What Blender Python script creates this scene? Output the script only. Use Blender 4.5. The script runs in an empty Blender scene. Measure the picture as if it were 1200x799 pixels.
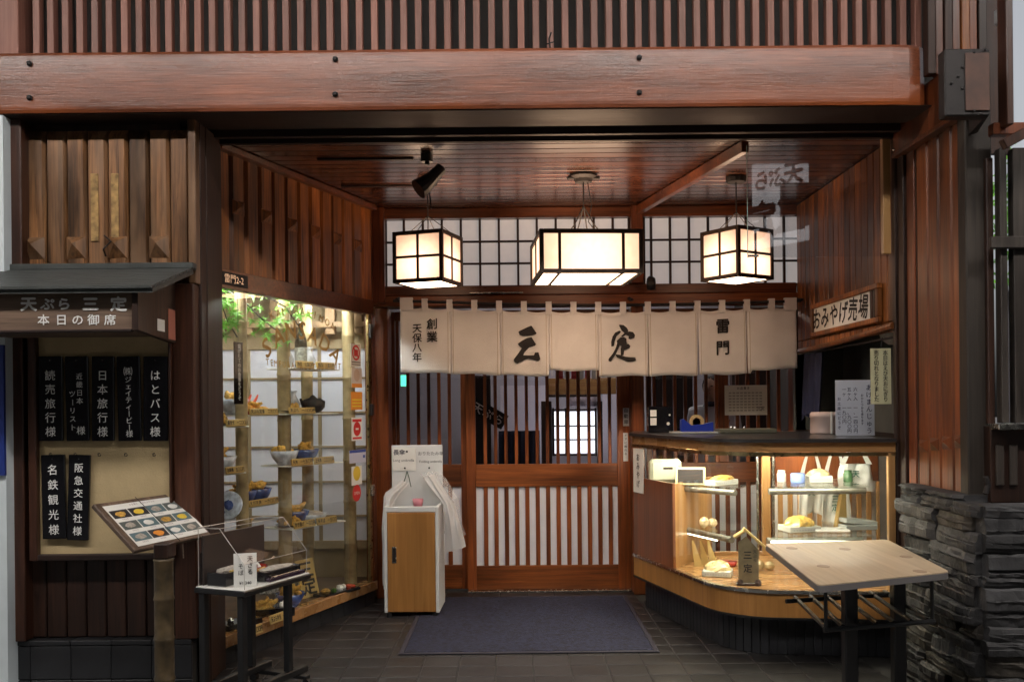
import bpy, math, random
from mathutils import Vector, Matrix
random.seed(7)
sc = bpy.context.scene
COL = sc.collection
R = math.radians
V = Vector

# ------------------------------------------------------------ camera
F, CH, ROLL = 1100.0, 1.4, 0.010
CR, SR = math.cos(ROLL), math.sin(ROLL)
cam_d = bpy.data.cameras.new('camera'); cam = bpy.data.objects.new('camera', cam_d); COL.objects.link(cam)
cam_d.sensor_width = 36; cam_d.lens = 36 * F / 1200; cam_d.shift_y = 75.5 / 1200
cam_d.clip_start = 0.05; cam_d.clip_end = 600
cam.matrix_world = Matrix(((CR, SR, 0, 0), (0, 0, -1, 0), (-SR, CR, 0, CH), (0, 0, 0, 1)))
sc.camera = cam

# ------------------------------------------------------------ sky, sun, exposure
world = bpy.data.worlds.new('World'); sc.world = world; world.use_nodes = True
wn = world.node_tree; bg = wn.nodes['Background']
sky = wn.nodes.new('ShaderNodeTexSky'); sky.sky_type = 'NISHITA'; sky.sun_disc = False
SUN_EL, SUN_AZ = R(36), R(200)
sky.sun_elevation = SUN_EL; sky.sun_rotation = SUN_AZ
sky.air_density = 1.0; sky.dust_density = 7.0; sky.ozone_density = 1.0
hs_ = wn.nodes.new('ShaderNodeHueSaturation'); hs_.inputs['Saturation'].default_value = 0.22   # overcast: a paler sky
wn.links.new(sky.outputs[0], hs_.inputs['Color']); wn.links.new(hs_.outputs[0], bg.inputs[0]); bg.inputs[1].default_value = 0.11
sd = bpy.data.lights.new('sun', 'SUN'); sd.energy = 1.0; sd.angle = R(25); sd.color = (1, 0.96, 0.9)
sun = bpy.data.objects.new('sun', sd); COL.objects.link(sun)
# direction of light: from behind the viewer, above
sdir = V((math.sin(SUN_AZ) * math.cos(SUN_EL), math.cos(SUN_AZ) * math.cos(SUN_EL), math.sin(SUN_EL)))
sun.rotation_euler = sdir.to_track_quat('Z', 'Y').to_euler()
sc.view_settings.view_transform = 'Standard'; sc.view_settings.look = 'None'
sc.view_settings.exposure = 0.5; sc.view_settings.gamma = 1.0
sc.view_settings.use_curve_mapping = False
sc.cycles.use_denoising = True
sc.cycles.adaptive_threshold = 0.025; sc.cycles.max_bounces = 7; sc.cycles.transparent_max_bounces = 16
sc.cycles.sample_clamp_indirect = 6.0

# ------------------------------------------------------------ pixel helpers (photo pixels to points in the place)
def W(px, py, D):
    u = (px - 600) / F; v = (475 - py) / F
    return V(((u * CR + v * SR) * D, D, CH + (-u * SR + v * CR) * D))
CAMP = V((0, 0, CH))
def on_plane(px, py, P0, N):
    d = W(px, py, 1) - CAMP
    return CAMP + d * ((V(P0) - CAMP).dot(V(N)) / d.dot(V(N)))
def on_z(px, py, z): return on_plane(px, py, (0, 0, z), (0, 0, 1))
def PX(px, D): return (px - 600) / F * D
def PZ(py, D, px=600): return W(px, py, D).z

# ------------------------------------------------------------ mesh helpers
class MB:
    def __init__(s): s.v = []; s.f = []
    def add(s, vs, fs, M=None):
        n = len(s.v)
        s.v += [(M @ V(p)) if M is not None else V(p) for p in vs]
        s.f += [tuple(i + n for i in f) for f in fs]
        return s
    def box(s, x0, x1, y0, y1, z0, z1, c=0.0, M=None):
        if x1 < x0: x0, x1 = x1, x0
        if y1 < y0: y0, y1 = y1, y0
        if z1 < z0: z0, z1 = z1, z0
        c = min(c, (x1 - x0) * .45, (y1 - y0) * .45, (z1 - z0) * .45)
        if c <= 0:
            vs = [(x, y, z) for x in (x0, x1) for y in (y0, y1) for z in (z0, z1)]
            return s.add(vs, [(0, 1, 3, 2), (4, 6, 7, 5), (0, 4, 5, 1), (2, 3, 7, 6), (0, 2, 6, 4), (1, 5, 7, 3)], M)
        vs, idx = [], {}
        X = (x0, x1); Y = (y0, y1); Z = (z0, z1)
        for i in (0, 1):
            for j in (0, 1):
                for k in (0, 1):
                    sx, sy, sz = (1, -1)[i] * c, (1, -1)[j] * c, (1, -1)[k] * c
                    for a, d in enumerate(((0, sy, sz), (sx, 0, sz), (sx, sy, 0))):
                        idx[i, j, k, a] = len(vs); vs.append((X[i] + d[0], Y[j] + d[1], Z[k] + d[2]))
        fs = []
        for i in (0, 1):
            q = [idx[i, 0, 0, 0], idx[i, 1, 0, 0], idx[i, 1, 1, 0], idx[i, 0, 1, 0]]; fs.append(q if i else q[::-1])
            q = [idx[0, i, 0, 1], idx[1, i, 0, 1], idx[1, i, 1, 1], idx[0, i, 1, 1]]; fs.append(q[::-1] if i else q)
            q = [idx[0, 0, i, 2], idx[1, 0, i, 2], idx[1, 1, i, 2], idx[0, 1, i, 2]]; fs.append(q if i else q[::-1])
        for j in (0, 1):
            for k in (0, 1):
                q = [idx[0, j, k, 1], idx[1, j, k, 1], idx[1, j, k, 2], idx[0, j, k, 2]]; fs.append(q if j != k else q[::-1])
                q = [idx[j, 0, k, 0], idx[j, 1, k, 0], idx[j, 1, k, 2], idx[j, 0, k, 2]]; fs.append(q[::-1] if j != k else q)
                q = [idx[j, k, 0, 0], idx[j, k, 1, 0], idx[j, k, 1, 1], idx[j, k, 0, 1]]; fs.append(q if j != k else q[::-1])
        for i in (0, 1):
            for j in (0, 1):
                for k in (0, 1):
                    t = [idx[i, j, k, 0], idx[i, j, k, 1], idx[i, j, k, 2]]
                    fs.append(t if (i + j + k) % 2 else t[::-1])
        return s.add(vs, fs, M)
    def prism(s, poly, z0, z1, M=None):            # poly in local xy, extruded along z
        n = len(poly)
        vs = [(p[0], p[1], z0) for p in poly] + [(p[0], p[1], z1) for p in poly]
        fs = [tuple(range(n))[::-1], tuple(range(n, 2 * n))]
        fs += [(i, (i + 1) % n, n + (i + 1) % n, n + i) for i in range(n)]
        return s.add(vs, fs, M)
    def tube(s, pts, r, n=8, cap=True):
        pts = [V(p) for p in pts]; rs = r if isinstance(r, (list, tuple)) else [r] * len(pts)
        base = len(s.v); up = None
        for i, p in enumerate(pts):
            t = (pts[min(i + 1, len(pts) - 1)] - pts[max(i - 1, 0)]).normalized()
            if up is None:
                up = t.orthogonal().normalized()
            else:
                up = (up - t * up.dot(t))
                up = up.normalized() if up.length > 1e-6 else t.orthogonal().normalized()
            w = t.cross(up)
            for k in range(n):
                a = 2 * math.pi * k / n
                s.v.append(p + (up * math.cos(a) + w * math.sin(a)) * rs[i])
        for i in range(len(pts) - 1):
            for k in range(n):
                a, b = base + i * n + k, base + i * n + (k + 1) % n
                s.f.append((a, b, b + n, a + n))
        if cap:
            s.f.append(tuple(base + k for k in range(n))[::-1])
            s.f.append(tuple(base + (len(pts) - 1) * n + k for k in range(n)))
        return s
    def lathe(s, prof, n=20, M=None):              # prof: list of (r, z)
        vs, fs = [], []
        for r, z in prof:
            for k in range(n):
                a = 2 * math.pi * k / n; vs.append((r * math.cos(a), r * math.sin(a), z))
        for i in range(len(prof) - 1):
            for k in range(n):
                a, b = i * n + k, i * n + (k + 1) % n
                fs.append((a, b, b + n, a + n))
        if prof[0][0] > 1e-5: fs.append(tuple(range(n))[::-1])
        if prof[-1][0] > 1e-5: fs.append(tuple((len(prof) - 1) * n + k for k in range(n)))
        return s.add(vs, fs, M)
    def ball(s, c, r, n=10, sc_=(1, 1, 1), M=None, jit=0):
        vs = []; m = n // 2
        for i in range(m + 1):
            a = math.pi * i / m
            for k in range(n):
                b = 2 * math.pi * k / n; j = 1 + random.uniform(-jit, jit)
                vs.append((c[0] + r * sc_[0] * math.sin(a) * math.cos(b) * j, c[1] + r * sc_[1] * math.sin(a) * math.sin(b) * j, c[2] - r * sc_[2] * math.cos(a) * j))
        fs = [(i * n + k, i * n + (k + 1) % n, (i + 1) * n + (k + 1) % n, (i + 1) * n + k) for i in range(m) for k in range(n)]
        return s.add(vs, fs, M)
    def quad(s, a, b, c, d): return s.add([a, b, c, d], [(0, 1, 2, 3)])

def fr(o, x, y=None, z=None):                      # frame: origin, x axis, y axis (z = x cross y unless given)
    x = V(x).normalized(); y = V(y).normalized(); z = V(z).normalized() if z is not None else x.cross(y)
    o = V(o)
    return Matrix(((x.x, y.x, z.x, o.x), (x.y, y.y, z.y, o.y), (x.z, y.z, z.z, o.z), (0, 0, 0, 1)))
def T(x, y, z, rz=0): return Matrix.Translation((x, y, z)) @ Matrix.Rotation(rz, 4, 'Z')

MWD = {}
def props(o, label, cat, group, kind):
    if label: o['label'] = label
    if cat: o['category'] = cat
    if group: o['group'] = group
    if kind: o['kind'] = kind
def thing(name, label=None, cat=None, loc=(0, 0, 0), rz=0, group=None, kind=None, M=None):
    o = bpy.data.objects.new(name, None); COL.objects.link(o); o.empty_display_size = .1
    M = M if M is not None else T(*loc, rz); o.matrix_world = M; MWD[o.name] = M
    props(o, label, cat, group, kind); return o
def mesh_of(mb, name, mat, smooth=False, inv=None):
    me = bpy.data.meshes.new(name)
    vs = [inv @ p for p in mb.v] if inv is not None else mb.v
    me.from_pydata([tuple(p) for p in vs], [], mb.f)
    me.materials.append(mat)
    if smooth: me.polygons.foreach_set('use_smooth', [True] * len(me.polygons))
    me.update(); return me
def build(mb, name, mat, parent=None, label=None, cat=None, group=None, kind=None, smooth=False, local=False):
    """world-space vertices -> one mesh object (local=True: vertices already in the parent's space)"""
    if parent is None:
        xs = [p.x for p in mb.v]; ys = [p.y for p in mb.v]; zs = [p.z for p in mb.v]
        Mw = Matrix.Translation(((min(xs) + max(xs)) / 2, (min(ys) + max(ys)) / 2, min(zs)))
    else: Mw = MWD[parent.name]
    me = mesh_of(mb, name, mat, smooth, None if (local and parent) else Mw.inverted())
    o = bpy.data.objects.new(name, me); COL.objects.link(o)
    if parent is None: o.matrix_world = Mw
    else: o.parent = parent
    MWD[o.name] = Mw; props(o, label, cat, group, kind); return o
def inst(me, name, parent, M, label=None, cat=None, group=None):   # a piece sharing mesh data, at world matrix M
    o = bpy.data.objects.new(name, me); COL.objects.link(o)
    if parent is not None:
        o.parent = parent; o.matrix_local = MWD[parent.name].inverted() @ M
    else: o.matrix_world = M
    MWD[o.name] = M; props(o, label, cat, group, None); return o
def kids(o): return [c for c in bpy.data.objects if c.parent == o]
def copy_tree(o, M, label=None):
    Mo = MWD[o.name]
    def rec(src, par):
        c = src.copy(); COL.objects.link(c)
        if par is not None: c.parent = par; c.matrix_local = src.matrix_local.copy()
        MWD[c.name] = M @ Mo.inverted() @ MWD[src.name]
        for k in kids(src): rec(k, c)
        return c
    ks = kids(o); c = o.copy(); COL.objects.link(c); c.matrix_world = M; MWD[c.name] = M
    for k in ks:
        def r2(src, par):
            d = src.copy(); COL.objects.link(d); d.parent = par; d.matrix_parent_inverse = Matrix(); d.matrix_basis = src.matrix_basis.copy()
            MWD[d.name] = M @ Mo.inverted() @ MWD[src.name]
            for g in kids(src):
                if g is not d: r2(g, d)
        r2(k, c)
    if label: c['label'] = label
    return c
_g = {}
def glyph(ch, bold=0.0):
    k = (ch, bold)
    if k not in _g:
        cu = bpy.data.curves.new('text', 'FONT'); cu.body = ch; cu.size = 1; cu.resolution_u = 2; cu.align_x = 'CENTER'; cu.offset = bold
        ob = bpy.data.objects.new('text', cu); m = ob.to_mesh()
        _g[k] = ([(v.co.x, v.co.y - .35) for v in m.vertices], [tuple(p.vertices) for p in m.polygons])
        ob.to_mesh_clear(); bpy.data.objects.remove(ob); bpy.data.curves.remove(cu)
    return _g[k]
def put(mb, ch, M, u, v, size, rot=0, bold=0.0, sx=1.0, shear=0.0, f=None):
    vs, fs = glyph(ch); c, s = math.cos(rot), math.sin(rot)
    b = bold * size * .8
    for q, (dx, dy) in enumerate(((0, 0), (b, 0), (-b, 0), (0, b), (0, -b)) if b else ((0, 0),)):   # heavier strokes: the same outline struck five times
        out = []
        for x, y in vs:
            x = (x + shear * y) * size * sx; y = y * size
            p = M @ V((u + dx + x * c - y * s, v + dy + x * s + y * c, q * .00025)); out.append(f(p) if f else p)
        mb.add(out, fs)
def hline(mb, text, M, u, v, size, pitch=None, bold=0.0, f=None, sx=1.0):
    if pitch is None:
        put(mb, text, M, u, v, size, 0, bold, sx, f=f); return
    n = len(text)
    for i, ch in enumerate(text):
        if ch != ' ': put(mb, ch, M, u + (i - (n - 1) / 2) * pitch, v, size, 0, bold, sx, f=f)
def vline(mb, text, M, u, v, size, pitch=None, bold=0.0, f=None, sx=1.0):   # v: centre of the first character
    pitch = pitch or size
    for i, ch in enumerate(text):
        if ch == ' ': continue
        put(mb, ch, M, u, v - i * pitch, size, -math.pi / 2 if ch in 'ー〜（）' else 0, bold, sx, f=f)

# ------------------------------------------------------------ materials
def mat(name, col, rough=.6, metal=0, spec=.5, emit=None, es=0, noise=0, nscale=8, bump=0, bscale=40, coat=0, sub=0, trans=0, vary=0):
    m = bpy.data.materials.new(name); m.use_nodes = True; nt = m.node_tree; b = nt.nodes['Principled BSDF']
    b.inputs['Base Color'].default_value = (*col, 1); b.inputs['Roughness'].default_value = rough
    b.inputs['Metallic'].default_value = metal; b.inputs['Specular IOR Level'].default_value = spec
    b.inputs['Coat Weight'].default_value = coat; b.inputs['Coat Roughness'].default_value = .15
    if emit: b.inputs['Emission Color'].default_value = (*emit, 1); b.inputs['Emission Strength'].default_value = es
    tc = nt.nodes.new('ShaderNodeTexCoord'); src = tc.outputs['Object']
    if noise:
        nz = nt.nodes.new('ShaderNodeTexNoise'); nz.inputs['Scale'].default_value = nscale; nz.inputs['Detail'].default_value = 6
        nt.links.new(src, nz.inputs['Vector'])
        mr = nt.nodes.new('ShaderNodeMapRange'); mr.inputs['From Min'].default_value = .3; mr.inputs['From Max'].default_value = .7
        mr.inputs['To Min'].default_value = 1 - noise; mr.inputs['To Max'].default_value = 1 + noise
        nt.links.new(nz.outputs['Fac'], mr.inputs['Value'])
        mx = nt.nodes.new('ShaderNodeVectorMath'); mx.operation = 'SCALE'; mx.inputs[0].default_value = col
        last = mr.outputs[0]
        if vary:
            oi = nt.nodes.new('ShaderNodeObjectInfo'); m2 = nt.nodes.new('ShaderNodeMapRange')
            m2.inputs['To Min'].default_value = 1 - vary; m2.inputs['To Max'].default_value = 1 + vary
            nt.links.new(oi.outputs['Random'], m2.inputs['Value'])
            mm = nt.nodes.new('ShaderNodeMath'); mm.operation = 'MULTIPLY'
            nt.links.new(last, mm.inputs[0]); nt.links.new(m2.outputs[0], mm.inputs[1]); last = mm.outputs[0]
        nt.links.new(last, mx.inputs['Scale']); nt.links.new(mx.outputs[0], b.inputs['Base Color'])
        r2 = nt.nodes.new('ShaderNodeMapRange'); r2.inputs['To Min'].default_value = max(.03, rough - .12); r2.inputs['To Max'].default_value = min(1, rough + .12)
        nt.links.new(nz.outputs['Fac'], r2.inputs['Value']); nt.links.new(r2.outputs[0], b.inputs['Roughness'])
    if bump:
        bz = nt.nodes.new('ShaderNodeTexNoise'); bz.inputs['Scale'].default_value = bscale; bz.inputs['Detail'].default_value = 5
        nt.links.new(src, bz.inputs['Vector'])
        bp = nt.nodes.new('ShaderNodeBump'); bp.inputs['Strength'].default_value = bump; bp.inputs['Distance'].default_value = .01
        nt.links.new(bz.outputs['Fac'], bp.inputs['Height']); nt.links.new(bp.outputs[0], b.inputs['Normal'])
    if trans:
        tb = nt.nodes.new('ShaderNodeBsdfTranslucent'); tb.inputs['Color'].default_value = (*col, 1)
        ms = nt.nodes.new('ShaderNodeMixShader'); ms.inputs[0].default_value = trans
        nt.links.new(b.outputs[0], ms.inputs[1]); nt.links.new(tb.outputs[0], ms.inputs[2])
        nt.links.new(ms.outputs[0], nt.nodes['Material Output'].inputs['Surface'])
    return m
def wood(name, dark, light, axis='Z', rough=.38, grain=1.0, vary=.25, blotch=.35, coat=.15, bump=.25, blot=None, wear=0.0):
    m = bpy.data.materials.new(name); m.use_nodes = True; nt = m.node_tree; N = nt.nodes; L = nt.links; b = N['Principled BSDF']
    tc = N.new('ShaderNodeTexCoord'); oi = N.new('ShaderNodeObjectInfo')
    k = N.new('ShaderNodeVectorMath'); k.operation = 'SCALE'; k.inputs[0].default_value = (37, 23, 51); L.new(oi.outputs['Random'], k.inputs['Scale'])
    ad = N.new('ShaderNodeVectorMath'); ad.operation = 'ADD'; L.new(tc.outputs['Object'], ad.inputs[0]); L.new(k.outputs[0], ad.inputs[1])
    mp = N.new('ShaderNodeMapping'); s = {'X': (1.3, 34, 34), 'Y': (34, 1.3, 34), 'Z': (34, 34, 1.3)}[axis]
    mp.inputs['Scale'].default_value = tuple(a * grain for a in s); L.new(ad.outputs[0], mp.inputs['Vector'])
    n1 = N.new('ShaderNodeTexNoise'); n1.inputs['Scale'].default_value = 1.6; n1.inputs['Detail'].default_value = 7; n1.inputs['Roughness'].default_value = .62; n1.inputs['Distortion'].default_value = .8
    L.new(mp.outputs[0], n1.inputs['Vector'])
    cr = N.new('ShaderNodeValToRGB'); cr.color_ramp.elements[0].position = .3; cr.color_ramp.elements[1].position = .7
    cr.color_ramp.elements[0].color = (*dark, 1); cr.color_ramp.elements[1].color = (*light, 1); L.new(n1.outputs['Fac'], cr.inputs[0])
    mp2 = N.new('ShaderNodeMapping'); s2 = {'X': (.5, 2.2, 2.2), 'Y': (2.2, .5, 2.2), 'Z': (2.2, 2.2, .5)}[axis]; mp2.inputs['Scale'].default_value = tuple(2 * a for a in s2)
    L.new(ad.outputs[0], mp2.inputs['Vector'])
    n2 = N.new('ShaderNodeTexNoise'); n2.inputs['Scale'].default_value = 1.2; n2.inputs['Detail'].default_value = 5; L.new(mp2.outputs[0], n2.inputs['Vector'])
    mr = N.new('ShaderNodeMapRange'); mr.inputs['From Min'].default_value = .35; mr.inputs['From Max'].default_value = .65
    mr.inputs['To Min'].default_value = 1 - blotch; mr.inputs['To Max'].default_value = 1 + blotch; L.new(n2.outputs['Fac'], mr.inputs['Value'])
    vr = N.new('ShaderNodeMapRange'); vr.inputs['To Min'].default_value = 1 - vary; vr.inputs['To Max'].default_value = 1 + vary; L.new(oi.outputs['Random'], vr.inputs['Value'])
    mm = N.new('ShaderNodeMath'); mm.operation = 'MULTIPLY'; L.new(mr.outputs[0], mm.inputs[0]); L.new(vr.outputs[0], mm.inputs[1])
    sc2 = N.new('ShaderNodeVectorMath'); sc2.operation = 'SCALE'; L.new(cr.outputs[0], sc2.inputs[0]); L.new(mm.outputs[0], sc2.inputs['Scale'])
    last = sc2.outputs[0]
    if blot:                                            # a second stain colour in patches
        n3 = N.new('ShaderNodeTexNoise'); n3.inputs['Scale'].default_value = .9; n3.inputs['Detail'].default_value = 4; L.new(mp2.outputs[0], n3.inputs['Vector'])
        m3 = N.new('ShaderNodeMapRange'); m3.inputs['From Min'].default_value = .48; m3.inputs['From Max'].default_value = .68; m3.inputs['To Max'].default_value = .75
        L.new(n3.outputs['Fac'], m3.inputs['Value'])
        mx = N.new('ShaderNodeMix'); mx.data_type = 'RGBA'; L.new(m3.outputs[0], mx.inputs[0]); L.new(last, mx.inputs[6]); mx.inputs[7].default_value = (*blot, 1); last = mx.outputs[2]
    L.new(last, b.inputs['Base Color'])
    rr = N.new('ShaderNodeMapRange'); rr.inputs['To Min'].default_value = max(.08, rough - .15); rr.inputs['To Max'].default_value = rough + .2; L.new(n2.outputs['Fac'], rr.inputs['Value']); L.new(rr.outputs[0], b.inputs['Roughness'])
    b.inputs['Coat Weight'].default_value = coat; b.inputs['Coat Roughness'].default_value = .25
    bp = N.new('ShaderNodeBump'); bp.inputs['Strength'].default_value = bump; bp.inputs['Distance'].default_value = .004; L.new(n1.outputs['Fac'], bp.inputs['Height']); L.new(bp.outputs[0], b.inputs['Normal'])
    return m
def glass(name, tint=(1, 1, 1), ior=1.45, rough=.0, haze=0.0, boost=1.0):
    m = bpy.data.materials.new(name); m.use_nodes = True; nt = m.node_tree; N = nt.nodes; L = nt.links
    N.remove(N['Principled BSDF'])
    tr = N.new('ShaderNodeBsdfTransparent'); tr.inputs[0].default_value = (*tint, 1)
    gl = N.new('ShaderNodeBsdfGlossy'); gl.inputs['Roughness'].default_value = rough; gl.inputs[0].default_value = (1, 1, 1, 1)
    f0 = ((ior - 1) / (ior + 1)) ** 2 * boost             # Schlick fresnel that treats both faces of a thin sheet alike
    ge = N.new('ShaderNodeNewGeometry'); dt = N.new('ShaderNodeVectorMath'); dt.operation = 'DOT_PRODUCT'; L.new(ge.outputs['Incoming'], dt.inputs[0]); L.new(ge.outputs['Normal'], dt.inputs[1])
    def mth(op, a, b=None):
        n = N.new('ShaderNodeMath'); n.operation = op
        for i, q in enumerate((a, b)):
            if q is None: continue
            if isinstance(q, (int, float)): n.inputs[i].default_value = q
            else: L.new(q, n.inputs[i])
        return n.outputs[0]
    om = mth('SUBTRACT', 1.0, mth('ABSOLUTE', dt.outputs['Value']))
    fr_ = mth('ADD', f0, mth('MULTIPLY', 1 - f0, mth('POWER', om, 5.0)))
    mu = N.new('ShaderNodeMath'); mu.operation = 'MULTIPLY'; mu.inputs[1].default_value = 1.0; mu.use_clamp = True; L.new(fr_, mu.inputs[0])
    mx = N.new('ShaderNodeMixShader'); L.new(mu.outputs[0], mx.inputs[0]); L.new(tr.outputs[0], mx.inputs[1]); L.new(gl.outputs[0], mx.inputs[2])
    out = mx.outputs[0]
    if haze:
        df = N.new('ShaderNodeBsdfDiffuse'); df.inputs[0].default_value = (.8, .8, .8, 1)
        m2 = N.new('ShaderNodeMixShader'); m2.inputs[0].default_value = haze; L.new(out, m2.inputs[1]); L.new(df.outputs[0], m2.inputs[2]); out = m2.outputs[0]
    L.new(out, N['Material Output'].inputs['Surface']); return m
def emis(name, col, s, noise=0):
    m = mat(name, (.6, .6, .6), .6, emit=col, es=s)
    if noise:
        nt = m.node_tree; b = nt.nodes['Principled BSDF']; tc = nt.nodes.new('ShaderNodeTexCoord'); nz = nt.nodes.new('ShaderNodeTexNoise'); nz.inputs['Scale'].default_value = 4
        mr = nt.nodes.new('ShaderNodeMapRange'); mr.inputs['To Min'].default_value = s * (1 - noise); mr.inputs['To Max'].default_value = s * (1 + noise)
        nt.links.new(tc.outputs['Object'], nz.inputs['Vector']); nt.links.new(nz.outputs['Fac'], mr.inputs['Value']); nt.links.new(mr.outputs[0], b.inputs['Emission Strength'])
    return m

M_beam = wood('varnished_beam_wood', (.11, .030, .013), (.27, .085, .038), 'X', .27, grain=1.8, vary=0, blotch=.4, coat=.45, blot=(.33, .080, .016), bump=.4)
M_slat = wood('lattice_wood', (.19, .080, .055), (.34, .155, .115), 'Z', .5, vary=.15, blotch=.2, coat=.05)
M_red = wood('red_brown_wood', (.060, .014, .004), (.21, .050, .011), 'Z', .4, vary=.25, blotch=.45, coat=.08)
M_redX = wood('red_brown_wood_across', (.060, .016, .005), (.21, .056, .015), 'X', .32, vary=.25, blotch=.4, coat=.25)
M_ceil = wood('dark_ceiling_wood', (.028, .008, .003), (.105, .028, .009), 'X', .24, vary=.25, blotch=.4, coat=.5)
M_board = wood('weathered_board_wood', (.038, .016, .006), (.27, .125, .048), 'Z', .34, vary=.3, blotch=.7, coat=.25, blot=(.36, .22, .13))
M_bright = wood('orange_board_wood', (.070, .018, .003), (.38, .125, .022), 'Z', .4, vary=.4, blotch=.5, coat=.06)
M_dark = wood('dark_post_wood', (.012, .005, .003), (.045, .017, .009), 'Z', .5, vary=.15, coat=.04)
M_darkX = wood('dark_rail_wood', (.009, .004, .003), (.028, .010, .006), 'X', .55, vary=.15, coat=.02)
M_door = wood('door_wood', (.085, .020, .004), (.27, .070, .012), 'Z', .4, vary=.2, blotch=.4, coat=.08)
M_doorX = wood('door_rail_wood', (.085, .022, .005), (.25, .072, .015), 'X', .33, vary=.15, blotch=.4, coat=.2)
M_gold = wood('golden_veneer', (.36, .19, .065), (.50, .29, .12), 'Z', .3, grain=.7, vary=.08, blotch=.12, coat=.4, bump=.08)
M_goldX = wood('golden_veneer_across', (.30, .15, .055), (.42, .23, .09), 'X', .25, grain=.7, vary=.08, blotch=.12, coat=.5, bump=.08)
M_oak = wood('oak_laminate', (.30, .13, .03), (.46, .22, .06), 'Z', .4, grain=.5, vary=0, blotch=.15, coat=.2, bump=.05)
M_table = wood('ash_table_top', (.44, .33, .21), (.60, .48, .34), 'Y', .35, grain=.6, vary=0, blotch=.12, coat=.35, bump=.05)
M_bamboo = mat('dried_bamboo', (.30, .235, .125), .45, noise=.35, nscale=14, coat=.15, bump=.15, bscale=60, vary=.15)
M_brown = wood('brown_post_wood', (.028, .010, .005), (.085, .030, .015), 'Z', .4, vary=.15, coat=.1)
M_bamboo2 = mat('stained_bamboo', (.070, .048, .022), .5, noise=.6, nscale=16, bump=.4, bscale=30)
M_grey_wood = wood('grey_sign_wood', (.07, .045, .03), (.17, .11, .075), 'X', .6, vary=.1, coat=0)
M_roof = mat('weathered_roof_metal', (.050, .056, .054), .55, noise=.3, nscale=9, bump=.2)
M_slate = mat('slate_stone', (.036, .036, .038), .7, noise=.5, nscale=7, bump=1.0, bscale=18, vary=.4)
M_slate2 = mat('tan_slate_stone', (.044, .038, .031), .75, noise=.5, nscale=7, bump=1.0, bscale=20, vary=.3)
M_tile = mat('brown_quarry_tile', (.022, .020, .020), .45, noise=.3, nscale=5, bump=.12, bscale=50, vary=.28)
M_tile2 = mat('darker_floor_tile', (.014, .011, .011), .5, noise=.3, nscale=5)
M_grout = mat('floor_grout', (.040, .038, .036), .85, noise=.3, nscale=10)
M_base = mat('dark_base_tile', (.022, .023, .026), .35, noise=.35, nscale=7, bump=.15, vary=.2)
M_ground = mat('street_paving', (.10, .098, .095), .8, noise=.25, nscale=2, bump=.3)
M_mat = mat('purple_grey_carpet', (.017, .019, .044), .95, noise=.7, nscale=45, bump=1.0, bscale=120)
M_matedge = mat('rubber_mat_edge', (.03, .027, .04), .7)
M_white = mat('white_laminate', (.70, .72, .72), .35, noise=.06, nscale=5)
M_wall = mat('off_white_plaster', (.60, .58, .55), .8, noise=.08, nscale=5, bump=.1)
M_paper = mat('glowing_shoji_paper', (.70, .68, .66), .8, emit=(1.0, .96, .95), es=.17, noise=.05, nscale=12)  # faint emission stands in for light coming through from behind
M_cloth = mat('cream_linen', (.90, .90, .90), .9, noise=.07, nscale=5, bump=.5, bscale=260, trans=.25)
M_ink = mat('black_ink', (.012, .011, .012), .75)
M_blk = mat('black_painted_metal', (.012, .012, .013), .38, noise=.2, nscale=20)
M_iron = mat('dark_iron', (.020, .017, .017), .6, metal=.2, noise=.35, nscale=14, bump=.15)
M_rust = mat('rust_brown_paint', (.075, .035, .024), .6, noise=.35, nscale=12)
M_chrome = mat('brushed_steel', (.55, .54, .50), .25, metal=1, noise=.2, nscale=30)
M_brass = mat('brass_strip', (.45, .36, .18), .3, metal=1, noise=.2, nscale=30)
M_goldleaf = mat('gold_leaf_lettering', (.42, .27, .09), .4, metal=.4)
M_steel = mat('dull_steel_rail', (.22, .22, .19), .5, metal=.8, noise=.3, nscale=30)
M_aged = mat('aged_sign_wood', (.20, .155, .085), .7, noise=.3, nscale=20)
M_panel = wood('counter_end_panel', (.12, .035, .010), (.24, .075, .022), 'Z', .35, grain=.6, vary=0, blotch=.2, coat=.3)
M_glass = glass('window_glass', (.97, .98, .96), 1.45)
M_glass2 = glass('screen_glass', (.93, .93, .94), 1.5, haze=.004, boost=1.6)
M_acryl = glass('clear_acrylic', (.97, .97, .97), 1.4, haze=.01)
M_acedge = mat('acrylic_edge', (.50, .48, .44), .2, emit=(1, .95, .85), es=.0)
M_bag = mat('clear_plastic_bag', (.80, .80, .80), .22, trans=.45, coat=.5)
def make_bag_clear():
    m = glass('thin_polythene', (.96, .96, .96), 1.5, .15, haze=.28); return m
M_poly = make_bag_clear()
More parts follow.
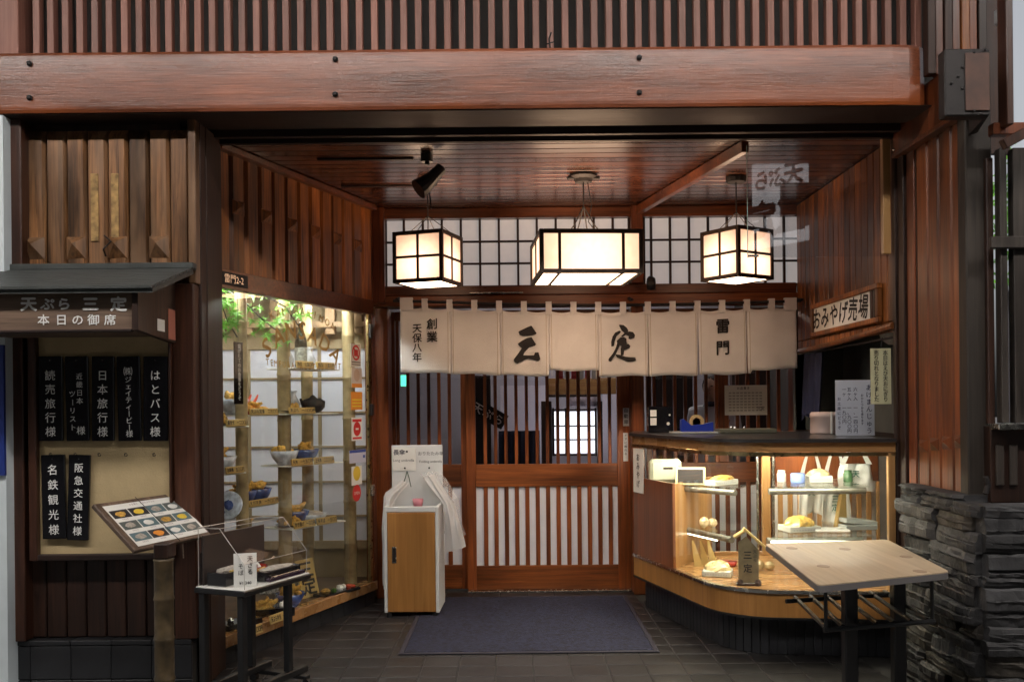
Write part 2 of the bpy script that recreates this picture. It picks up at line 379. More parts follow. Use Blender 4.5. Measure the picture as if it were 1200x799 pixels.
def lampmat(name, col, smax, smin, zc, rad):
    m = mat(name, (.55, .48, .38), .8, emit=col, es=1); nt = m.node_tree; N = nt.nodes; L = nt.links; b = N['Principled BSDF']
    tc = N.new('ShaderNodeTexCoord'); sb = N.new('ShaderNodeVectorMath'); sb.operation = 'SUBTRACT'; sb.inputs[1].default_value = (0, 0, zc); L.new(tc.outputs['Object'], sb.inputs[0])
    ln = N.new('ShaderNodeVectorMath'); ln.operation = 'LENGTH'; L.new(sb.outputs[0], ln.inputs[0])       # paper brightest nearest the bulb
    mr = N.new('ShaderNodeMapRange'); mr.interpolation_type = 'SMOOTHSTEP'; mr.inputs['From Min'].default_value = rad[0]; mr.inputs['From Max'].default_value = rad[1]; mr.inputs['To Min'].default_value = smax; mr.inputs['To Max'].default_value = smin
    L.new(ln.outputs['Value'], mr.inputs['Value'])
    nz = N.new('ShaderNodeTexNoise'); nz.inputs['Scale'].default_value = 26; nz.inputs['Detail'].default_value = 8; L.new(tc.outputs['Object'], nz.inputs['Vector'])
    m2 = N.new('ShaderNodeMapRange'); m2.inputs['To Min'].default_value = .82; m2.inputs['To Max'].default_value = 1.18; L.new(nz.outputs['Fac'], m2.inputs['Value'])
    mm = N.new('ShaderNodeMath'); mm.operation = 'MULTIPLY'; L.new(mr.outputs[0], mm.inputs[0]); L.new(m2.outputs[0], mm.inputs[1]); L.new(mm.outputs[0], b.inputs['Emission Strength']); return m
M_lamp = lampmat('lantern_paper_glow', (1.0, .58, .36), 2.4, .66, .11, (.12, .27))
M_lampw = lampmat('wide_lantern_paper_glow', (1.0, .60, .38), 2.4, .85, .10, (.22, .44))
M_lbot = emis('lantern_opening_glow', (1.0, .66, .42), 7.5, .1)
M_lframe = mat('brown_lantern_frame', (.055, .030, .016), .5, noise=.3, nscale=20)
M_tube = emis('fluorescent_tube_glow', (.97, .98, .95), 105)
M_tubew = emis('fluorescent_tube_warm', (1.0, .94, .76), 120)
M_strip = emis('rail_lamp_glow', (1.0, .90, .65), 4)
M_win = emis('lit_inner_window', (.93, .95, 1.0), 1.5, .15)
M_signlit = emis('backlit_sign_face', (.95, .96, 1.0), .65)
M_lav = mat('lavender_wall', (.42, .40, .46), .9)
M_navy = mat('navy_cloth', (.018, .022, .055), .9, noise=.3, nscale=6, bump=.3, bscale=60)
M_board_c = mat('tan_felt_board', (.52, .40, .22), .95, noise=.08, nscale=14, bump=.35, bscale=160)
M_lacq = mat('black_lacquer', (.008, .008, .010), .12, coat=.5)
M_lacr = mat('red_lacquer', (.26, .020, .014), .16, coat=.5)
M_pw = mat('white_print', (.80, .80, .78), .6)
M_cardw = mat('white_card', (.78, .78, .74), .7, noise=.03)
M_cardy = mat('cream_card', (.68, .66, .42), .7, noise=.03)
M_red_p = mat('red_print', (.60, .035, .03), .5)
M_org = mat('orange_print', (.75, .28, .04), .5)
M_yel = mat('yellow_print', (.80, .58, .06), .5)
M_blu = mat('blue_print', (.06, .10, .38), .5)
M_pink = mat('pink_plastic', (.72, .30, .36), .4, trans=.3)
M_temp = mat('tempura_batter', (.62, .36, .07), .55, noise=.45, nscale=60, bump=1.0, bscale=160, vary=.2)
M_shr = mat('shrimp_tail', (.65, .10, .05), .4)
M_noodle = mat('grey_noodles', (.42, .38, .33), .5, noise=.3, nscale=70, bump=.6, bscale=150)
M_leaf = mat('maple_leaf', (.10, .26, .03), .5, noise=.25, nscale=9, trans=.4, vary=.3)
M_bowl = mat('blue_white_porcelain', (.55, .60, .68), .15, noise=.5, nscale=24, coat=.5)
M_bowlb = mat('dark_blue_porcelain', (.05, .09, .26), .15, noise=.8, nscale=18, coat=.5)
M_sand = mat('showcase_tan_panel', (.30, .235, .14), .8, noise=.12, nscale=9)
M_floorin = mat('interior_floor', (.05, .035, .025), .5)
M_hair = mat('black_hair', (.010, .009, .009), .5)
M_skin = mat('skin', (.45, .27, .19), .55)
M_shirt = mat('white_shirt', (.62, .64, .70), .8)
M_greybox = mat('grey_card_box', (.32, .34, .34), .6, noise=.1)
M_kraft = mat('kraft_paper', (.48, .33, .12), .75, noise=.1)
M_pinkbox = mat('pinkish_box', (.62, .50, .46), .5)
M_bluep = mat('blue_plastic', (.015, .035, .30), .35)
M_tape = mat('tape_roll', (.50, .36, .17), .4)
M_neigh = mat('pale_neighbour_panel', (.68, .76, .80), .5, noise=.05)
M_conc = mat('plain_facade', (.07, .062, .058), .85, noise=.2, nscale=2)
# ============================================================ SETTING: ground, floor, ceiling
g = MB().box(-60, 60, -40, 80, -.25, -.016); build(g, 'ground', M_ground, kind='structure')
fl = thing('floor', kind='structure')
build(MB().box(-1.95, 2.2, 3.9, 7.3, -.014, -.004), 'grout_bed', M_grout, fl)
tile_me = mesh_of(MB().box(-.0965, .0965, -.0965, .0965, -.008, 0.0, .003), 'floor_tile', M_tile)
tile_me2 = mesh_of(MB().box(-.0965, .0965, -.0965, .0965, -.008, 0.0, .003), 'dark_floor_tile', M_tile2)
def win_x(y): return -1.59 + (y - 5.07) * .368
for j in range(14):
    for i in range(19):
        x = -1.5 + i * .2 - .1; y = 4.36 + j * .2
        if y > 4.95 and x < win_x(y) - .12: continue
        if y > 5.2 and x > 1.75 - (y - 5.2) * .5: continue
        if x > 1.95: continue
        dark = abs(x - PX(668, 4.93)) < .1 and abs(y - 4.96) < .1
        inst(tile_me2 if dark else tile_me, 'floor_tile', fl, T(x, y, random.uniform(-.0006, .0006)))
# ceiling of the recess
ce = thing('ceiling', kind='structure')
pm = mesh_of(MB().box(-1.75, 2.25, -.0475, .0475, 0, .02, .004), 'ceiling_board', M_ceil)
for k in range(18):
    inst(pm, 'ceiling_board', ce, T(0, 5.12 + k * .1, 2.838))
build(MB().box(-3.4, 2.3, 4.83, 10.7, 2.862, 3.0), 'roof_slab', M_conc, ce)
for (y0, y1, z) in ((4.562, 4.795, 2.8345), (4.80, 4.86, 2.842), (4.93, 4.965, 2.822), (5.03, 5.065, 2.815)):  # first strip: dark sheet added so the beam's underside looks shaded
    build(MB().box(-3.3 if y0 < 4.6 else -1.7, 2.08, y0, y1, z, 2.839 if y0 < 4.6 else 2.8615, .002), 'soffit_rail_or_shade', M_darkX, ce)
# access hatch mouldings on the ceiling
for (a, b) in (((372, 187), (485, 187)), ((400, 218), (490, 218))):
    p = on_z(a[0], a[1], 2.834); q = on_z(b[0], b[1], 2.834)
    build(MB().box(p.x, q.x, p.y - .014, p.y + .014, 2.826, 2.8375), 'hatch_moulding', M_darkX, ce)
# sloping ceiling rail on the right
p, q = V((1.29, 5.13, 2.80)), V((.925, 6.80, 2.80))
d = (q - p); build(MB().box(0, d.length, -.022, .022, -.03, .033, .004, M=fr(p, d, (0, 0, 1), None) @ Matrix.Rotation(R(-90), 4, 'X')), 'ceiling_rail', M_redX, ce)

# ============================================================ the facade above
fu = thing('upper_facade_wall', 'dark boarded wall behind the lattice, above the big beam', 'wall', (0, 4.98, 2.87))
build(MB().box(-3.4, 2.3, 4.95, 5.1, 3.002, 6.5), 'wall_panel', mat('dark_backing', (.05, .045, .04), .6, noise=.3, nscale=3), fu)
for k in range(12):
    x = -2.3 + k * .4
    build(MB().box(x, x + .012, 4.94, 4.9495, 3.01, 4.4), 'batten', M_dark, fu)
bm = thing('timber_beam', 'long reddish brown varnished beam with iron bolt heads across the whole front', 'beam', (0, 4.67, 2.84))
zb0, zb1 = 2.84, 3.133
xr = PX(1094, 4.55)
secs = []
for x, o in ((-3.4, 0), (-1.6, .0), (0, 0), (1.0, 0), (xr - .18, 0), (xr - .10, .006), (xr - .04, .022), (xr - .005, .055), (xr + .004, .10)):
    row = []
    for k in range(21):                                  # slightly crowned front face
        t = k / 20; row.append((4.55 + .010 * max(0, t - .5) ** 1.5 + .006 * (max(0, .06 - t) / .06) + .008 * (max(0, t - .94) / .06) + o, zb0 + (zb1 - zb0) * t))
    row += [(4.80, zb1 - .002), (4.80, zb0 + .002)]
    secs.append([(x, p[0], p[1]) for p in row])
mbb = MB(); m_ = len(secs[0])
for q in secs: mbb.v += [V(p) for p in q]
for i in range(len(secs) - 1):
    for k in range(m_): mbb.f.append((i * m_ + k, (i + 1) * m_ + k, (i + 1) * m_ + (k + 1) % m_, i * m_ + (k + 1) % m_))
mbb.f.append(tuple((len(secs) - 1) * m_ + k for k in range(m_))); mbb.f.append(tuple(range(m_))[::-1])
bo = build(mbb, 'beam_timber', M_beam, bm)
bolt = mesh_of(MB().box(-.009, .009, -.016, .0, -.009, .009, .003).lathe([(.014, 0), (.014, .004)], 10, M=Matrix.Rotation(R(90), 4, 'X')), 'bolt', M_iron)
for px, y1, y2 in ((35, 75, 115), (393, 70, 111), (749, 68, 109)):
    for yy in (y1, y2):
        p = W(px, yy, 4.55); inst(bolt, 'bolt', bm, T(p.x, 4.548, p.z))
p = W(645, 52, 4.6)
build(MB().tube([p + V((0, 0, -.03)), p + V((-.008, -.01, .02)), p + V((.004, -.02, .05))], .004, 6).tube([p + V((-.02, 0, 0)), p + V((.02, -.01, .008))], .003, 6), 'hook', M_iron, bm)
p = W(1085, 47, 4.62)
build(MB().tube([V((p.x, p.y, zb1 - .005)), p], .006, 8).ball(p, .014, 8), 'peg', M_chrome, bm)
# lattice of upright slats
la = thing('slat_lattice', 'row of upright pinkish brown slats above the beam', 'lattice', (0, 4.70, 3.13))
sm = mesh_of(MB().box(-.0165, .0165, -.03, .02, 3.134, 4.6, .002), 'slat', M_slat)
pit = 17.27 * 4.66 / F
for k in range(61):
    inst(sm, 'slat', la, T(PX(45, 4.66) + k * pit + random.uniform(-.0015, .0015), 4.70 + random.uniform(-.002, .002), random.uniform(0, .001), R(random.uniform(-2, 2))))
build(MB().box(-3.0, PX(28, 4.66), 4.64, 4.78, 3.134, 4.6, .004), 'end_post', M_slat, la)
build(MB().box(PX(28, 4.6) + .002, 1.98, 4.66, 4.745, 4.6, 4.66), 'top_rail', M_slat, la)

# ============================================================ LEFT PANEL (boards, notice board, roofed sign, stone base)
bw = thing('left_board_wall', 'wall of weathered brown boards with diamond studs left of the shop window', 'wall', (-2.05, 4.7, .25))
build(MB().box(-2.60, -1.66, 4.735, 4.80, .26, 2.84), 'backing_panel', M_dark, bw)
# board with chamfered profile, ending in a faceted tip
def prof_board(w, z0, z1, d=.035, e=.15, tip=.05):
    h = w / 2; q = h * (1 - e * 1.6)
    vs = [(-h, 0, z0), (-h, -d * .35, z0), (-q, -d, z0), (q, -d, z0), (h, -d * .35, z0), (h, 0, z0)]
    vs2 = [(-h, 0, z1), (-h, -d * .35, z1), (-q, -d, z1 - tip), (q, -d, z1 - tip), (h, -d * .35, z1), (h, 0, z1)]
    n = 6; fs = [(i, i + 1, n + i + 1, n + i) for i in range(n - 1)] + [(5, 0, 6, 11), tuple(range(n))[::-1], (6, 7, 10, 11), (7, 8, 9, 10)]
    return MB().add(vs + vs2, fs)
pitch = .1035
b_me = mesh_of(prof_board(.1, .0, 2.80 - 2.02), 'board', M_board)
def stud_mb(w, h, d): return MB().add([(-w, 0, 0), (0, 0, -h), (w, 0, 0), (0, 0, h), (-w, 0, h * .9), (w, 0, h * .9), (0, -d, h * .25), (-w, 0, -h * .9), (w, 0, -h * .9)],
                                      [(7, 8, 6), (8, 5, 6), (5, 4, 6), (4, 7, 6)])
st_me = mesh_of(stud_mb(.049, .062, .048), 'stud', M_board)
for k in range(8):
    x = PX(37, 4.65) + k * pitch
    b = inst(b_me, 'board', bw, T(x + random.uniform(-.002, .002), 4.735 + random.uniform(-.003, .001), 2.02, R(random.uniform(-2.5, 2.5))))
    if k % 2 == 0: inst(st_me, 'stud', b, T(x, 4.699, PZ(284, 4.66)))
# two bleached gouges in the middle boards
for px in (109, 133):
    build(MB().box(PX(px - 5, 4.65), PX(px + 4, 4.65), 4.693, 4.6985, PZ(276, 4.65), PZ(196, 4.65), .002), 'pale_patch', mat('bleached_wood', (.36, .22, .08), .7, noise=.5, nscale=30), bw)
build(MB().tube([W(122, 276, 4.68), W(130, 283, 4.63), W(121, 292, 4.62), W(124, 300, 4.66)], .004, 6), 'wire_hook', M_iron, bw)
# lower dark planks
pl = mesh_of(MB().box(-.047, .047, 4.70, 4.734, .262, .68, .006), 'lower_plank', M_dark)
for k in range(9): inst(pl, 'lower_plank', bw, T(PX(38, 4.7) + .01 + k * .1, 0, 0))
# posts
po = thing('corner_post', 'brown upright post on the far left edge of the shop front', 'post', (-2.47, 4.66, 0))
build(MB().box(PX(9, 4.62), PX(27, 4.62), 4.62, 4.76, .262, 2.838, .005), 'post_body', M_brown, po)
po = thing('corner_post', 'brown post between the notice board and the shop window', 'post', (-1.68, 4.68, 0))
build(MB().box(PX(199, 4.60), PX(228, 4.64), 4.64, 4.80, .262, 2.02, .005), 'post_body', M_brown, po)
build(MB().box(PX(221, 4.64), PX(230, 4.64), 4.66, 4.80, 2.022, 2.838, .004), 'upper_post', M_board, po)
po = thing('window_corner_post', 'dark double post at the near corner of the shop window', 'post', (-1.6, 4.9, 0))
for (a, b, y0, y1) in ((231, 239, 4.72, 4.83), (240, 246, 4.80, 4.93), (246.5, 253, 4.90, 5.05)):
    build(MB().box(PX(a, y0 + .02), PX(b, y0 + .02), y0, y1, .004, 2.84, .004), 'post_strip', M_dark, po)
# stone base
sb = thing('stone_plinth', 'low dark tiled plinth under the left board wall', 'plinth', (-2.05, 4.7, 0))
build(MB().box(-2.60, PX(226, 4.7), 4.655, 4.83, .0, .236), 'plinth_core', M_grout, sb)
tm = mesh_of(MB().box(-.099, .099, -.012, 0, -.082, .082, .003), 'base_tile', M_base)
tcap = mesh_of(MB().box(-.099, .099, -.016, .13, -.012, .012, .003), 'cap_tile', M_base)
for k in range(5):
    x = -2.5 + k * .2 + .005
    inst(tm, 'base_tile', sb, T(x, 4.6545, .151)); inst(tcap, 'cap_tile', sb, T(x, 4.6545, .2485))
    inst(tm, 'base_tile', sb, T(x + .0, 4.6545, -.018 + .0))
# notice board
nb = thing('notice_board', 'tan felt notice board with a dark wooden frame and hooks', 'notice board', (PX(120, 4.66), 4.66, .63))
x0, x1, z0, z1 = PX(43, 4.62), PX(198, 4.62), PZ(649, 4.62, 120), PZ(392, 4.62, 120)
build(MB().box(x0, x1, 4.645, 4.70, z0, z1), 'felt_panel', M_board_c, nb)
for (a, b, c, d_, m_) in ((x0 - .04, x0, z0 - .03, z1, M_brown), (x1, x1 + .012, z0 - .03, z1, M_brown), (x0, x1, z0 - .03, z0, M_darkX)):
    build(MB().box(a, b, 4.61, 4.70, c, d_, .004), 'frame', m_, nb)
for px in (60, 89, 117, 148, 181):
    p = W(px, 531, 4.645)
    build(MB().tube([p, p + V((0, -.02, 0)), p + V((.002, -.024, -.012)), p + V((.012, -.022, -.012)), p + V((.014, -.022, -.004))], .0022, 6), 'hook', M_iron, nb)
plq = [(44.5, 73.6, 416.7, 517.3, '読売旅行様', 'second column'), (76, 104, 416.7, 517.3, None, ''), (106.6, 134, 416.7, 517.3, '日本旅行様', ''),
       (136.7, 165, 416.7, 517.3, '㈱ジェイティービー様', ''), (167, 197, 416.7, 517.3, 'はとバス様', ''), (48, 77, 532, 632, '名鉄観光様', ''), (78.5, 105, 532, 633.5, '阪急交通社様', '')]
plab = ['black hanging plaque with five large white characters, leftmost in the top row', 'black plaque with two columns of small white characters, in the top row',
        'black plaque with white characters, in the middle of the top row', 'black plaque with one long column of narrow kana characters, in the top row',
        'black plaque with white kana characters, at the right end of the top row', 'black plaque alone at the left end of the lower row', 'black plaque hanging slightly askew, right one of the lower row']
for i, (a, b, c, d_, tx, _) in enumerate(plq):
    o = W((a + b) / 2, (c + d_) / 2, 4.615)
    Mx = fr(o, (1, 0, 0), (0, 0, 1)) @ Matrix.Rotation(R([0, .6, -.4, .8, -.6, 0.7, -2.0][i]), 4, 'Z')
    t = thing('name_plaque', plab[i], 'plaque', group='black name plaques on the notice board', M=Mx)
    w, h = (b - a) / 2 * 4.615 / F - .003, (d_ - c) / 2 * 4.615 / F - .003
    build(MB().box(-w, w, -h, h, -.018, .0, .003), 'board', M_lacq, t, local=True)
    mb = MB(); I = Matrix.Translation((0, 0, .0015)); s = .05
    if tx is None:
        vline(mb, '近畿日本', I, .015, h - .10, .034, .040, .004); vline(mb, 'ツーリスト', I, -.021, h - .185, .034, .041, .004); put(mb, '様', I, .018, -h + .05, .044, bold=.006)
    elif i == 3:
        vline(mb, 'ジェイティービー', I, .0, h - .115, .034, .0335, .006); put(mb, '㈱', I, 0, h - .075, .046, bold=.004); put(mb, '様', I, 0, -h + .035, .036, bold=.006)
    else:
        n = len(tx); top = h - .095; bot = -h + .045; pt = (top - bot) / (n - 1)
        if i == 5: top = h - .075; pt = (top - bot) / (n - 1)
        if i == 6: top = h - .065; pt = (top - bot) / (n - 1)
        vline(mb, tx, I, 0, top, .053 if n < 6 else .047, pt, .008)
    build(mb, 'lettering', M_pw, t, local=True)
    build(MB().ball((0, h - .02, .002), .003, 6), 'nail', M_chrome, t, local=True)
# roofed sign
rs = thing('roofed_sign', 'small roofed wooden signboard box with white lettering above the notice board', 'sign', (-2.05, 4.62, 1.73))
xa, xb = -2.55, -1.645
build(MB().box(xa, xb - .03, 4.16, 4.61, 1.755, 1.925), 'box', M_grey_wood, rs)
sd_m = MB().prism([(4.14, 1.75), (4.60, 1.72), (4.60, 2.05), (4.14, 1.92)], xb - .028, xb, M=Matrix(((0, 0, 1, 0), (1, 0, 0, 0), (0, 1, 0, 0), (0, 0, 0, 1))))
build(sd_m, 'side_board', M_dark, rs)
build(MB().box(xa, xb - .03, 4.142, 4.17, 1.742, 1.7545, .003), 'bottom_rail', M_darkX, rs)
ra, rb = -2.75, -1.565
mb = MB()
def roofp(t, dz=0): return (4.63 + (4.08 - 4.63) * t, 2.085 + (1.925 - 2.085) * t + dz)
nst = 11
for k in range(nst):                                                 # thin bars of the roof
    y0_, z0_ = roofp(k / nst); y1_, z1_ = roofp((k + .8) / nst)
    x1_ = rb - (0 if k else -.0)
    sh = MB().add([(ra, y0_, z0_ + .012), (x1_, y0_, z0_ + .012), (x1_, y1_, z1_ + .012), (ra, y1_, z1_ + .012), (ra, y0_, z0_), (x1_, y0_, z0_), (x1_, y1_, z1_), (ra, y1_, z1_)],
                  [(0, 3, 2, 1), (4, 5, 6, 7), (0, 1, 5, 4), (2, 3, 7, 6), (1, 2, 6, 5), (0, 4, 7, 3)])
    build(sh, 'roof_slat', M_roof, rs)
a, b = roofp(0, -.012), roofp(.96, -.012)
build(MB().add([(ra, a[0], a[1] + .010), (rb, a[0], a[1] + .010), (rb, b[0], b[1] + .010), (ra, b[0], b[1] + .010), (ra, a[0], a[1] - .01), (rb, a[0], a[1] - .01), (rb, b[0], b[1] - .01), (ra, b[0], b[1] - .01)],
               [(0, 3, 2, 1), (4, 5, 6, 7), (0, 1, 5, 4), (2, 3, 7, 6), (1, 2, 6, 5), (0, 4, 7, 3)]), 'roof_deck', M_roof, rs)
build(MB().box(ra, rb + .01, 4.60, 4.655, 2.085, 2.118, .006), 'ridge_cap', M_roof, rs)
Ms = fr((0, 4.157, 0), (1, 0, 0), (0, 0, 1)); mb = MB()
for ch, px in (('天', 33.6), ('ぷ', 55.6), ('ら', 75), ('三', 106), ('定', 139)):
    p = W(px, 356.5, 4.157); put(mb, ch, Ms, p.x, p.z, .066 if ch in '天三定' else .056, 0, .05, 1.15)
for ch, px in (('本', 51), ('日', 72), ('の', 91), ('御', 109.6), ('席', 129)):
    p = W(px, 375, 4.157); put(mb, ch, Ms, p.x, p.z, .050, 0, .018, 1.1)
build(mb, 'lettering', M_pw, rs)
Mq = fr((xb + .002, 0, 0), (0, 1, 0), (0, 0, 1))
build(MB().box(xb + .001, xb + .003, 4.36, 4.45, 1.765, 1.82), 'white_sticker', M_cardw, rs)
build(MB().box(xb + .001, xb + .003, 4.50, 4.59, 1.735, 1.88), 'pink_sticker', mat('faded_pink_print', (.45, .16, .11), .7), rs)
# neighbour at the far left
ne = thing('neighbour_wall', 'pale bluish wall edge at the far left of the picture', 'wall', (-2.8, 4.6, 0))
build(MB().box(-4.2, PX(6.5, 4.55) , 4.55, 4.9, 0, 2.83), 'wall_panel', M_neigh, ne)
build(MB().box(-3.0, PX(4.5, 4.53), 4.53, 4.548, PZ(551, 4.53), PZ(398, 4.53)), 'blue_poster', mat('blue_poster_print', (.02, .04, .22), .4), ne)

# ============================================================ SHOP WINDOW (left showcase)
A0 = V((-1.59, 5.07, 0)); tv = V((.6, 1.63, 0)).normalized(); nv = V((tv.y, -tv.x, 0)); LEN = 1.74
def wp(s, n, z): return A0 + tv * s + nv * n + V((0, 0, z))
Mwin = fr(A0, tv, (0, 0, 1))            # local x along window, y up, z = t x up = towards the recess
def win_box(s0, s1, n0, n1, z0, z1, c=.003): return MB().box(s0, s1, z0, z1, n0, n1, c, M=Mwin)
def winuv(px, py):
    p = on_plane(px, py, A0, nv); return (p - A0).dot(tv), p.z
sw = thing('shop_window', 'lit shop window showcase with gold lettering and a brass sill on the left', 'shop window', tuple(wp(.87, 0, 0)))
build(win_box(0, LEN, -.05, .01, 2.055, 2.16), 'header_rail', M_redX, sw)
build(win_box(0, LEN, -.06, .02, .10, .165), 'sill', M_goldX, sw)
build(win_box(0, LEN - .012, -.02, -.012, .166, 2.054, 0), 'glass_pane', M_glass, sw)
build(win_box(0, .018, -.03, .005, .166, 2.054), 'near_frame', M_dark, sw)
build(win_box(LEN - .09, LEN - .05, -.012 + .003, .012, .166, 2.054), 'door_stile', M_brass, sw)
build(win_box(LEN - .048, LEN, -.04, .02, .166, 2.054), 'far_frame', M_red, sw)
for py, hh in ((388, .05), (480, .04), (575, .04)):
    s, z = winuv(429, py); build(win_box(LEN - .085, LEN - .045, .012, .03, z - hh, z + hh), 'hinge', M_iron if py < 500 else M_chrome, sw)
t1 = mesh_of(MB().box(-.072, .072, -.05, .05, -.006, 0, .002), 'plinth_tile', M_base)
build(win_box(0, LEN, -.05, -.012, .0, .099, 0), 'plinth', M_grout, sw)
for k in range(12): inst(t1, 'plinth_tile', sw, Mwin @ Matrix.Translation((.07 + k * .146, .05, -.004)))
# gold lettering on the glass
Mg = Mwin @ Matrix.Translation((0, 0, -.009)); mb = MB()
for ch, px, py, a in (('S', 314, 407, 38), ('A', 327.6, 394, 28), ('N', 342, 387, 12), ('S', 355.5, 387, 0), ('A', 368.5, 393, -14), ('D', 382, 402, -24), ('A', 394.5, 416, -38)):
    u, v = winuv(px, py); put(mb, ch, Mg, u, v, .155, R(a), .02, 1.1, .12)
word = 'KAMINARIMON'
for i, ch in enumerate(word):
    t = i / 10; px = 320 + 72 * t; py = 374 - 13 * math.sin(math.pi * (t * .75 + .12)) + 14 * t * t
    u, v = winuv(px, py); put(mb, ch, Mg, u, v, .068, R(30 - 60 * t), .012, 1.0)
for i, ch in enumerate('TEMPURA RESTAURANT'):
    t = i / 17; u, v = winuv(315 + 84 * t, 424 + 5 * t + 2.5 * math.sin(math.pi * t)); put(mb, ch, Mg, u, v, .055, R(6 - 10 * t), .012, 1.0) if ch != ' ' else 0
build(mb, 'gold_lettering', M_goldleaf, sw)
# stickers
def sticker(name, x0, y0, x1, y1, m, extra=None):
    u0, v0 = winuv(x0, (y0 + y1) / 2); u1, _ = winuv(x1, (y0 + y1) / 2); um = (x0 + x1) / 2
    _, va = winuv(um, y1); _, vb = winuv(um, y0)
    s_ = build(MB().box(u0, u1, va, vb, -.011, -.0095, M=Mwin), name, m, sw)
    if extra: extra(s_, u0, u1, va, vb)
    return s_
def disc(parent, name, u, v, r, m, z=-.009, n=18, r2=0):
    vs = [(u + r * math.cos(2 * math.pi * k / n), v + r * math.sin(2 * math.pi * k / n), z) for k in range(n)]
    if r2:
        vs += [(u + r2 * math.cos(2 * math.pi * k / n), v + r2 * math.sin(2 * math.pi * k / n), z) for k in range(n)]
        fs = [(k, (k + 1) % n, n + (k + 1) % n, n + k) for k in range(n)]
    else: fs = [tuple(range(n))]
    return build(MB().add(vs, fs, Mwin), name, m, parent)
def ns(s_, u0, u1, a, b):
    u, v, r = (u0 + u1) / 2, b - (b - a) * .38, (u1 - u0) * .38
    disc(s_, 'prohibition_ring', u, v, r, M_red_p, r2=r * .75)
    build(MB().box(-r, r, -r * .13, r * .13, 0, .0004, M=Mwin @ Matrix.Translation((u, v, -.0088)) @ Matrix.Rotation(R(-45), 4, 'Z')).box(-r * .5, r * .5, -r * .45, r * .4, -.0003, 0, M=Mwin @ Matrix.Translation((u, v, -.0087))), 'dog_mark', M_red_p, s_)
    build(MB().box(u0 + .01, u1 - .01, a + .03, a + .036, -.0092, -.0088, M=Mwin).box(u0 + .01, u1 - .01, a + .015, a + .02, -.0092, -.0088, M=Mwin), 'print', M_ink, s_)
sticker('prohibition_sticker', 412.5, 403, 424.5, 430, M_cardw, ns)
def st2(s_, u0, u1, a, b): build(MB().box(u0, u1, a, a + (b - a) * .2, -.0094, -.0088, M=Mwin), 'print', M_org, s_); disc(s_, 'face_mark', (u0 + u1) / 2, a + (b - a) * .62, (u1 - u0) * .3, mat('pale_tan_print', (.55, .42, .32), .6))
sticker('beige_sticker', 413.5, 431, 425.5, 454, mat('beige_print', (.62, .56, .50), .6), st2)
def st3(s_, u0, u1, a, b):
    m_ = MB()
    for k in range(3): m_.box(u0 + .012, u1 - .012, a + .02 + k * .022, a + .030 + k * .022, -.0094, -.0088, M=Mwin)
    build(m_, 'print', M_yel, s_)
sticker('orange_sticker', 413, 459, 426, 480, M_org, st3)
def st4(s_, u0, u1, a, b):
    disc(s_, 'red_mark', (u0 + u1) / 2, (a + b) / 2, (u1 - u0) * .34, M_red_p)
    build(MB().box(u0 + .012, u1 - .012, b - .03, b - .012, -.0094, -.0088, M=Mwin).box(u0 + .012, u1 - .012, a + .010, a + .024, -.0094, -.0088, M=Mwin), 'print', M_red_p, s_)
    build(MB().box((u0 + u1) / 2 - .02, (u0 + u1) / 2 + .02, (a + b) / 2 - .006, (a + b) / 2 + .006, -.0088, -.0084, M=Mwin), 'bar', M_cardw, s_)
sticker('red_white_sticker', 413.5, 489, 426, 516, M_cardw, st4)
def st5(s_, u0, u1, a, b):
    build(MB().box(u0, u1, b - .018, b, -.0094, -.0088, M=Mwin).box(u1 - .04, u1 - .012, a + .03, a + .05, -.0094, -.0088, M=Mwin), 'print', M_blu, s_)
sticker('blue_white_sticker', 411, 527, 430, 542, mat('pale_blue_print', (.55, .58, .72), .6), st5)
def st6(s_, u0, u1, a, b): disc(s_, 'yellow_mark', (u0 + u1) / 2, a + (b - a) * .62, (u1 - u0) * .36, M_yel)
sticker('yellow_mark_sticker', 413.5, 546, 425.5, 568, M_cardw, st6)
u, v = winuv(419.5, 577.5); d_ = disc(sw, 'round_red_sticker', u, v, .058, M_red_p); mb = MB(); put(mb, 'OPEN', Mg @ Matrix.Translation((0, 0, .0004)), u, v, .030); build(mb, 'print', M_cardw, d_)
# upper board wall over the window
uw = thing('window_head_wall', 'orange brown boards with diamond studs above the shop window', 'wall', tuple(wp(.87, 0, 2.16)))
build(win_box(0, LEN, -.06, -.03, 2.161, 2.836, 0), 'backing_panel', M_dark, uw)
nb_ = 13; pw = LEN / nb_
ubm = mesh_of(prof_board(pw - .008, 0, .666, d=.03, tip=.0), 'board', M_bright); stm = mesh_of(stud_mb(.055, .045, .03), 'stud', M_bright)
Mu = fr((0, 0, 0), tv, -nv, (0, 0, 1))
for k in range(nb_):
    p = wp((k + .5) * pw, -.03, 2.162)
    b = inst(ubm, 'board', uw, Matrix.Translation(p) @ Mu @ Matrix.Rotation(R(random.uniform(-3, 3)), 4, 'Z'))
    if k % 2 == 1: inst(stm, 'stud', b, Matrix.Translation(wp((k + .5) * pw, -.001, 2.52)) @ Mu)
build(win_box(0, LEN, -.03, .045, 2.80, 2.834), 'cornice', M_redX, uw)
pt = build(win_box(.0, .26, .011, .016, 2.075, 2.145, .002), 'address_plate', M_iron, uw); mb = MB()
hline(mb, '雷門2-2', Mwin @ Matrix.Translation((0, 0, .0175)), .13, 2.11, .052, None, .004); build(mb, 'lettering', M_chrome, pt)
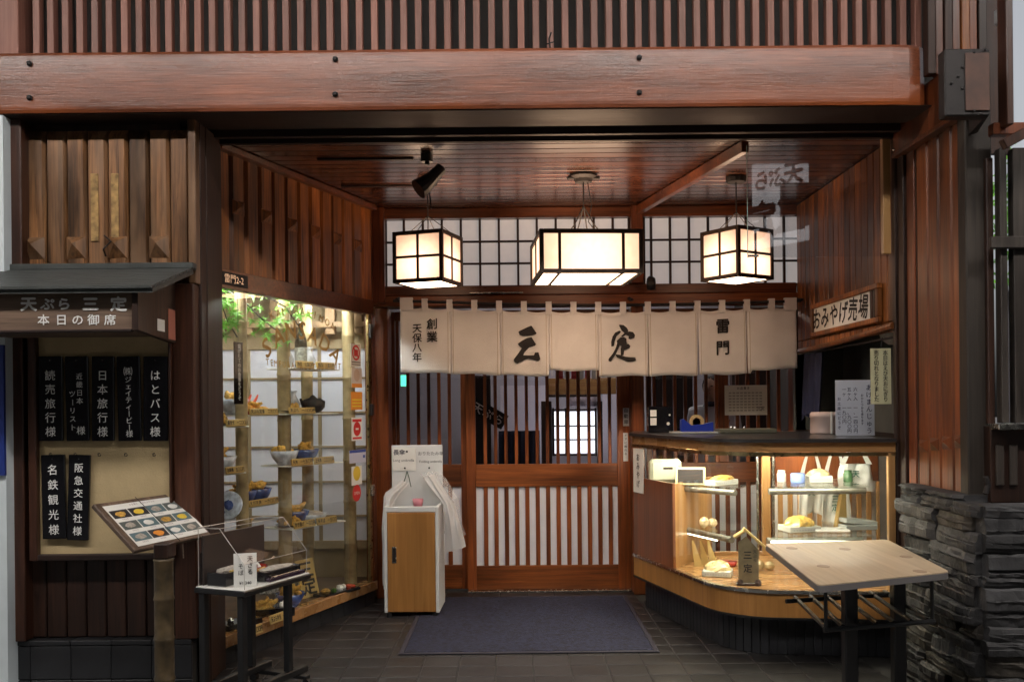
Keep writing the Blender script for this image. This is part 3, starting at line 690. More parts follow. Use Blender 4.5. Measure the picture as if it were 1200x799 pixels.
# ---- inside the showcase
sc_w = thing('showcase_room', 'white papered back wall and tan panels inside the shop window', 'showcase', (-1.7, 6.9, 0))
YB = 6.92
build(MB().box(-2.6, -.96, YB + .02, YB + .06, 0, 2.85), 'back_wall', M_sand, sc_w)
x0, x1 = -2.35, -.985
build(MB().box(x0, x1, YB + .004, YB + .012, .42, 1.83), 'white_panel', mat('showcase_paper', (.66, .69, .80), .7), sc_w)
for px in (292, 375, 447):
    build(MB().box(PX(px, YB) - .012, PX(px, YB) + .012, YB - .014, YB + .003, .42, 1.83), 'upright_bar', M_sand, sc_w)
for k, py in enumerate((443, 483, 523, 564, 604)):
    z = PZ(py, YB, 400); build(MB().box(x0, x1, YB - .010, YB + .002, z - .007, z + .007), 'cross_bar', M_sand, sc_w)
build(MB().box(-2.6, -.97, YB - .02, YB + .018, 1.83, 1.90), 'top_rail', M_sand, sc_w)
build(MB().box(-2.6, -.97, YB - .02, YB + .018, .36, .42), 'bottom_rail', M_sand, sc_w)
build(MB().box(-2.62, -2.58, 4.80, 6.98, 0, 2.85), 'side_wall', M_sand, sc_w)
flp = [(-2.58, 4.84), (wp(-.1, -.065, 0).x, 4.84), (wp(0, -.065, 0).x, wp(0, -.065, 0).y), (wp(LEN, -.065, 0).x, wp(LEN, -.065, 0).y), (-.99, 6.90), (-2.58, 6.90)]
build(MB().prism(flp, .08, .155), 'display_floor', mat('display_floor_cloth', (.12, .08, .05), .8, noise=.3), sc_w)
build(MB().prism([(a, b) for a, b in flp], 2.20, 2.22), 'display_ceiling', M_sand, sc_w)
M_tanw = mat('tan_batten', (.30, .20, .11), .6, noise=.3, nscale=12)
# boards seen through the top of the window
for k in range(7):
    build(MB().box(-2.35 + k * .2, -2.28 + k * .2, 6.80, 6.86, 1.93, 2.19, .004), 'top_batten', M_tanw, sc_w)
build(MB().box(-2.4, -1.0, 6.78, 6.80, 1.98, 2.02), 'tie_bar', M_tanw, sc_w)
t = thing('fluorescent_lamp', 'strip lamp along the top inside the shop window', 'lamp', tuple(wp(.8, -.16, 2.1)))
build(win_box(.1, 1.6, -.20, -.12, 2.16, 2.195), 'housing', M_white, t)
build(MB().tube([wp(.12, -.16, 2.14), wp(1.58, -.16, 2.14)], .016, 10), 'tube', M_tube, t)
# bamboo poles
def bamboo(x, y, z0, z1, r, m_=None, nodes=7, lean=0):
    pts, rs = [], []; n = nodes
    for k in range(n):
        za = z0 + (z1 - z0) * k / n; zb = z0 + (z1 - z0) * (k + 1) / n; w = r * (1 - .05 * k / n)
        for zz, rr in ((za, w * 1.05), (za + .012, w * .97), (zb - .012, w * .97), (zb - .003, w * 1.06)):
            pts.append(V((x + lean * (zz - z0), y, zz))); rs.append(rr)
    return MB().tube(pts, rs, 14)
for (px, D, r, lab) in ((283, 5.5, .038, 'bamboo pole nearest the near corner of the shop window'), (333, 6.0, .045, 'thick bamboo pole second from the near corner, behind the gold letter A'),
                        (360, 6.5, .042, 'slim bamboo pole right behind the dishes on the middle shelves'), (409, 6.62, .046, 'bamboo pole closest to the stickers on the glass')):
    build(bamboo(PX(px, D), D, .156, 2.198, r), 'bamboo_pole', M_bamboo, label=lab, cat='bamboo pole', group='bamboo poles in the shop window', smooth=True)
# shelves with dishes
M_labelp = mat('wooden_price_label', (.50, .35, .12), .6)
def shelf(pxa, Da, pxb, Db, z, lab, depth=.24):
    a = V((PX(pxa, Da), Da, z)); b = V((PX(pxb, Db), Db, z)); d = (b - a); L_ = d.length; d.normalize(); n_ = V((d.y, -d.x, 0))
    Mx = fr(a, d, -n_, (0, 0, 1)); t = thing('glass_shelf', lab, 'shelf', group='small glass shelves in the shop window', M=Mx)
    build(MB().box(0, L_, 0, depth, -.008, 0, .002), 'shelf_board', M_cardw, t, local=True)
    return Mx, L_
def label(Mx, x, y, w, h=.06, lab='', txt='天丼 一、四〇〇'):
    Ml = Mx @ Matrix.Translation((x, y, 0)) @ Matrix.Rotation(R(-12), 4, 'X')
    t = thing('price_label', lab, 'price label', group='wooden price labels on the window shelves', M=Ml)
    build(MB().box(0, w, 0, .012, 0, h, .002), 'label_block', M_labelp, t, local=True)
    mb = MB(); hline(mb, txt, fr((0, -.0015, 0), (1, 0, 0), (0, 0, 1)), w / 2, h / 2, h * .66, w / (len(txt) + .3), .03, sx=min(1, w / (len(txt) + .3) / (h * .66))); build(mb, 'lettering', M_ink, t, local=True)
def tempura(t, x, y, z, n, r=.07, tails=0, seed=0):
    random.seed(seed); mb = MB()
    for k in range(n):
        a = random.uniform(0, 6.28); q = random.uniform(0, r)
        p = V((x + q * math.cos(a), y + q * math.sin(a) * .6, z + random.uniform(.005, .03))); dr = V((random.uniform(-1, 1), random.uniform(-.4, .4), random.uniform(0, .5))).normalized() * random.uniform(.03, .05)
        mb.tube([p - dr, p - dr * .3, p + dr * .4, p + dr], [.008, .015, .014, .006], 7)
    build(mb, 'tempura', M_temp, t, local=True, smooth=True)
    if tails:
        mb = MB()
        for k in range(tails):
            p = V((x + (k - .5) * .05, y, z + .05)); mb.tube([p - V((.02, 0, .02)), p + V((.01, 0, .01)), p + V((.02, .0, .026))], [.008, .006, .004], 6)
        build(mb, 'shrimp_tail', M_shr, t, local=True)
def bowl(t, r, h, m_, x=0, y=0, z=0, name='bowl'):
    return build(MB().lathe([(r * .45, z), (r * .5, z + h * .12), (r * .8, z + h * .5), (r, z + h), (r * .96, z + h), (r * .74, z + h * .55), (0, z + h * .25)], 22, M=Matrix.Translation((x, y, 0))), name, m_, t, local=True, smooth=True)
def dish(Mx, x, y, kind, lab, seed=0):
    t = thing({'bowl': 'rice_bowl', 'bowlb': 'rice_bowl', 'plate': 'tempura_plate', 'pot': 'teapot', 'bottle': 'sake_bottle', 'flask': 'sake_flask', 'dish': 'noodle_dish', 'tray': 'tempura_tray'}[kind], lab, {'pot': 'teapot', 'bottle': 'bottle', 'flask': 'flask'}.get(kind, 'dish'), M=Mx @ Matrix.Translation((x, y, .001)) @ Matrix.Scale(1.0 if kind in ('bottle', 'plate') else 1.25, 4))
    if kind in ('bowl', 'bowlb'): bowl(t, .075, .075, M_bowl if kind == 'bowl' else M_bowlb); tempura(t, 0, 0, .065, 8, .045, 0, seed)
    if kind == 'dish': bowl(t, .085, .05, M_bowl); build(MB().ball((0, 0, .045), .06, 12, (1, 1, .35), jit=.08), 'noodles', M_noodle, t, local=True)
    if kind == 'plate': bowl(t, .09, .018, M_lacq, name='plate'); tempura(t, 0, 0, .02, 16, .07, 1 if seed == 11 else 0, seed)
    if kind == 'tray': build(MB().box(-.11, .11, -.06, .06, 0, .018, .003), 'tray', M_lacr, t, local=True); tempura(t, 0, 0, .02, 14, .075, 2, seed)
    if kind == 'pot':
        build(MB().lathe([(.03, 0), (.055, .02), (.062, .045), (.05, .07), (.02, .08), (.012, .09), (0, .098)], 18).tube([(-.05, 0, .03), (-.08, 0, .05), (-.095, 0, .075)], [.012, .009, .006], 8), 'pot_body', M_iron, t, local=True, smooth=True)
        build(MB().tube([(.05, 0, .02), (.085, 0, .03), (.09, 0, .06), (.05, 0, .075)], .006, 8), 'handle', M_iron, t, local=True)
    if kind == 'bottle':
        build(MB().lathe([(.038, 0), (.04, .01), (.04, .17), (.034, .20), (.015, .24), (.014, .285), (.017, .287), (.016, .30), (0, .302)], 18), 'glass_body', mat('dark_bottle_glass', (.015, .018, .015), .08, coat=.6), t, local=True, smooth=True)
        build(MB().lathe([(.0405, .05), (.0408, .13), (.0405, .135)], 18), 'paper_label', mat('bottle_label', (.45, .48, .45), .6, noise=.6, nscale=50), t, local=True)
    if kind == 'flask':
        build(MB().lathe([(.022, 0), (.032, .015), (.036, .05), (.018, .085), (.012, .10), (.020, .118), (0, .118)], 16), 'flask_body', M_bowl, t, local=True, smooth=True)
S3, L3 = shelf(345, 5.95, 399, 6.33, PZ(428, 5.95), 'top glass shelf holding the sake bottle')
dish(S3, .15, .08, 'bottle', 'tall dark sake bottle on the top shelf of the shop window'); dish(S3, .03, .09, 'flask', 'small blue and white sake flask beside the tall bottle')
label(S3, .02, -.01, .16, .045, 'wooden price label under the sake flask', '冷酒 七五〇円'); label(S3, .21, -.01, .17, .045, 'wooden price label under the tall sake bottle', '地酒 八五〇円')
S4, L4 = shelf(336, 5.9, 397, 6.33, PZ(482, 5.95), 'glass shelf holding the iron teapot')
dish(S4, .33, .08, 'pot', 'small dark iron teapot on the second shelf of the shop window'); dish(S4, .11, .09, 'plate', 'plate of golden tempura left of the teapot', 3)
label(S4, .02, -.01, .24, .04, 'wooden price label in front of the tempura plate by the teapot', '天ぷら 一八〇〇円')
S5, L5 = shelf(337, 5.9, 402, 6.35, PZ(543, 5.95), 'glass shelf holding two blue porcelain bowls')
dish(S5, .06, .09, 'bowl', 'pale blue porcelain bowl of tempura rice', 5); dish(S5, .26, .10, 'bowlb', 'dark blue porcelain bowl of tempura rice', 6)
label(S5, .03, -.01, .19, .045, 'wooden price label under the pale blue bowl', '天丼 一七五〇円'); label(S5, .235, -.01, .19, .045, 'wooden price label under the dark blue bowl', '上天丼 二三〇〇円')
S8, L8 = shelf(339, 5.9, 404, 6.35, PZ(617, 5.92), 'lowest glass shelf on the right with tempura and a blue bowl')
dish(S8, .08, .09, 'plate', 'heap of bright yellow tempura on the lowest shelf', 7); dish(S8, .30, .10, 'dish', 'shallow blue and white bowl of noodles on the lowest shelf', 8)
label(S8, .03, -.01, .19, .045, 'wooden price label under the yellow tempura heap', 'かき揚げ 一三〇円'); label(S8, .24, -.01, .19, .045, 'wooden price label under the shallow noodle bowl', '天そば 一五〇〇')
S2, L2 = shelf(287, 5.52, 326, 5.80, PZ(483, 5.6), 'glass shelf with the red tempura tray, behind the black hanging sign')
dish(S2, .17, .09, 'tray', 'red tray of tempura with two shrimp tails', 9); label(S2, .04, -.01, .26, .04, 'wooden price label in front of the red tempura tray', '天ぷら定食 二三〇〇')
S1, L1 = shelf(262, 5.22, 292, 5.42, PZ(496, 5.3), 'glass shelf at the left edge of the window with a tempura plate')
dish(S1, .10, .10, 'plate', 'plate of tempura with one shrimp tail at the left edge', 11); label(S1, .02, -.01, .16, .04, 'wooden price label on the shelf at the left edge', '盛合せ 一二〇〇')
S6, L6 = shelf(261, 5.22, 288, 5.40, PZ(551, 5.3), 'nearly empty glass shelf at the left edge of the window'); label(S6, .02, -.01, .15, .04, 'wooden price label on the nearly empty left shelf', 'お新香 五〇〇円')
S7, L7 = shelf(286, 5.52, 324, 5.80, PZ(590, 5.6), 'glass shelf with two small dark bowls left of the thick bamboo')
dish(S7, .07, .08, 'bowlb', 'small dark blue bowl at the left on the lower left shelf', 12); dish(S7, .22, .09, 'bowlb', 'small dark blue bowl at the right on the lower left shelf', 13)
label(S7, .03, -.01, .28, .04, 'wooden price label in front of two small dark bowls', 'えび天丼 一六〇〇円')
dish(S6, .08, .09, 'bowl', 'pale bowl alone on the nearly empty left shelf', 41)
dish(S4, .22, .15, 'flask', 'small porcelain flask behind the tempura plate, left of the teapot'); dish(S3, .28, .13, 'flask', 'small porcelain flask at the right of the tall sake bottle')
dish(S2, .05, .13, 'bowl', 'pale blue bowl at the left end of the red tempura tray', 43); dish(S8, .19, .14, 'bowlb', 'dark blue bowl between the tempura heap and the noodle bowl', 44)
# large patterned plate standing lower left
p = W(268, 593, 5.3); t = thing('patterned_plate', 'white and navy patterned dish standing low at the left of the window', 'dish', tuple(p))
build(MB().lathe([(.0, .01), (.05, .0), (.085, .02), (.083, .026), (.05, .008), (0, .016)], 20, M=fr(p, (1, 0, 0), (0, .35, .9))), 'plate', M_bowl, t, smooth=True)
build(MB().ball(p + V((.01, -.03, .01)), .03, 8, (1, .2, .9), jit=.2).ball(p + V((-.03, -.025, -.03)), .018, 8, (1, .2, 1), jit=.2), 'pattern_blot', M_bowlb, t)
# floor goods of the showcase
def floor_item(px, py): return on_z(px, py, .157)
p = floor_item(365, 699); t = thing('wooden_name_sign', 'leaning wooden tablet with black brush characters on the showcase floor', 'sign', M=fr(p, V((.62, .78, 0)), V((-.25, .12, .95))))
build(MB().box(-.075, .075, 0, .25, -.012, .0, .003), 'tablet', M_labelp, t, local=True)
mb = MB(); vline(mb, '三定', Matrix.Translation((0, 0, .002)), 0, .18, .12, .11, .03); build(mb, 'lettering', M_ink, t, local=True)
p = floor_item(318, 720); t = thing('lacquer_box', 'black lacquer box of mixed tempura and rice on the showcase floor', 'food box', tuple(p), R(20))
build(MB().box(-.13, .13, -.08, .10, 0, .05, .004), 'box', M_lacq, t, local=True); tempura(t, -.04, 0, .05, 14, .06, 0, 21)
build(MB().ball((.07, -.03, .06), .03, 8, (1, 1, .7), jit=.1).ball((.09, .04, .06), .025, 8, jit=.1), 'rice', M_cardw, t, local=True); build(MB().ball((.11, .07, .07), .018, 8), 'red_garnish', M_red_p, t, local=True)
p = floor_item(318, 700) + V((0, .12, 0)); t = thing('patterned_cloth_box', 'standing black and white patterned card behind the food box', 'card', tuple(p))
build(MB().box(-.11, .11, -.005, .005, 0, .19, .002, M=T(*p) @ Matrix.Rotation(R(-15), 4, 'X')), 'card', mat('speckled_print', (.38, .38, .38), .6, noise=1.0, nscale=70), t)
p = floor_item(398, 694); t = thing('side_dish_tray', 'flat tray with orange, white and green foods beside the wooden tablet', 'food tray', tuple(p), R(60))
build(MB().box(-.2, .16, -.05, .06, 0, .02, .003), 'tray', M_lacq, t, local=True)
build(MB().ball((-.14, 0, .035), .03, 8, (1, 1, .6), jit=.15), 'orange_food', M_temp, t, local=True); build(MB().ball((.0, 0, .03), .025, 8, jit=.1).ball((.05, .01, .03), .02, 8, jit=.1), 'white_food', M_cardw, t, local=True)
build(MB().ball((-.08, -.02, .03), .018, 8), 'green_food', M_leaf, t, local=True); build(MB().box(.08, .13, -.03, .03, .02, .035, .003), 'red_food', M_shr, t, local=True)
p = floor_item(278, 735); t = thing('dark_display_tray', 'dark tray with small silver trinkets near the near corner of the window', 'tray', tuple(p), R(60))
build(MB().box(-.12, .14, -.06, .06, 0, .04, .004), 'tray', M_lacq, t, local=True); build(MB().ball((-.05, 0, .05), .02, 8).ball((.04, .01, .05), .016, 8).ball((.09, -.01, .05), .014, 8), 'trinket', M_chrome, t, local=True)
for i, (px, py, k_, lab) in enumerate(((300, 722, 'plate', 'round plate of tempura on the showcase floor left of the lacquer box'), (340, 712, 'bowlb', 'dark blue bowl on the showcase floor in front of the wooden tablet'), (345, 690, 'dish', 'shallow bowl of noodles at the back of the showcase floor'),
        (290, 742, 'flask', 'porcelain flask at the near end of the showcase floor'))):
    p = floor_item(px, py); dish(Matrix.Translation(p), 0, 0, k_, lab, 50 + i)
for i, (px, py, w_, tx, lab) in enumerate(((296, 745, .20, '特上天丼 二八〇〇円', 'price label in front of the dark tray at the near end of the showcase floor'), (330, 727, .20, '天ぷら弁当 一九〇〇', 'price label in front of the lacquer box on the showcase floor'))):
    p = floor_item(px, py); label(fr(p, tv, -nv, (0, 0, 1)), -w_ / 2, 0, w_, .05, lab, tx)
# hanging black sign on the glass
u, v = winuv(285.5, 437); hs = thing('hanging_black_sign', 'narrow black vertical sign with white characters hanging inside the shop window', 'sign', tuple(wp(u, -.04, v - .17)))
build(win_box(u - .038, u + .038, -.04, -.03, v - .175, v + .175, .002), 'panel', M_lacq, hs); mb = MB()
vline(mb, '揚げたてのお食事をどうぞ', Mwin @ Matrix.Translation((0, 0, -.0285)), u, v + .15, .028, .0265, .006); build(mb, 'lettering', M_pw, hs)
build(MB().tube([wp(u, -.035, v + .175), wp(u, -.035, 2.05)], .0015, 5), 'cord', M_iron, hs)
# maple branch
random.seed(3)
mp_ = thing('maple_branch', 'green maple branch hanging in the top of the shop window', 'plant', tuple(W(270, 350, 5.45)))
def maple_leaf(mb, p, s, rot):
    poly = []
    for k, (a, r) in enumerate(((-90, .1), (-62, .55), (-45, .22), (-20, .9), (0, .28), (28, 1.0), (50, .3), (90, 1.15), (130, .3), (152, 1.0), (180, .28), (200, .9), (225, .22), (242, .55))):
        a = R(a); poly.append((r * s * math.cos(a), r * s * math.sin(a), random.uniform(-.1, .1) * s))
    M_ = Matrix.Translation(p) @ rot; n = len(poly); mb.add([(0, 0, .0)] + poly, [(0, 1 + i, 1 + (i + 1) % n) for i in range(n)], M_)
for b_ in range(3):
    pts = [W(*q) for q in ([(262, 338, 5.5), (285, 352, 5.6), (305, 372, 5.7), (325, 388, 5.8)], [(300, 340, 5.7), (335, 360, 5.9), (352, 385, 6.0)], [(258, 350, 5.4), (266, 375, 5.4), (278, 395, 5.45)])[b_]]
    tw = build(MB().tube(pts, .004, 6), 'twig', M_iron, mp_)
    for k in range(20):
        t_ = random.random() * (len(pts) - 1); i = min(int(t_), len(pts) - 2); p = pts[i].lerp(pts[i + 1], t_ - i) + V((random.uniform(-.07, .07), random.uniform(-.05, .05), random.uniform(-.09, .07)))
        mb = MB(); maple_leaf(mb, p, random.uniform(.035, .06), Matrix.Rotation(random.uniform(-.5, .5), 4, 'Z') @ Matrix.Rotation(R(70) + random.uniform(-.4, .4), 4, 'X') @ Matrix.Rotation(random.uniform(2.2, 4.0), 4, 'Z'))
        build(mb, 'leaf', M_leaf, mp_)
# ============================================================ BACK OF THE RECESS
YT = 6.85                                         # transom plane
YD = 7.10                                         # door plane
def bxz(px0, px1, py0, py1, D, y0, y1, name, m, parent, c=.004):
    """box whose front outline is read at depth D"""
    zc = (px0 + px1) / 2
    return build(MB().box(PX(px0, D), PX(px1, D), y0, y1, PZ(py1, D, zc), PZ(py0, D, zc), c), name, m, parent)
li = thing('lintel_beam', 'orange brown lintel under the paper transom, above the cloth curtain', 'beam', (0, 6.85, 2.12))
build(MB().box(-1.02, 2.08, 6.80, 7.0, 2.125, 2.20, .006), 'lower_beam', M_doorX, li)
build(MB().box(-1.0, 2.08, 6.83, 7.0, 2.203, 2.275, .006), 'upper_beam', M_redX, li)
build(MB().box(-.30, .09, 6.795, 6.829, 2.212, 2.222, .002), 'steel_strip', M_chrome, li)
hd = thing('head_beam', 'dark brown beam between the paper transom and the ceiling', 'beam', (0, 6.85, 2.76))
build(MB().box(-1.0, 2.08, 6.81, 7.0, 2.762, 2.836, .004), 'beam_timber', M_redX, hd)
def transom(pxa, pxb, cells, first, lab):
    t = thing('transom_window', lab, 'transom window', (PX((pxa + pxb) / 2, YT), YT, 2.28), group='paper transom windows over the entrance')
    xa, xb = PX(pxa, YT), PX(pxb, YT); za, zb = 2.277, 2.760
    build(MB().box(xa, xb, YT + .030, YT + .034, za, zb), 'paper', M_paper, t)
    build(MB().box(xa - .03, xa, YT, YT + .06, za, zb), 'frame', M_dark, t); build(MB().box(xb, xb + .03, YT, YT + .06, za, zb), 'frame', M_dark, t)
    x = xa + first
    while x < xb - .03:
        build(MB().box(x - .008, x + .008, YT + .006, YT + .029, za, zb), 'upright_bar', M_dark, t); x += 22.3 * YT / F
    for k in (1, 2): build(MB().box(xa, xb, YT + .012, YT + .0285, za + (zb - za) * k / 3 - .007, za + (zb - za) * k / 3 + .007), 'cross_bar', M_darkX, t)
transom(455, 738, 0, .125, 'wide white paper transom left of the middle post')
transom(758, 938, 0, .045, 'white paper transom right of the middle post, behind the right lantern')
ps = thing('middle_post', 'brown post between the two paper transoms and beside the sliding door', 'post', (PX(747, 6.9), 6.9, 0))
build(MB().box(PX(741, 6.82), PX(755, 6.82), 6.78, 7.02, 2.277, 2.836, .004), 'upper_post', M_red, ps)
build(MB().box(PX(741, 6.9), PX(755, 6.9), 6.90, 7.08, 0, 2.124, .006), 'lower_post', M_door, ps)
ps = thing('left_jamb_post', 'orange brown post at the far end of the shop window', 'post', (PX(447, 6.9), 6.9, 0))
build(MB().box(PX(439, 6.85), PX(456, 6.9), 6.86, 7.08, 0, 2.124, .006), 'post_body', M_door, ps)
build(MB().box(PX(437, 6.8), PX(454, 6.85), 6.76, 6.845, 2.15, 2.836, .004).box(PX(434, 6.7), PX(437, 6.7), 6.70, 6.76, 2.15, 2.836, .003), 'upper_board', M_red, ps)
ps = thing('right_jamb_post', 'brown post at the right end of the back wall beside the souvenir corner', 'post', (PX(941, 6.9), 6.9, 0))
build(MB().box(PX(932, 6.9), PX(945, 6.9), 6.90, 7.08, 0, 2.124, .006), 'lower_post', M_red, ps)
build(MB().box(PX(939, 6.85), PX(948, 6.85), 6.80, 6.86, 2.277, 2.836, .004), 'upper_post', M_red, ps)
# sliding doors and lattice screen, all of one make
DB = .031; DP = 12.15 * YD / F
def leaf(name, lab, cat, xl, xr_, y, stl, stb, nbar, x0bar, gaps=True, plates=False, group=None, zlow=.012, cloth=True):
    t = thing(name, lab, cat, ((xl + xr_) / 2, y, zlow), group=group)
    build(MB().box(xl, xl + stl, y - .02, y + .02, zlow, 2.118, .003), 'stile', M_door, t)
    build(MB().box(xr_ - stb, xr_, y - .02, y + .02, zlow, 2.118, .003), 'stile', M_door, t)
    a, b = xl + stl, xr_ - stb
    build(MB().box(a, b, y - .018, y + .018, zlow, .193, .003), 'bottom_rail', M_doorX, t)
    build(MB().box(a, b, y - .018, y + .018, .787, .957, .003), 'middle_rail', M_doorX, t)
    build(MB().box(a, b, y - .018, y + .018, 2.05, 2.118, .003), 'top_rail', M_doorX, t)
    build(MB().box(a, b, y + .004, y + .010, .193, .787), 'white_panel', M_wp, t)
    build(MB().box(a, b, y + .012, y + .016, .957, 2.05), 'glass_pane', M_glassd, t)
    for k in range(nbar):
        x = x0bar + k * DP
        if x < a or x + DB > b + .001: continue
        if not gaps and k % 5 == 3: pass
        inst(lowbar, 'slat', t, T(x, y, 0)); inst(upbar, 'slat', t, T(x, y, 0))
    return t
M_wp = mat('white_door_panel', (.78, .80, .86), .7, noise=.05)
M_glassd = glass('door_glass', (.90, .90, .92), 1.45)
lowbar = mesh_of(MB().box(0, DB, -.016, .003, .1935, .7865, .002), 'slat', M_door)
upbar = mesh_of(MB().box(0.003, DB - .003, -.016, .006, .9575, 2.0495, .002), 'slat', M_door)
d1 = leaf('sliding_door', 'orange brown lattice sliding door with white lower slots, behind the doormat', 'sliding door', PX(546, YD), PX(739, YD), YD, .071, .105, 16, PX(552.5, YD) + .008)
for py0, py1, tx, s in ((478, 499, '自動扉', .034), (507, 540, 'ドアに触れる', .022)):
    q = bxz(729.5, 736.5 if s > .03 else 735, py0, py1, YD, YD - .024, YD - .0205, 'white_notice', M_cardw, d1, .0)
    mb = MB(); zc = PZ(py0, YD) - .028; vline(mb, tx, fr((PX(733 if s > .03 else 732.3, YD), YD - .0255, 0), (1, 0, 0), (0, 0, 1)), 0, zc, s, s * 1.25, .01); build(mb, 'lettering', M_ink, q)
build(MB().box(PX(546, YD), PX(739, YD), 7.03, 7.12, .001, .012, .002), 'threshold', M_chrome, d1)
d2 = leaf('sliding_door', 'left lattice sliding door half hidden by the white cabinet', 'sliding door', PX(456, YD + .05), PX(553, YD + .05), YD + .052, .05, .085, 8, PX(463, YD) + .0)
# screen behind the counter
scn = leaf('lattice_screen', 'lattice screen of brown uprights behind the display counter', 'screen', PX(757, YD), PX(933, YD), YD, .04, .05, 15, PX(764, YD) + .0)
build(MB().box(PX(841, YD), PX(852, YD), YD - .035, YD - .021, .96, 2.11, .003), 'middle_stud', M_door, scn)
# room walls around the interior
rm = thing('restaurant_room', 'dim restaurant interior with lavender walls seen through the lattice door', 'room', (0, 9, 0))
build(MB().box(-3.4, 2.55, 10.5, 10.6, 0, 2.86), 'back_wall', M_lav, rm)
build(MB().box(-3.4, -3.3, 7.2, 10.5, 0, 2.86), 'side_wall', M_conc, rm)
build(MB().box(2.50, 2.55, 5.10, 10.5, 0, 2.86), 'side_wall', M_conc, rm)
build(MB().box(-3.3, -1.02, 7.02, 7.10, 0, 2.86), 'front_wall', M_conc, rm)
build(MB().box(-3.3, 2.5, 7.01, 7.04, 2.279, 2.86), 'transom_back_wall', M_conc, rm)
build(MB().box(-3.3, 2.5, 7.31, 10.5, -.004, .02), 'room_floor', M_floorin, rm)
build(MB().box(-3.45, -3.401, 4.8, 10.6, 0, 2.86), 'outer_wall', M_conc, rm)
bxz(640, 722, 443, 462, 9.4, 9.38, 9.46, 'wooden_band', M_goldX, rm)
bxz(586, 640, 452, 700, 9.9, 9.9, 9.95, 'lavender_panel', mat('lavender_panel_paint', (.50, .46, .54), .8), rm)
bxz(706, 724, 455, 700, 9.9, 9.9, 9.95, 'lavender_panel', mat('pale_panel_paint', (.50, .46, .54), .8), rm)
bxz(634, 646, 470, 700, 9.5, 9.4, 9.5, 'dark_pillar', M_dark, rm)
bxz(700, 706, 470, 700, 9.3, 9.3, 9.4, 'dark_pillar', M_dark, rm)
bxz(540, 575, 440, 700, 8.6, 8.6, 8.7, 'dark_sheet', M_dark, rm)
bxz(768, 812, 400, 700, 9.0, 9.0, 9.1, 'dark_sheet', M_dark, rm); bxz(858, 905, 400, 700, 9.2, 9.2, 9.3, 'dark_sheet', M_dark, rm)  # dark sheets added to darken the wall seen through the screen
iw = thing('lit_inner_window', 'bright white gridded window glowing at the back of the restaurant', 'window', (PX(672, 9.6), 9.6, 1))
bxz(648, 697, 482, 531, 9.5, 9.52, 9.55, 'bright_pane', M_win, iw, 0)
for px in (648, 663, 698): bxz(px - 1.3, px + 1.3, 478, 534, 9.5, 9.47, 9.515, 'frame_bar', M_dark, iw, 0)
for py in (480, 499, 515, 533): bxz(649.5, 662, py - .8, py + .8, 9.5, 9.49, 9.512, 'frame_bar', M_darkX, iw, 0); bxz(664.5, 696.5, py - .8, py + .8, 9.5, 9.49, 9.512, 'frame_bar', M_darkX, iw, 0)
pp = thing('shelf_with_posters', 'shelf of posters above the lit inner window', 'poster shelf', (PX(680, 9.6), 9.6, 1.5))
bxz(665, 700, 461, 476, 9.5, 9.56, 9.6, 'poster', mat('poster_print', (.42, .36, .42), .7, noise=.8, nscale=12), pp)
bxz(640, 700, 462, 465, 9.3, 9.3, 9.37, 'shelf_board', M_dark, pp)
rd = thing('paper_lantern_garland', 'row of small red and white festive papers under the curtain edge, inside', 'garland', (PX(672, 8.6), 8.6, 1.6))
for k in range(6): bxz(654 + k * 8, 660 + k * 8, 433, 444, 8.6, 8.6, 8.62, 'paper_flag', (M_red_p, M_cardw)[k % 2], rd, .0)
cu = thing('inner_curtain', 'navy and lavender inner curtain hanging behind the lattice door', 'curtain', (PX(612, 8.9), 8.9, .4))
mb = MB(); n = 24; x0, x1 = PX(584, 8.9), PX(632, 8.9)
for k in range(n):
    a, b = x0 + (x1 - x0) * k / n, x0 + (x1 - x0) * (k + 1) / n; w = lambda q: 8.9 + .03 * math.sin(q * 60)
    mb.quad((a, w(a), .5), (b, w(b), .5), (b, w(b), 1.16), (a, w(a), 1.16))
build(mb, 'cloth', M_navy, cu, smooth=True)
cl = thing('hanging_cloth_banner', 'black cloth banner with white characters behind the left part of the door', 'banner', (PX(565, 8), 8, 1.2))
mb = MB().box(-.16, .16, -.004, .004, -.06, .07, M=T(*W(572, 485, 7.9)) @ Matrix.Rotation(R(30), 4, 'Y')); build(mb, 'cloth', M_ink, cl)
mb = MB(); Mb = fr(W(572, 485, 7.89), V((1, 0, -.58)), V((.58, 0, 1))); hline(mb, '天ぷら', Mb, 0, 0, .09, .1, .02); build(mb, 'lettering', M_pw, cl)
gs = thing('exit_light', 'small green glowing sign deep behind the left door', 'sign', tuple(W(473, 446, 8.5)))
build(MB().box(-.025, .025, -.01, .01, -.05, .05, M=T(*W(473, 446, 8.5))), 'lit_face', emis('green_glow', (.1, .9, .5), 1.6), gs)
rl = thing('added_ceiling_lamp', 'long ceiling lamp lighting the restaurant room', 'lamp', (.6, 9, 2.7))  # unseen lamp added to brighten the room behind the doors
build(MB().box(-.6, 1.9, 8.95, 9.05, 2.70, 2.74), 'diffuser', emis('added_room_lamp_glow', (1, .90, .80), 16), rl); build(MB().box(-.62, 1.92, 8.93, 9.07, 2.742, 2.80), 'housing', M_white, rl)
build(MB().box(-3.4, 2.5, 7.05, 10.6, 2.845, 2.8615), 'room_ceiling', M_lav, rm)
cl2 = thing('added_ceiling_lamp', 'short ceiling lamp over the shop assistant behind the counter lattice', 'lamp', (1.75, 7.6, 2.7))  # unseen lamp added to brighten the assistant and the lattice
build(MB().box(1.5, 2.0, 7.55, 7.65, 2.72, 2.75), 'diffuser', emis('added_counter_lamp_glow', (1, .93, .85), 9), cl2); build(MB().box(1.49, 2.01, 7.54, 7.66, 2.751, 2.80), 'housing', M_white, cl2)
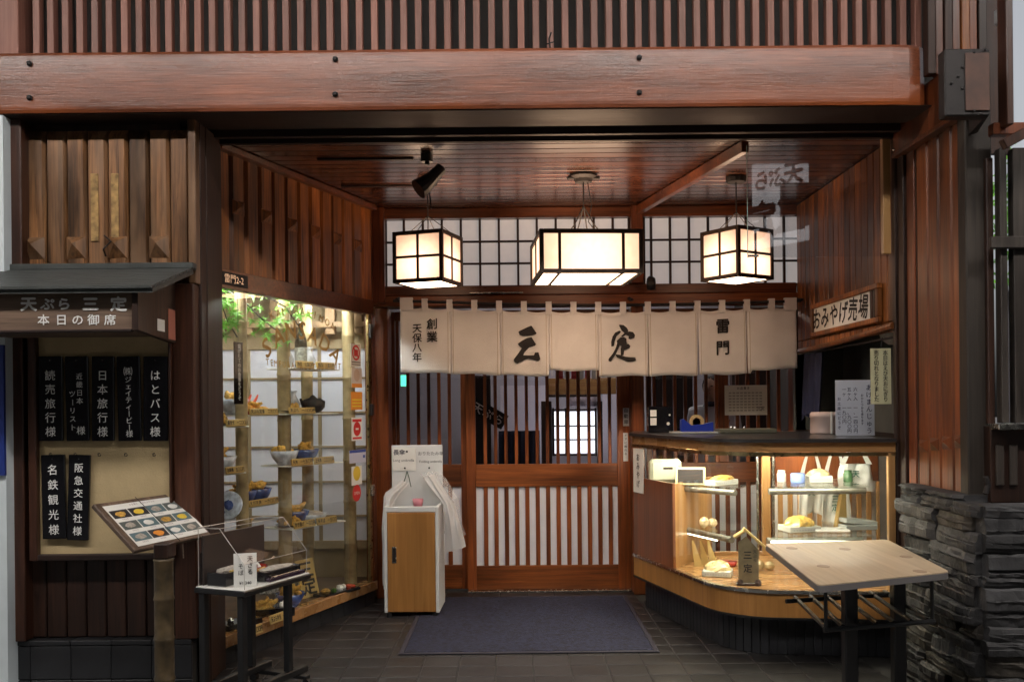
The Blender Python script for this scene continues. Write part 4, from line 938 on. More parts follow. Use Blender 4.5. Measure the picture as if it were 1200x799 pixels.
# shop assistant
def skin_body(name, joints, edges, radii, m_, parent, sub=2):
    me = bpy.data.meshes.new(name); me.from_pydata([tuple(j) for j in joints], edges, []); me.materials.append(m_)
    o = bpy.data.objects.new(name, me); COL.objects.link(o); o.parent = parent; MWD[o.name] = MWD[parent.name]
    sk = o.modifiers.new('skin', 'SKIN'); me.skin_vertices.new() if not me.skin_vertices else None
    for i, r in enumerate(radii): me.skin_vertices[0].data[i].radius = r if isinstance(r, tuple) else (r, r)
    me.skin_vertices[0].data[0].use_root = True
    sm_ = o.modifiers.new('sub', 'SUBSURF'); sm_.levels = sub; sm_.render_levels = sub
    return o
pp_ = W(836, 455, 7.85)
pe = thing('person', 'person in a white shirt with dark hair standing behind the counter lattice, facing left', 'person', M=T(pp_.x, 7.85, 0, R(-35)) @ Matrix.Scale(1.02, 4))
Hh = 1.58
j = [(0, 0, .88), (0, 0, 1.08), (0, 0, 1.26), (0, 0, 1.33), (0, 0, 1.40), (.0, -.02, 1.47), (.17, 0, 1.27), (.20, -.02, 1.02), (.17, -.22, .98), (.15, -.30, .99), (-.17, 0, 1.27), (-.20, -.02, 1.02), (-.17, -.22, .98), (-.15, -.30, .99),
     (.09, 0, .82), (.10, -.01, .46), (.10, .02, .09), (.10, -.12, .03), (-.09, 0, .82), (-.10, -.01, .46), (-.10, .02, .09), (-.10, -.12, .03)]
e = [(0, 1), (1, 2), (2, 3), (3, 4), (4, 5), (2, 6), (6, 7), (7, 8), (8, 9), (2, 10), (10, 11), (11, 12), (12, 13), (0, 14), (14, 15), (15, 16), (16, 17), (0, 18), (18, 19), (19, 20), (20, 21)]
r = [(.15, .11), (.13, .10), (.15, .10), .055, .05, (.07, .09), .055, .042, .032, .03, .055, .042, .032, .03, .085, .06, .04, .035, .085, .06, .04, .035]
skin_body('body', j, e, r, M_skin, pe)
fg = MB()
for sx in (1, -1):
    for k in range(4):
        x = sx * .15 + (k - 1.5) * .017; L_ = (.06, .07, .068, .052)[k]
        fg.tube([(x, -.33, .99), (x, -.33 - L_ * .5, .985), (x, -.33 - L_, .965)], [.009, .008, .006], 7)
    fg.tube([(sx * .15 - sx * .03, -.31, .99), (sx * .15 - sx * .05, -.34, .98), (sx * .15 - sx * .052, -.365, .97)], [.010, .009, .007], 7)
build(fg, 'fingers', M_skin, pe, local=True, smooth=True)
jt = [(0, 0, .80), (0, 0, 1.08), (0, 0, 1.28), (.17, 0, 1.30), (.195, -.01, 1.06), (-.17, 0, 1.30), (-.195, -.01, 1.06), (0, 0, 1.365)]
skin_body('white_shirt', jt, [(0, 1), (1, 2), (2, 3), (3, 4), (2, 5), (5, 6), (2, 7)], [(.17, .13), (.145, .115), (.165, .115), .068, .058, .068, .058, .06], M_shirt, pe)
build(MB().lathe([(.06, 1.39), (.068, 1.385), (.072, 1.37), (.09, 1.35)], 16), 'striped_collar', M_navy, pe, local=True, smooth=True)
hb = MB().ball((0, .01, 1.52), .098, 16, (.95, 1.08, 1.05)); hb.v = [p if not (p.y < -.035 and p.z < 1.545) else V((p.x * .8, -.035, p.z)) for p in hb.v]
build(hb, 'hair', M_hair, pe, local=True, smooth=True)
fc = MB().ball((0, -.03, 1.50), .082, 14, (.88, .95, 1.2)).tube([(0, -.105, 1.515), (0, -.128, 1.49), (0, -.11, 1.482)], [.008, .013, .008], 8)
fc.ball((.083, 0, 1.50), .02, 8, (.4, .8, 1.2)).ball((-.083, 0, 1.50), .02, 8, (.4, .8, 1.2)); build(fc, 'face', M_skin, pe, local=True, smooth=True)
build(MB().ball((.03, -.103, 1.515), .008, 8, (1.5, .6, .7)).ball((-.03, -.103, 1.515), .008, 8, (1.5, .6, .7)), 'eyes', M_ink, pe, local=True)
build(MB().box(-.022, .022, -.112, -.106, 1.452, 1.459, .002), 'mouth', mat('lip', (.35, .12, .10), .5), pe, local=True)

# ============================================================ NOREN CURTAIN
YN = 6.62
def ny(x, z):
    k = max(0, min(1, (2.10 - z) / .5))
    return YN + k * (.014 * math.sin(x * 9.0 + 1) + .006 * math.sin(x * 21 + z * 3)) - .02 * k
no = thing('shop_curtain', 'cream linen split curtain with large black brush characters across the entrance', 'curtain', (PX(702, YN), YN, 1.6))
bds = [470, 529, 587, 644, 702, 760, 819, 876, 934]
def ztop(px): return PZ(359 + 5.5 * math.sin(math.pi * (px - 470) / 464) if True else 0, YN, px)
def zbot(px): return PZ(434 + 5.0 * math.sin(math.pi * (px - 470) / 464) + (2 if px < 880 else -2), YN, px)
for i in range(8):
    a, b = bds[i], bds[i + 1]; mb = MB(); nx, nz = 22, 16
    gl_ = {5: .35, 6: .4}.get(i, .0)
    base = len(mb.v)
    short = 6.5 if i == 3 else 0
    for q in range(nz + 1):
        t = q / nz
        for k in range(nx + 1):
            s = k / nx; pxx = a + (b - a) * s
            inset = (.9 if i in (5, 6) else .15) * t
            pxe = a + inset + (b - a - 2 * inset) * s
            sag = 2.4 * (math.sin(math.pi * ((s * 2) % 1.0)) ** 1) * (1 - t) * (1 if 0 < i or 1 else 1)
            wv = 1.6 * math.sin(s * 6.28 + i * 1.7) * t
            zt, zb = ztop(pxx), zbot(pxx) + short * YN / F
            z = zt + (zb - zt) * t - (sag + wv * .5) * YN / F
            x = PX(pxe, YN); mb.v.append(V((x, ny(x, z), z)))
    for q in range(nz):
        for k in range(nx):
            a0 = base + q * (nx + 1) + k; mb.f.append((a0, a0 + 1, a0 + nx + 2, a0 + nx + 1))
    o = build(mb, 'cloth_panel', M_cloth, no, smooth=True); so = o.modifiers.new('solid', 'SOLIDIFY'); so.thickness = .0015
# tabs
for k in range(17):
    px = 470 + k * 29; w = 3.5
    cx = px + (3.6 if k == 0 else -3.6 if k == 16 else 0); w = 3.5 if k not in (0, 16) else 3.6
    if k == 0: w = 7.5; cx = 477.6
    if k == 16: w = 7.0; cx = 927
    zt = ztop(cx); x0, x1 = PX(cx - w, YN), PX(cx + w, YN); x = (x0 + x1) / 2
    ztt = PZ(349.5 + 5 * math.sin(math.pi * (px - 470) / 464), YN, px)
    build(MB().box(x0, x1, YN - .018, YN - .015, zt - .025, ztt, .0).box(x0, x1, YN + .013, YN + .016, zt - .02, ztt, 0).box(x0, x1, YN - .018, YN + .016, ztt, ztt + .003, 0), 'tab', M_cloth, no)
rod = [V((PX(462 + 478 * t, YN), YN, PZ(352.5 + 5 * math.sin(math.pi * max(0, min(1, (462 + 478 * t - 470) / 464))), YN, 462 + 478 * t))) for t in [k / 16 for k in range(17)]]
build(MB().tube(rod, .010, 8), 'rod', M_iron, no)
for px in (466, 742, 941):
    z = PZ(351, YN, px); build(MB().tube([V((PX(px, YN), YN, z)), V((PX(px, YN), YN + .09, z + .01)), V((PX(px, YN), 6.80, z + .03))], .011, 8), 'bracket', M_iron, no)
# seams
for i in (1, 2, 3, 4, 5, 6, 7):
    mb = MB(); px = bds[i]
    for q in range(12):
        za, zc = ztop(px) + (zbot(px) - ztop(px)) * q / 12, ztop(px) + (zbot(px) - ztop(px)) * (q + 1) / 12
        for (u0, u1) in ((-3.4, -2.8), (2.8, 3.4)):
            a_, b_ = PX(px + u0, YN), PX(px + u1, YN)
            mb.quad((a_, ny(a_, za) - .0025, za), (b_, ny(b_, za) - .0025, za), (b_, ny(b_, zc) - .0025, zc), (a_, ny(a_, zc) - .0025, zc))
    build(mb, 'stitched_seam', mat('seam_thread', (.55, .49, .41), .9) if i == 1 else bpy.data.materials['seam_thread'], no)
# brush lettering
def on_cloth(p): return V((p.x, ny(p.x, p.z) - .010, p.z))
Mn = fr((0, 0, 0), (1, 0, 0), (0, 0, 1)); mb = MB()
def brush(poly, ox, oy, k):
    pts = [W(ox + x / k, oy + y / k, YN) for x, y in poly]
    for p in pts: p.y = -.0003 * (len(mb.f) + 1)
    mb.add([on_cloth(p) for p in pts], [tuple(range(len(pts)))])
brush([(315, 215), (335, 200), (370, 185), (425, 158), (485, 133), (500, 150), (556, 235), (545, 250), (500, 262), (430, 270), (370, 272), (330, 258)], 580, 370, 11.41)
brush([(305, 375), (360, 335), (430, 297), (490, 286), (510, 320), (550, 385), (530, 403), (440, 430), (380, 445), (330, 412)], 580, 370, 11.41)
brush([(375, 400), (455, 425), (395, 490), (378, 530), (350, 600), (305, 640), (262, 622), (250, 585), (300, 520), (355, 440)], 580, 370, 11.41)
brush([(330, 560), (380, 528), (450, 530), (520, 530), (535, 492), (582, 490), (600, 560), (605, 585), (575, 606), (520, 588), (450, 572), (390, 592), (330, 622)], 580, 370, 11.41)
K = 7.26
build(mb, 'brush_character', M_ink, no); mb = MB()
brush([(182, 300), (190, 294), (222, 298), (250, 322), (262, 345), (252, 368), (235, 372), (205, 345)], 700, 340, K)
brush([(150, 362), (185, 345), (200, 352), (190, 368), (162, 392), (145, 440), (140, 476), (118, 481), (116, 440), (128, 395)], 700, 340, K)
brush([(198, 395), (232, 362), (270, 352), (302, 358), (318, 384), (312, 408), (280, 418), (262, 414), (266, 392), (240, 382), (215, 398)], 700, 340, K)
brush([(165, 430), (195, 402), (222, 398), (246, 414), (244, 440), (250, 458), (205, 474), (168, 460)], 700, 340, K)
brush([(206, 455), (240, 462), (262, 458), (277, 474), (272, 492), (240, 505), (226, 512), (222, 552), (198, 560), (196, 500)], 700, 340, K)
brush([(168, 452), (190, 470), (176, 500), (160, 535), (135, 578), (110, 608), (92, 600), (96, 582), (130, 540), (152, 500)], 700, 340, K)
brush([(150, 545), (190, 550), (235, 566), (280, 572), (318, 574), (326, 598), (300, 606), (262, 609), (215, 592), (165, 572)], 700, 340, K)
def cl_text(s, px, pys, size, sx=1.0, bold=.02):
    for ch, py in zip(s, pys):
        p = W(px, py, YN); put(mb, ch, Mn, p.x, p.z, size, R(3), bold, sx, .06, f=on_cloth)
build(mb, 'brush_character', M_ink, no)
mb = MB(); cl_text('創業', 506.5, (380, 395), .080); cl_text('天保八年', 489, (385, 396.5, 407.5, 419), .068)
build(mb, 'small_lettering', M_ink, no); mb = MB(); cl_text('雷門', 846.5, (382.5, 408), .108, .95, .03)
build(mb, 'small_lettering', M_ink, no)

# ============================================================ LANTERNS
def lantern_cube(lab, N, th, a, z0, z1, zc):
    """N: near corner (x, y); left face runs back-left, right face back-right"""
    c, s = math.cos(th), math.sin(th)
    cx = N[0] + a * (-c + s) / 2; cy = N[1] + a * (s + c) / 2
    t = thing('hanging_lantern', lab, 'lantern', group='lit paper lanterns', M=T(cx, cy, z0, -th))
    h = a / 2; H = z1 - z0; w = .012; mb = MB()
    for x in (-h, h):
        for y in (-h, h): mb.box(x - w, x + w, y - w, y + w, 0, H, .003)
    for z in (0.012, H - .012, H * .5):
        ww = w if z != H * .5 else .008
        for s_ in (-1, 1):
            mb.box(-h + w, h - w, s_ * h - ww, s_ * h + ww, z - ww, z + ww, .002); mb.box(s_ * h - ww, s_ * h + ww, -h + w, h - w, z - ww, z + ww, .002)
    for s_ in (-1, 1):
        mb.box(-.008, .008, s_ * h - .008, s_ * h + .008, .022, H - .022, .001); mb.box(s_ * h - .008, s_ * h + .008, -.008, .008, .022, H - .022, .001)
    build(mb, 'frame', M_lframe, t, local=True)
    for s_ in (-1, 1):
        for u in (0, 1):
            for v in (0, 1):
                u0, u1 = (-h + w, -.008) if u == 0 else (.008, h - w); v0, v1 = (.026, H / 2 - .008) if v == 0 else (H / 2 + .008, H - .026)
                m_ = M_lamp
                build(MB().box(u0, u1, s_ * h - .001, s_ * h + .001, v0, v1), 'paper_panel', m_, t, local=True)
                build(MB().box(s_ * h - .001, s_ * h + .001, u0, u1, v0, v1), 'paper_panel', m_, t, local=True)
    build(MB().box(-h + .03, h - .03, -h + .03, h - .03, H - .01, H - .008), 'added_top_glow', M_lbot, t, local=True)  # glowing sheet added in the top, unseen from below, to warm the ceiling
    build(MB().box(-h + w, h - w, -h + w, h - w, .004, .007), 'bottom_panel', M_lbot, t, local=True)
    mb = MB()
    for q in ((0, 0),): mb.tube([(0, 0, H), (0, 0, zc - z0)], .004, 6)
    for (x, y) in ((-h, 0), (h, 0), (0, -h), (0, h)): mb.tube([(x, y, H), (0, 0, H + .12)], .0025, 5)
    build(mb, 'chain', M_iron, t, local=True); build(MB().lathe([(.06, zc - z0 - .035), (.065, zc - z0 - .01), (.065, zc - z0)], 14), 'ceiling_rose', M_iron, t, local=True)
lantern_cube('left cube shaped paper lantern with dark frame, over the left end of the curtain', (PX(519, 5.75), 5.75), R(19), .315, PZ(329, 5.75, 519), PZ(268, 5.75, 519), 2.835)
lantern_cube('right cube shaped paper lantern, partly behind the hanging glass screen', (PX(867, 5.75), 5.75), R(56), .30, PZ(324, 5.75, 867), PZ(263.5, 5.75, 867), 2.835)
z0, z1 = PZ(320, 5.55, 690), PZ(268, 5.55, 690)
t = thing('hanging_lantern', 'large oblong paper lantern in the middle, with three panels on its face', 'lantern', group='lit paper lanterns', M=T(PX(690, 5.55) + .005, 5.86, z0, R(4)))
wx, wy, H = .297, .30, z1 - z0; mb = MB(); w = .013
for x in (-wx, wx):
    for y in (-wy, wy): mb.box(x - w, x + w, y - w, y + w, 0, H, .003)
for z in (w, H - w):
    for s_ in (-1, 1):
        mb.box(-wx + w, wx - w, s_ * wy - w, s_ * wy + w, z - w, z + w, .002); mb.box(s_ * wx - w, s_ * wx + w, -wy + w, wy - w, z - w, z + w, .002)
for x in (-.19, .19):
    for s_ in (-1, 1): mb.box(x - .009, x + .009, s_ * wy - .010, s_ * wy + .010, 2 * w, H - 2 * w, .002)
    mb.box(x - .009, x + .009, -wy + w, wy - w, 0, .018, .002)
for s_ in (-1, 1): mb.box(s_ * wx - .01, s_ * wx + .01, -.009, .009, 2 * w, H - 2 * w, .002)
build(mb, 'frame', M_lframe, t, local=True)
for a, b in ((-wx + w, -.199), (-.181, .181), (.199, wx - w)):
    for s_ in (-1, 1): build(MB().box(a, b, s_ * wy - .001, s_ * wy + .001, 2 * w, H - 2 * w), 'paper_panel', M_lampw, t, local=True)
    build(MB().box(a, b, -wy + w, wy - w, .009, .012), 'bottom_panel', M_lbot, t, local=True)
    build(MB().box(a, b, -wy + .03, wy - .03, H - .01, H - .008), 'added_top_glow', M_lbot, t, local=True)  # same unseen glowing sheet, added to throw warm light on the ceiling
for s_ in (-1, 1):
    for a, b in ((-wy + w, -.009), (.009, wy - w)): build(MB().box(s_ * wx - .001, s_ * wx + .001, a, b, 2 * w, H - 2 * w), 'paper_panel', M_lampw, t, local=True)
mb = MB(); zt = 2.835 - z0
mb.tube([(0, 0, zt), (0, 0, H + .20)], .005, 6)
for x, y in ((-.12, -.05), (.12, -.05), (-.05, .1), (.05, .1)): mb.tube([(x, y, H), (x * .5, y * .5, H + .08), (0, 0, H + .20)], .004, 6)
mb.tube([(.02, 0, zt), (.05, 0, H + .2), (.03, 0, H + .1), (.09, 0, H + .02)], .003, 6)
build(mb, 'chain', M_iron, t, local=True)
build(MB().lathe([(.05, zt - .05), (.06, zt - .03), (.085, zt - .015), (.085, zt)], 16).box(-.10, .10, -.02, .02, zt - .03, zt - .01, .003), 'ceiling_rose', M_iron, t, local=True)
# spotlight on the ceiling
p = W(500, 175, 5.35); t = thing('spotlight', 'small black swivelling spotlight fixed to the ceiling', 'spotlight', (p.x, p.y, 2.6))
q = W(503, 212, 5.35)
build(MB().tube([V((p.x, p.y, 2.835)), V((p.x, p.y, 2.79))], .035, 12).tube([V((p.x, p.y, 2.80)), p + V((.01, 0, -.03)), p + V((0, 0, -.09))], .014, 8).box(p.x - .03, p.x + .03, p.y - .02, p.y + .02, p.z - .02, p.z + .02, .004), 'arm', M_blk, t)
build(MB().tube([q + V((.065, .03, .075)), q + V((.02, 0, .02)), q + V((-.035, -.02, -.035)), q + V((-.06, -.03, -.055))], [.035, .038, .055, .06], 14), 'lamp_head', M_blk, t)
build(MB().tube([q + V((.0, 0, -.06)), q + V((.01, 0, -.16))], .004, 6), 'cord', M_blk, t)
# small round fixing beside the middle lantern
p = W(763, 332, 6.7); t = thing('insect_lamp', 'small dark cylinder hanging under the middle post', 'lamp', tuple(p))
build(MB().lathe([(.0, -.05), (.03, -.045), (.035, 0), (.03, .035), (.01, .05), (0, .05)], 14, M=T(*p)), 'body', M_blk, t, smooth=True)
build(MB().tube([p + V((0, 0, .05)), p + V((0, .13, .06))], .006, 6), 'arm', M_blk, t)

# ============================================================ WHITE CABINET (umbrella bag stand)
def gpt(px, py): return on_z(px, py, 0)
cbY = 6.22; xl, xr_ = PX(446, cbY - .1), PX(512, cbY - .1)
zt = PZ(594, cbY, 480)
cb = thing('umbrella_bag_cabinet', 'white framed cabinet with an oak door and plastic umbrella bags on both sides', 'cabinet', M=T((xl + xr_) / 2, cbY + .2, 0, R(-2)))
hw = (xr_ - xl) / 2; D_ = .36; h = zt
mb = MB()
build(MB().box(-hw, -hw + .022, -D_ / 2, D_ / 2, .03, h, .003), 'side_panel', M_white, cb, local=True); build(MB().box(hw - .022, hw, -D_ / 2, D_ / 2, .03, h, .003), 'side_panel', M_white, cb, local=True)
build(MB().box(-hw + .022, hw - .022, -D_ / 2, -D_ / 2 + .035, h - .035, h, .003), 'front_rim', M_white, cb, local=True)
build(MB().box(-hw + .022, hw - .022, D_ / 2 - .02, D_ / 2, .03, h, .003), 'back_panel', M_white, cb, local=True)
build(MB().box(-hw + .022, hw - .022, -D_ / 2 + .035, D_ / 2 - .02, h - .06, h - .05), 'bin_top', M_blk, cb, local=True)
dr = build(MB().box(-hw + .024, hw - .024, -D_ / 2 - .002, -D_ / 2 + .016, .035, h - .038, .003), 'door', M_oak, cb, local=True)
build(MB().box(-hw + .055, -hw + .085, -D_ / 2 - .006, -D_ / 2 - .0025, .36, .47, .001), 'handle', M_chrome, dr, local=True)
build(MB().box(-hw + .06, -hw + .08, -D_ / 2 - .0075, -D_ / 2 - .0062, .37, .46), 'recess', M_iron, dr, local=True)
for x in (-hw + .03, hw - .03):
    for y in (-.17, .17): build(MB().lathe([(.018, 0), (.018, .03)], 10, M=T(x, y, 0)), 'foot', M_blk, cb, local=True)
z0b, z1b = h, PZ(531, cbY + .4, 480)
bb = build(MB().box(-hw + .005, hw - .005, D_ / 2 - .03, D_ / 2 - .022, z0b - .04, z1b + .06, .002), 'back_board', M_white, cb, local=True)
zb = z1b + .06
pa = build(MB().box(-hw + .01, -.01, D_ / 2 - .036, D_ / 2 - .0305, zb - .18, zb - .02, .0), 'paper_notice', M_cardw, cb, local=True)
Mc = fr((0, D_ / 2 - .038, 0), (1, 0, 0), (0, 0, 1)); mb = MB()
hline(mb, '長傘', Mc, -.125, zb - .05, .042, None, .02); hline(mb, 'Long umbrella', Mc, -.095, zb - .105, .026, None, .0)
Mc2 = fr((0, D_ / 2 - .0315, 0), (1, 0, 0), (0, 0, 1)); hline(mb, 'おりたたみ傘', Mc2, .095, zb - .06, .030, None, .0); hline(mb, 'Folding umbrella', Mc2, .095, zb - .115, .024, None, .0)
build(mb, 'handwriting', mat('grey_ink', (.12, .12, .14), .7), cb, local=True)
build(MB().ball((-.085, D_ / 2 - .04, zb - .16), .007, 8).ball((.085, D_ / 2 - .034, zb - .16), .007, 8).ball((-.07, D_ / 2 - .034, zb - .045), .008, 8), 'pin', M_ink, cb, local=True)
build(MB().tube([(-.07, D_ / 2 - .045, zb - .18), (-.075, D_ / 2 - .06, zb - .21), (-.09, D_ / 2 - .06, zb - .26)], .003, 6).tube([(-.07, D_ / 2 - .045, zb - .18), (-.055, D_ / 2 - .06, zb - .22), (-.04, D_ / 2 - .06, zb - .29)], .003, 6), 'green_tie', mat('green_string', (.02, .06, .03), .7), cb, local=True)
build(MB().lathe([(.026, 0), (.038, .07), (.036, .07), (.022, .005)], 12, M=T(.03, -.05, h - .03)), 'pink_cup', M_pink, cb, local=True, smooth=True)
def bag_sheet(pts_l, pts_r, name, parent, y0, amp, seed, mt):
    random.seed(seed); mb = MB(); nu, nv = 14, 22
    L_ = [V(p) for p in pts_l]; R_ = [V(p) for p in pts_r]
    def samp(P, t):
        q = t * (len(P) - 1); i = min(int(q), len(P) - 2); return P[i].lerp(P[i + 1], q - i)
    ph = [random.uniform(0, 6) for _ in range(6)]
    for j_ in range(nv + 1):
        t = j_ / nv; a, b = samp(L_, t), samp(R_, t)
        for i in range(nu + 1):
            s = i / nu; p = a.lerp(b, s)
            d = amp * (math.sin(s * 17 + ph[0] + t * 2) * .5 + math.sin(s * 31 + ph[1] - t * 4) * .3 + math.sin(t * 13 + s * 6 + ph[2]) * .35)
            mb.v.append(p + V((d * .2, -abs(amp) * 2 * math.sin(math.pi * s) + d, d * .2)))
    for j_ in range(nv):
        for i in range(nu):
            a0 = j_ * (nu + 1) + i; mb.f.append((a0, a0 + 1, a0 + nu + 2, a0 + nu + 1))
    return build(mb, name, mt, parent, local=True, smooth=True)
# right bundle, two layers; left bundle falling to the floor
bag_sheet([(.04, .10, zb - .22), (.10, .05, h + .10), (hw + .01, -.02, h + .0), (hw + .03, -.06, h - .16), (hw + .03, -.06, h - .32)], [(.14, .12, zb - .20), (hw, .08, h + .12), (hw + .09, 0, h + .0), (hw + .13, -.05, h - .12), (hw + .165, -.05, h - .29)], 'plastic_bags', cb, 0, .018, 4, M_bag)
bag_sheet([(.02, .13, zb - .20), (.08, .11, h + .12), (hw - .01, .05, h + .02), (hw + .01, .02, h - .12), (hw + .02, .0, h - .20)], [(.12, .14, zb - .18), (hw + .02, .12, h + .16), (hw + .11, .04, h + .03), (hw + .13, .02, h - .10), (hw + .17, .0, h - .22)], 'plastic_bags', cb, 0, .02, 9, M_poly)
bag_sheet([(-.10, .10, zb - .24), (-hw - .03, .02, h + .07), (-hw - .035, -.04, h - .16), (-hw - .03, -.06, h - .40), (-hw - .025, -.08, .22)], [(-.05, .11, zb - .26), (-.12, .03, h + .05), (-hw - .004, -.05, h - .10), (-hw - .004, -.08, h - .38), (-hw - .004, -.10, .14)], 'plastic_bags', cb, 0, .014, 15, M_bag)

# ============================================================ DOORMAT
p1, p2, p3, p4 = gpt(457, 769), gpt(770, 764), gpt(737, 700), gpt(503, 703)
dm = thing('doormat', 'purple grey ribbed doormat in front of the sliding door', 'doormat', ((p1.x + p2.x) / 2, 6.0, 0))
xm0, xm1, ym0, ym1 = (p1.x + p4.x) / 2, (p2.x + p3.x) / 2, 5.29, 6.86
build(MB().box(xm0 + .03, xm1 - .03, ym0 + .03, ym1 - .03, .003, .011, .003), 'carpet', M_mat, dm)
mb = MB()
for a in ((xm0, xm1, ym0, ym0 + .028), (xm0, xm1, ym1 - .028, ym1), (xm0, xm0 + .028, ym0 + .029, ym1 - .029), (xm1 - .028, xm1, ym0 + .029, ym1 - .029)): mb.box(*a, .002, .009, .002)
build(mb, 'rubber_edge', M_matedge, dm)
# ============================================================ DISPLAY COUNTER (right)
A_, B_, C_ = V((.83, 6.47, 0)), V((1.17, 5.17, 0)), V((2.06, 5.05, 0))
def arc_path(r=.42, n=12):
    d1 = (A_ - B_).normalized(); d2 = (C_ - B_).normalized(); th = d1.angle(d2); dd = r / math.tan(th / 2)
    p1, p2 = B_ + d1 * dd, B_ + d2 * dd; bis = (d1 + d2).normalized(); c = B_ + bis * (r / math.sin(th / 2))
    a1 = math.atan2(p1.y - c.y, p1.x - c.x); a2 = math.atan2(p2.y - c.y, p2.x - c.x)
    while a2 < a1: a2 += 2 * math.pi
    pts = [A_] + [A_.lerp(p1, k / 5) for k in range(1, 5)]
    pts += [c + V((math.cos(a1 + (a2 - a1) * k / n), math.sin(a1 + (a2 - a1) * k / n), 0)) * r for k in range(n + 1)]
    pts += [p2.lerp(C_, k / 4) for k in range(1, 5)]
    return pts
PATH = arc_path()
NRM = []
for i, p in enumerate(PATH):
    d = (PATH[min(i + 1, len(PATH) - 1)] - PATH[max(i - 1, 0)]).normalized(); NRM.append(V((d.y, -d.x, 0)))   # right of travel
# outward is towards the viewer / left
NRM = [n_ if n_.dot(V((-1, -1, 0))) > 0 else -n_ for n_ in NRM]
def off(k, o): return PATH[k] + NRM[k] * o
def strip(o0, o1, z0, z1, i0=0, i1=None):
    i1 = len(PATH) if i1 is None else i1; mb = MB(); idx = range(i0, i1); n = len(idx)
    for k in idx:
        a, b = off(k, o0), off(k, o1); mb.v += [V((a.x, a.y, z0)), V((b.x, b.y, z0)), V((b.x, b.y, z1)), V((a.x, a.y, z1))]
    for k in range(n - 1):
        q = k * 4
        for e in range(4): mb.f.append((q + e, q + (e + 1) % 4, q + 4 + (e + 1) % 4, q + 4 + e))
    mb.f += [(0, 1, 2, 3)[::-1], (4 * n - 4, 4 * n - 3, 4 * n - 2, 4 * n - 1)]
    return mb
dc = thing('display_counter', 'glass fronted souvenir counter with a curved wooden base and lit shelves', 'display counter', (1.5, 5.6, 0))
build(strip(-.10, -.14, 0, .222), 'base_core', M_grout, dc)
bt = mesh_of(MB().box(-.0225, .0225, -.008, .0, .002, .221, .002), 'base_tile', M_base)
# walk the path for tiles
acc = 0; step = .0475; nextd = .0
for k in range(len(PATH) - 1):
    a, b = off(k, -.0995), off(k + 1, -.0995); L_ = (b - a).length; d = (b - a).normalized(); nn = V((d.y, -d.x, 0)); nn = nn if nn.dot(V((-1, -1, 0))) > 0 else -nn
    while nextd <= acc + L_:
        p = a + d * (nextd - acc); inst(bt, 'base_tile', dc, Matrix.Translation(p) @ fr((0, 0, 0), d if d.cross(V((0, 0, 1))).dot(nn) > 0 else -d, -nn, (0, 0, 1)))
        nextd += step
    acc += L_
build(strip(0, -.03, .228, .358), 'wood_band', M_oak, dc)
build(strip(.006, -.02, .215, .2275), 'lower_trim', M_blk, dc)
build(strip(.012, -.02, .3585, .376), 'steel_rail', M_chrome, dc, smooth=False)
fp = [(off(k, -.021).x, off(k, -.021).y) for k in range(len(PATH))] + [(2.075, 5.11), (2.49, 5.11), (2.49, 6.38), (.97, 6.62)]
build(MB().prism(fp[::-1], .340, .372), 'case_floor', M_goldX, dc)
gi0 = 3                                     # glass runs the full way up high; lower down an opaque panel closes the left end
build(strip(-.004, -.010, .905, 1.128), 'glass_upper', M_glass, dc)
build(strip(-.004, -.010, .3765, .9045, gi0, None), 'glass_lower', M_glass, dc)
build(strip(-.002, -.022, .3765, .903, 0, gi0 + 1), 'closed_panel', M_panel, dc)
pth3 = PATH[gi0]
mb = MB(); q = V((1.36, 6.46, 0)); d = (q - pth3); build(MB().box(0.03, d.length, -.01, .01, .3725, .90, .002, M=fr(pth3, d.normalized(), (0, 0, 1)) @ Matrix.Rotation(R(-90), 4, 'X')), 'inner_partition', M_gold, dc)
build(strip(.004, -.05, 1.130, 1.182), 'head_rail', M_goldX, dc)
build(strip(.008, .002, 1.108, 1.129), 'brass_trim', M_brass, dc)
tp = [(off(k, .03).x, off(k, .03).y) for k in range(len(PATH))] + [(2.07, 6.45), (.90, 6.98)]
build(MB().prism(tp[::-1], 1.1835, 1.203), 'counter_top', mat('dark_counter_laminate', (.03, .028, .028), .28, coat=.3), dc)
build(MB().box(2.02, 2.058, 5.045, 5.075, .3765, 1.129, .003), 'corner_frame', M_gold, dc)
build(MB().box(PX(893, 6.33), PX(902, 6.33), 6.33, 6.37, .3725, 1.17, .003), 'back_post', M_gold, dc)
build(MB().box(1.36, 2.06, 6.335, 6.36, .3725, .40, .002), 'back_sill', M_goldX, dc)
for px in (887, 905.5):
    build(MB().box(PX(px, 6.2) - .007, PX(px, 6.2) + .007, 6.20, 6.212, .3725, 1.16), 'shelf_standard', M_chrome, dc)
build(MB().box(1.05, 1.9, 6.3, 6.33, 1.09, 1.168), 'back_rail', M_gold, dc)
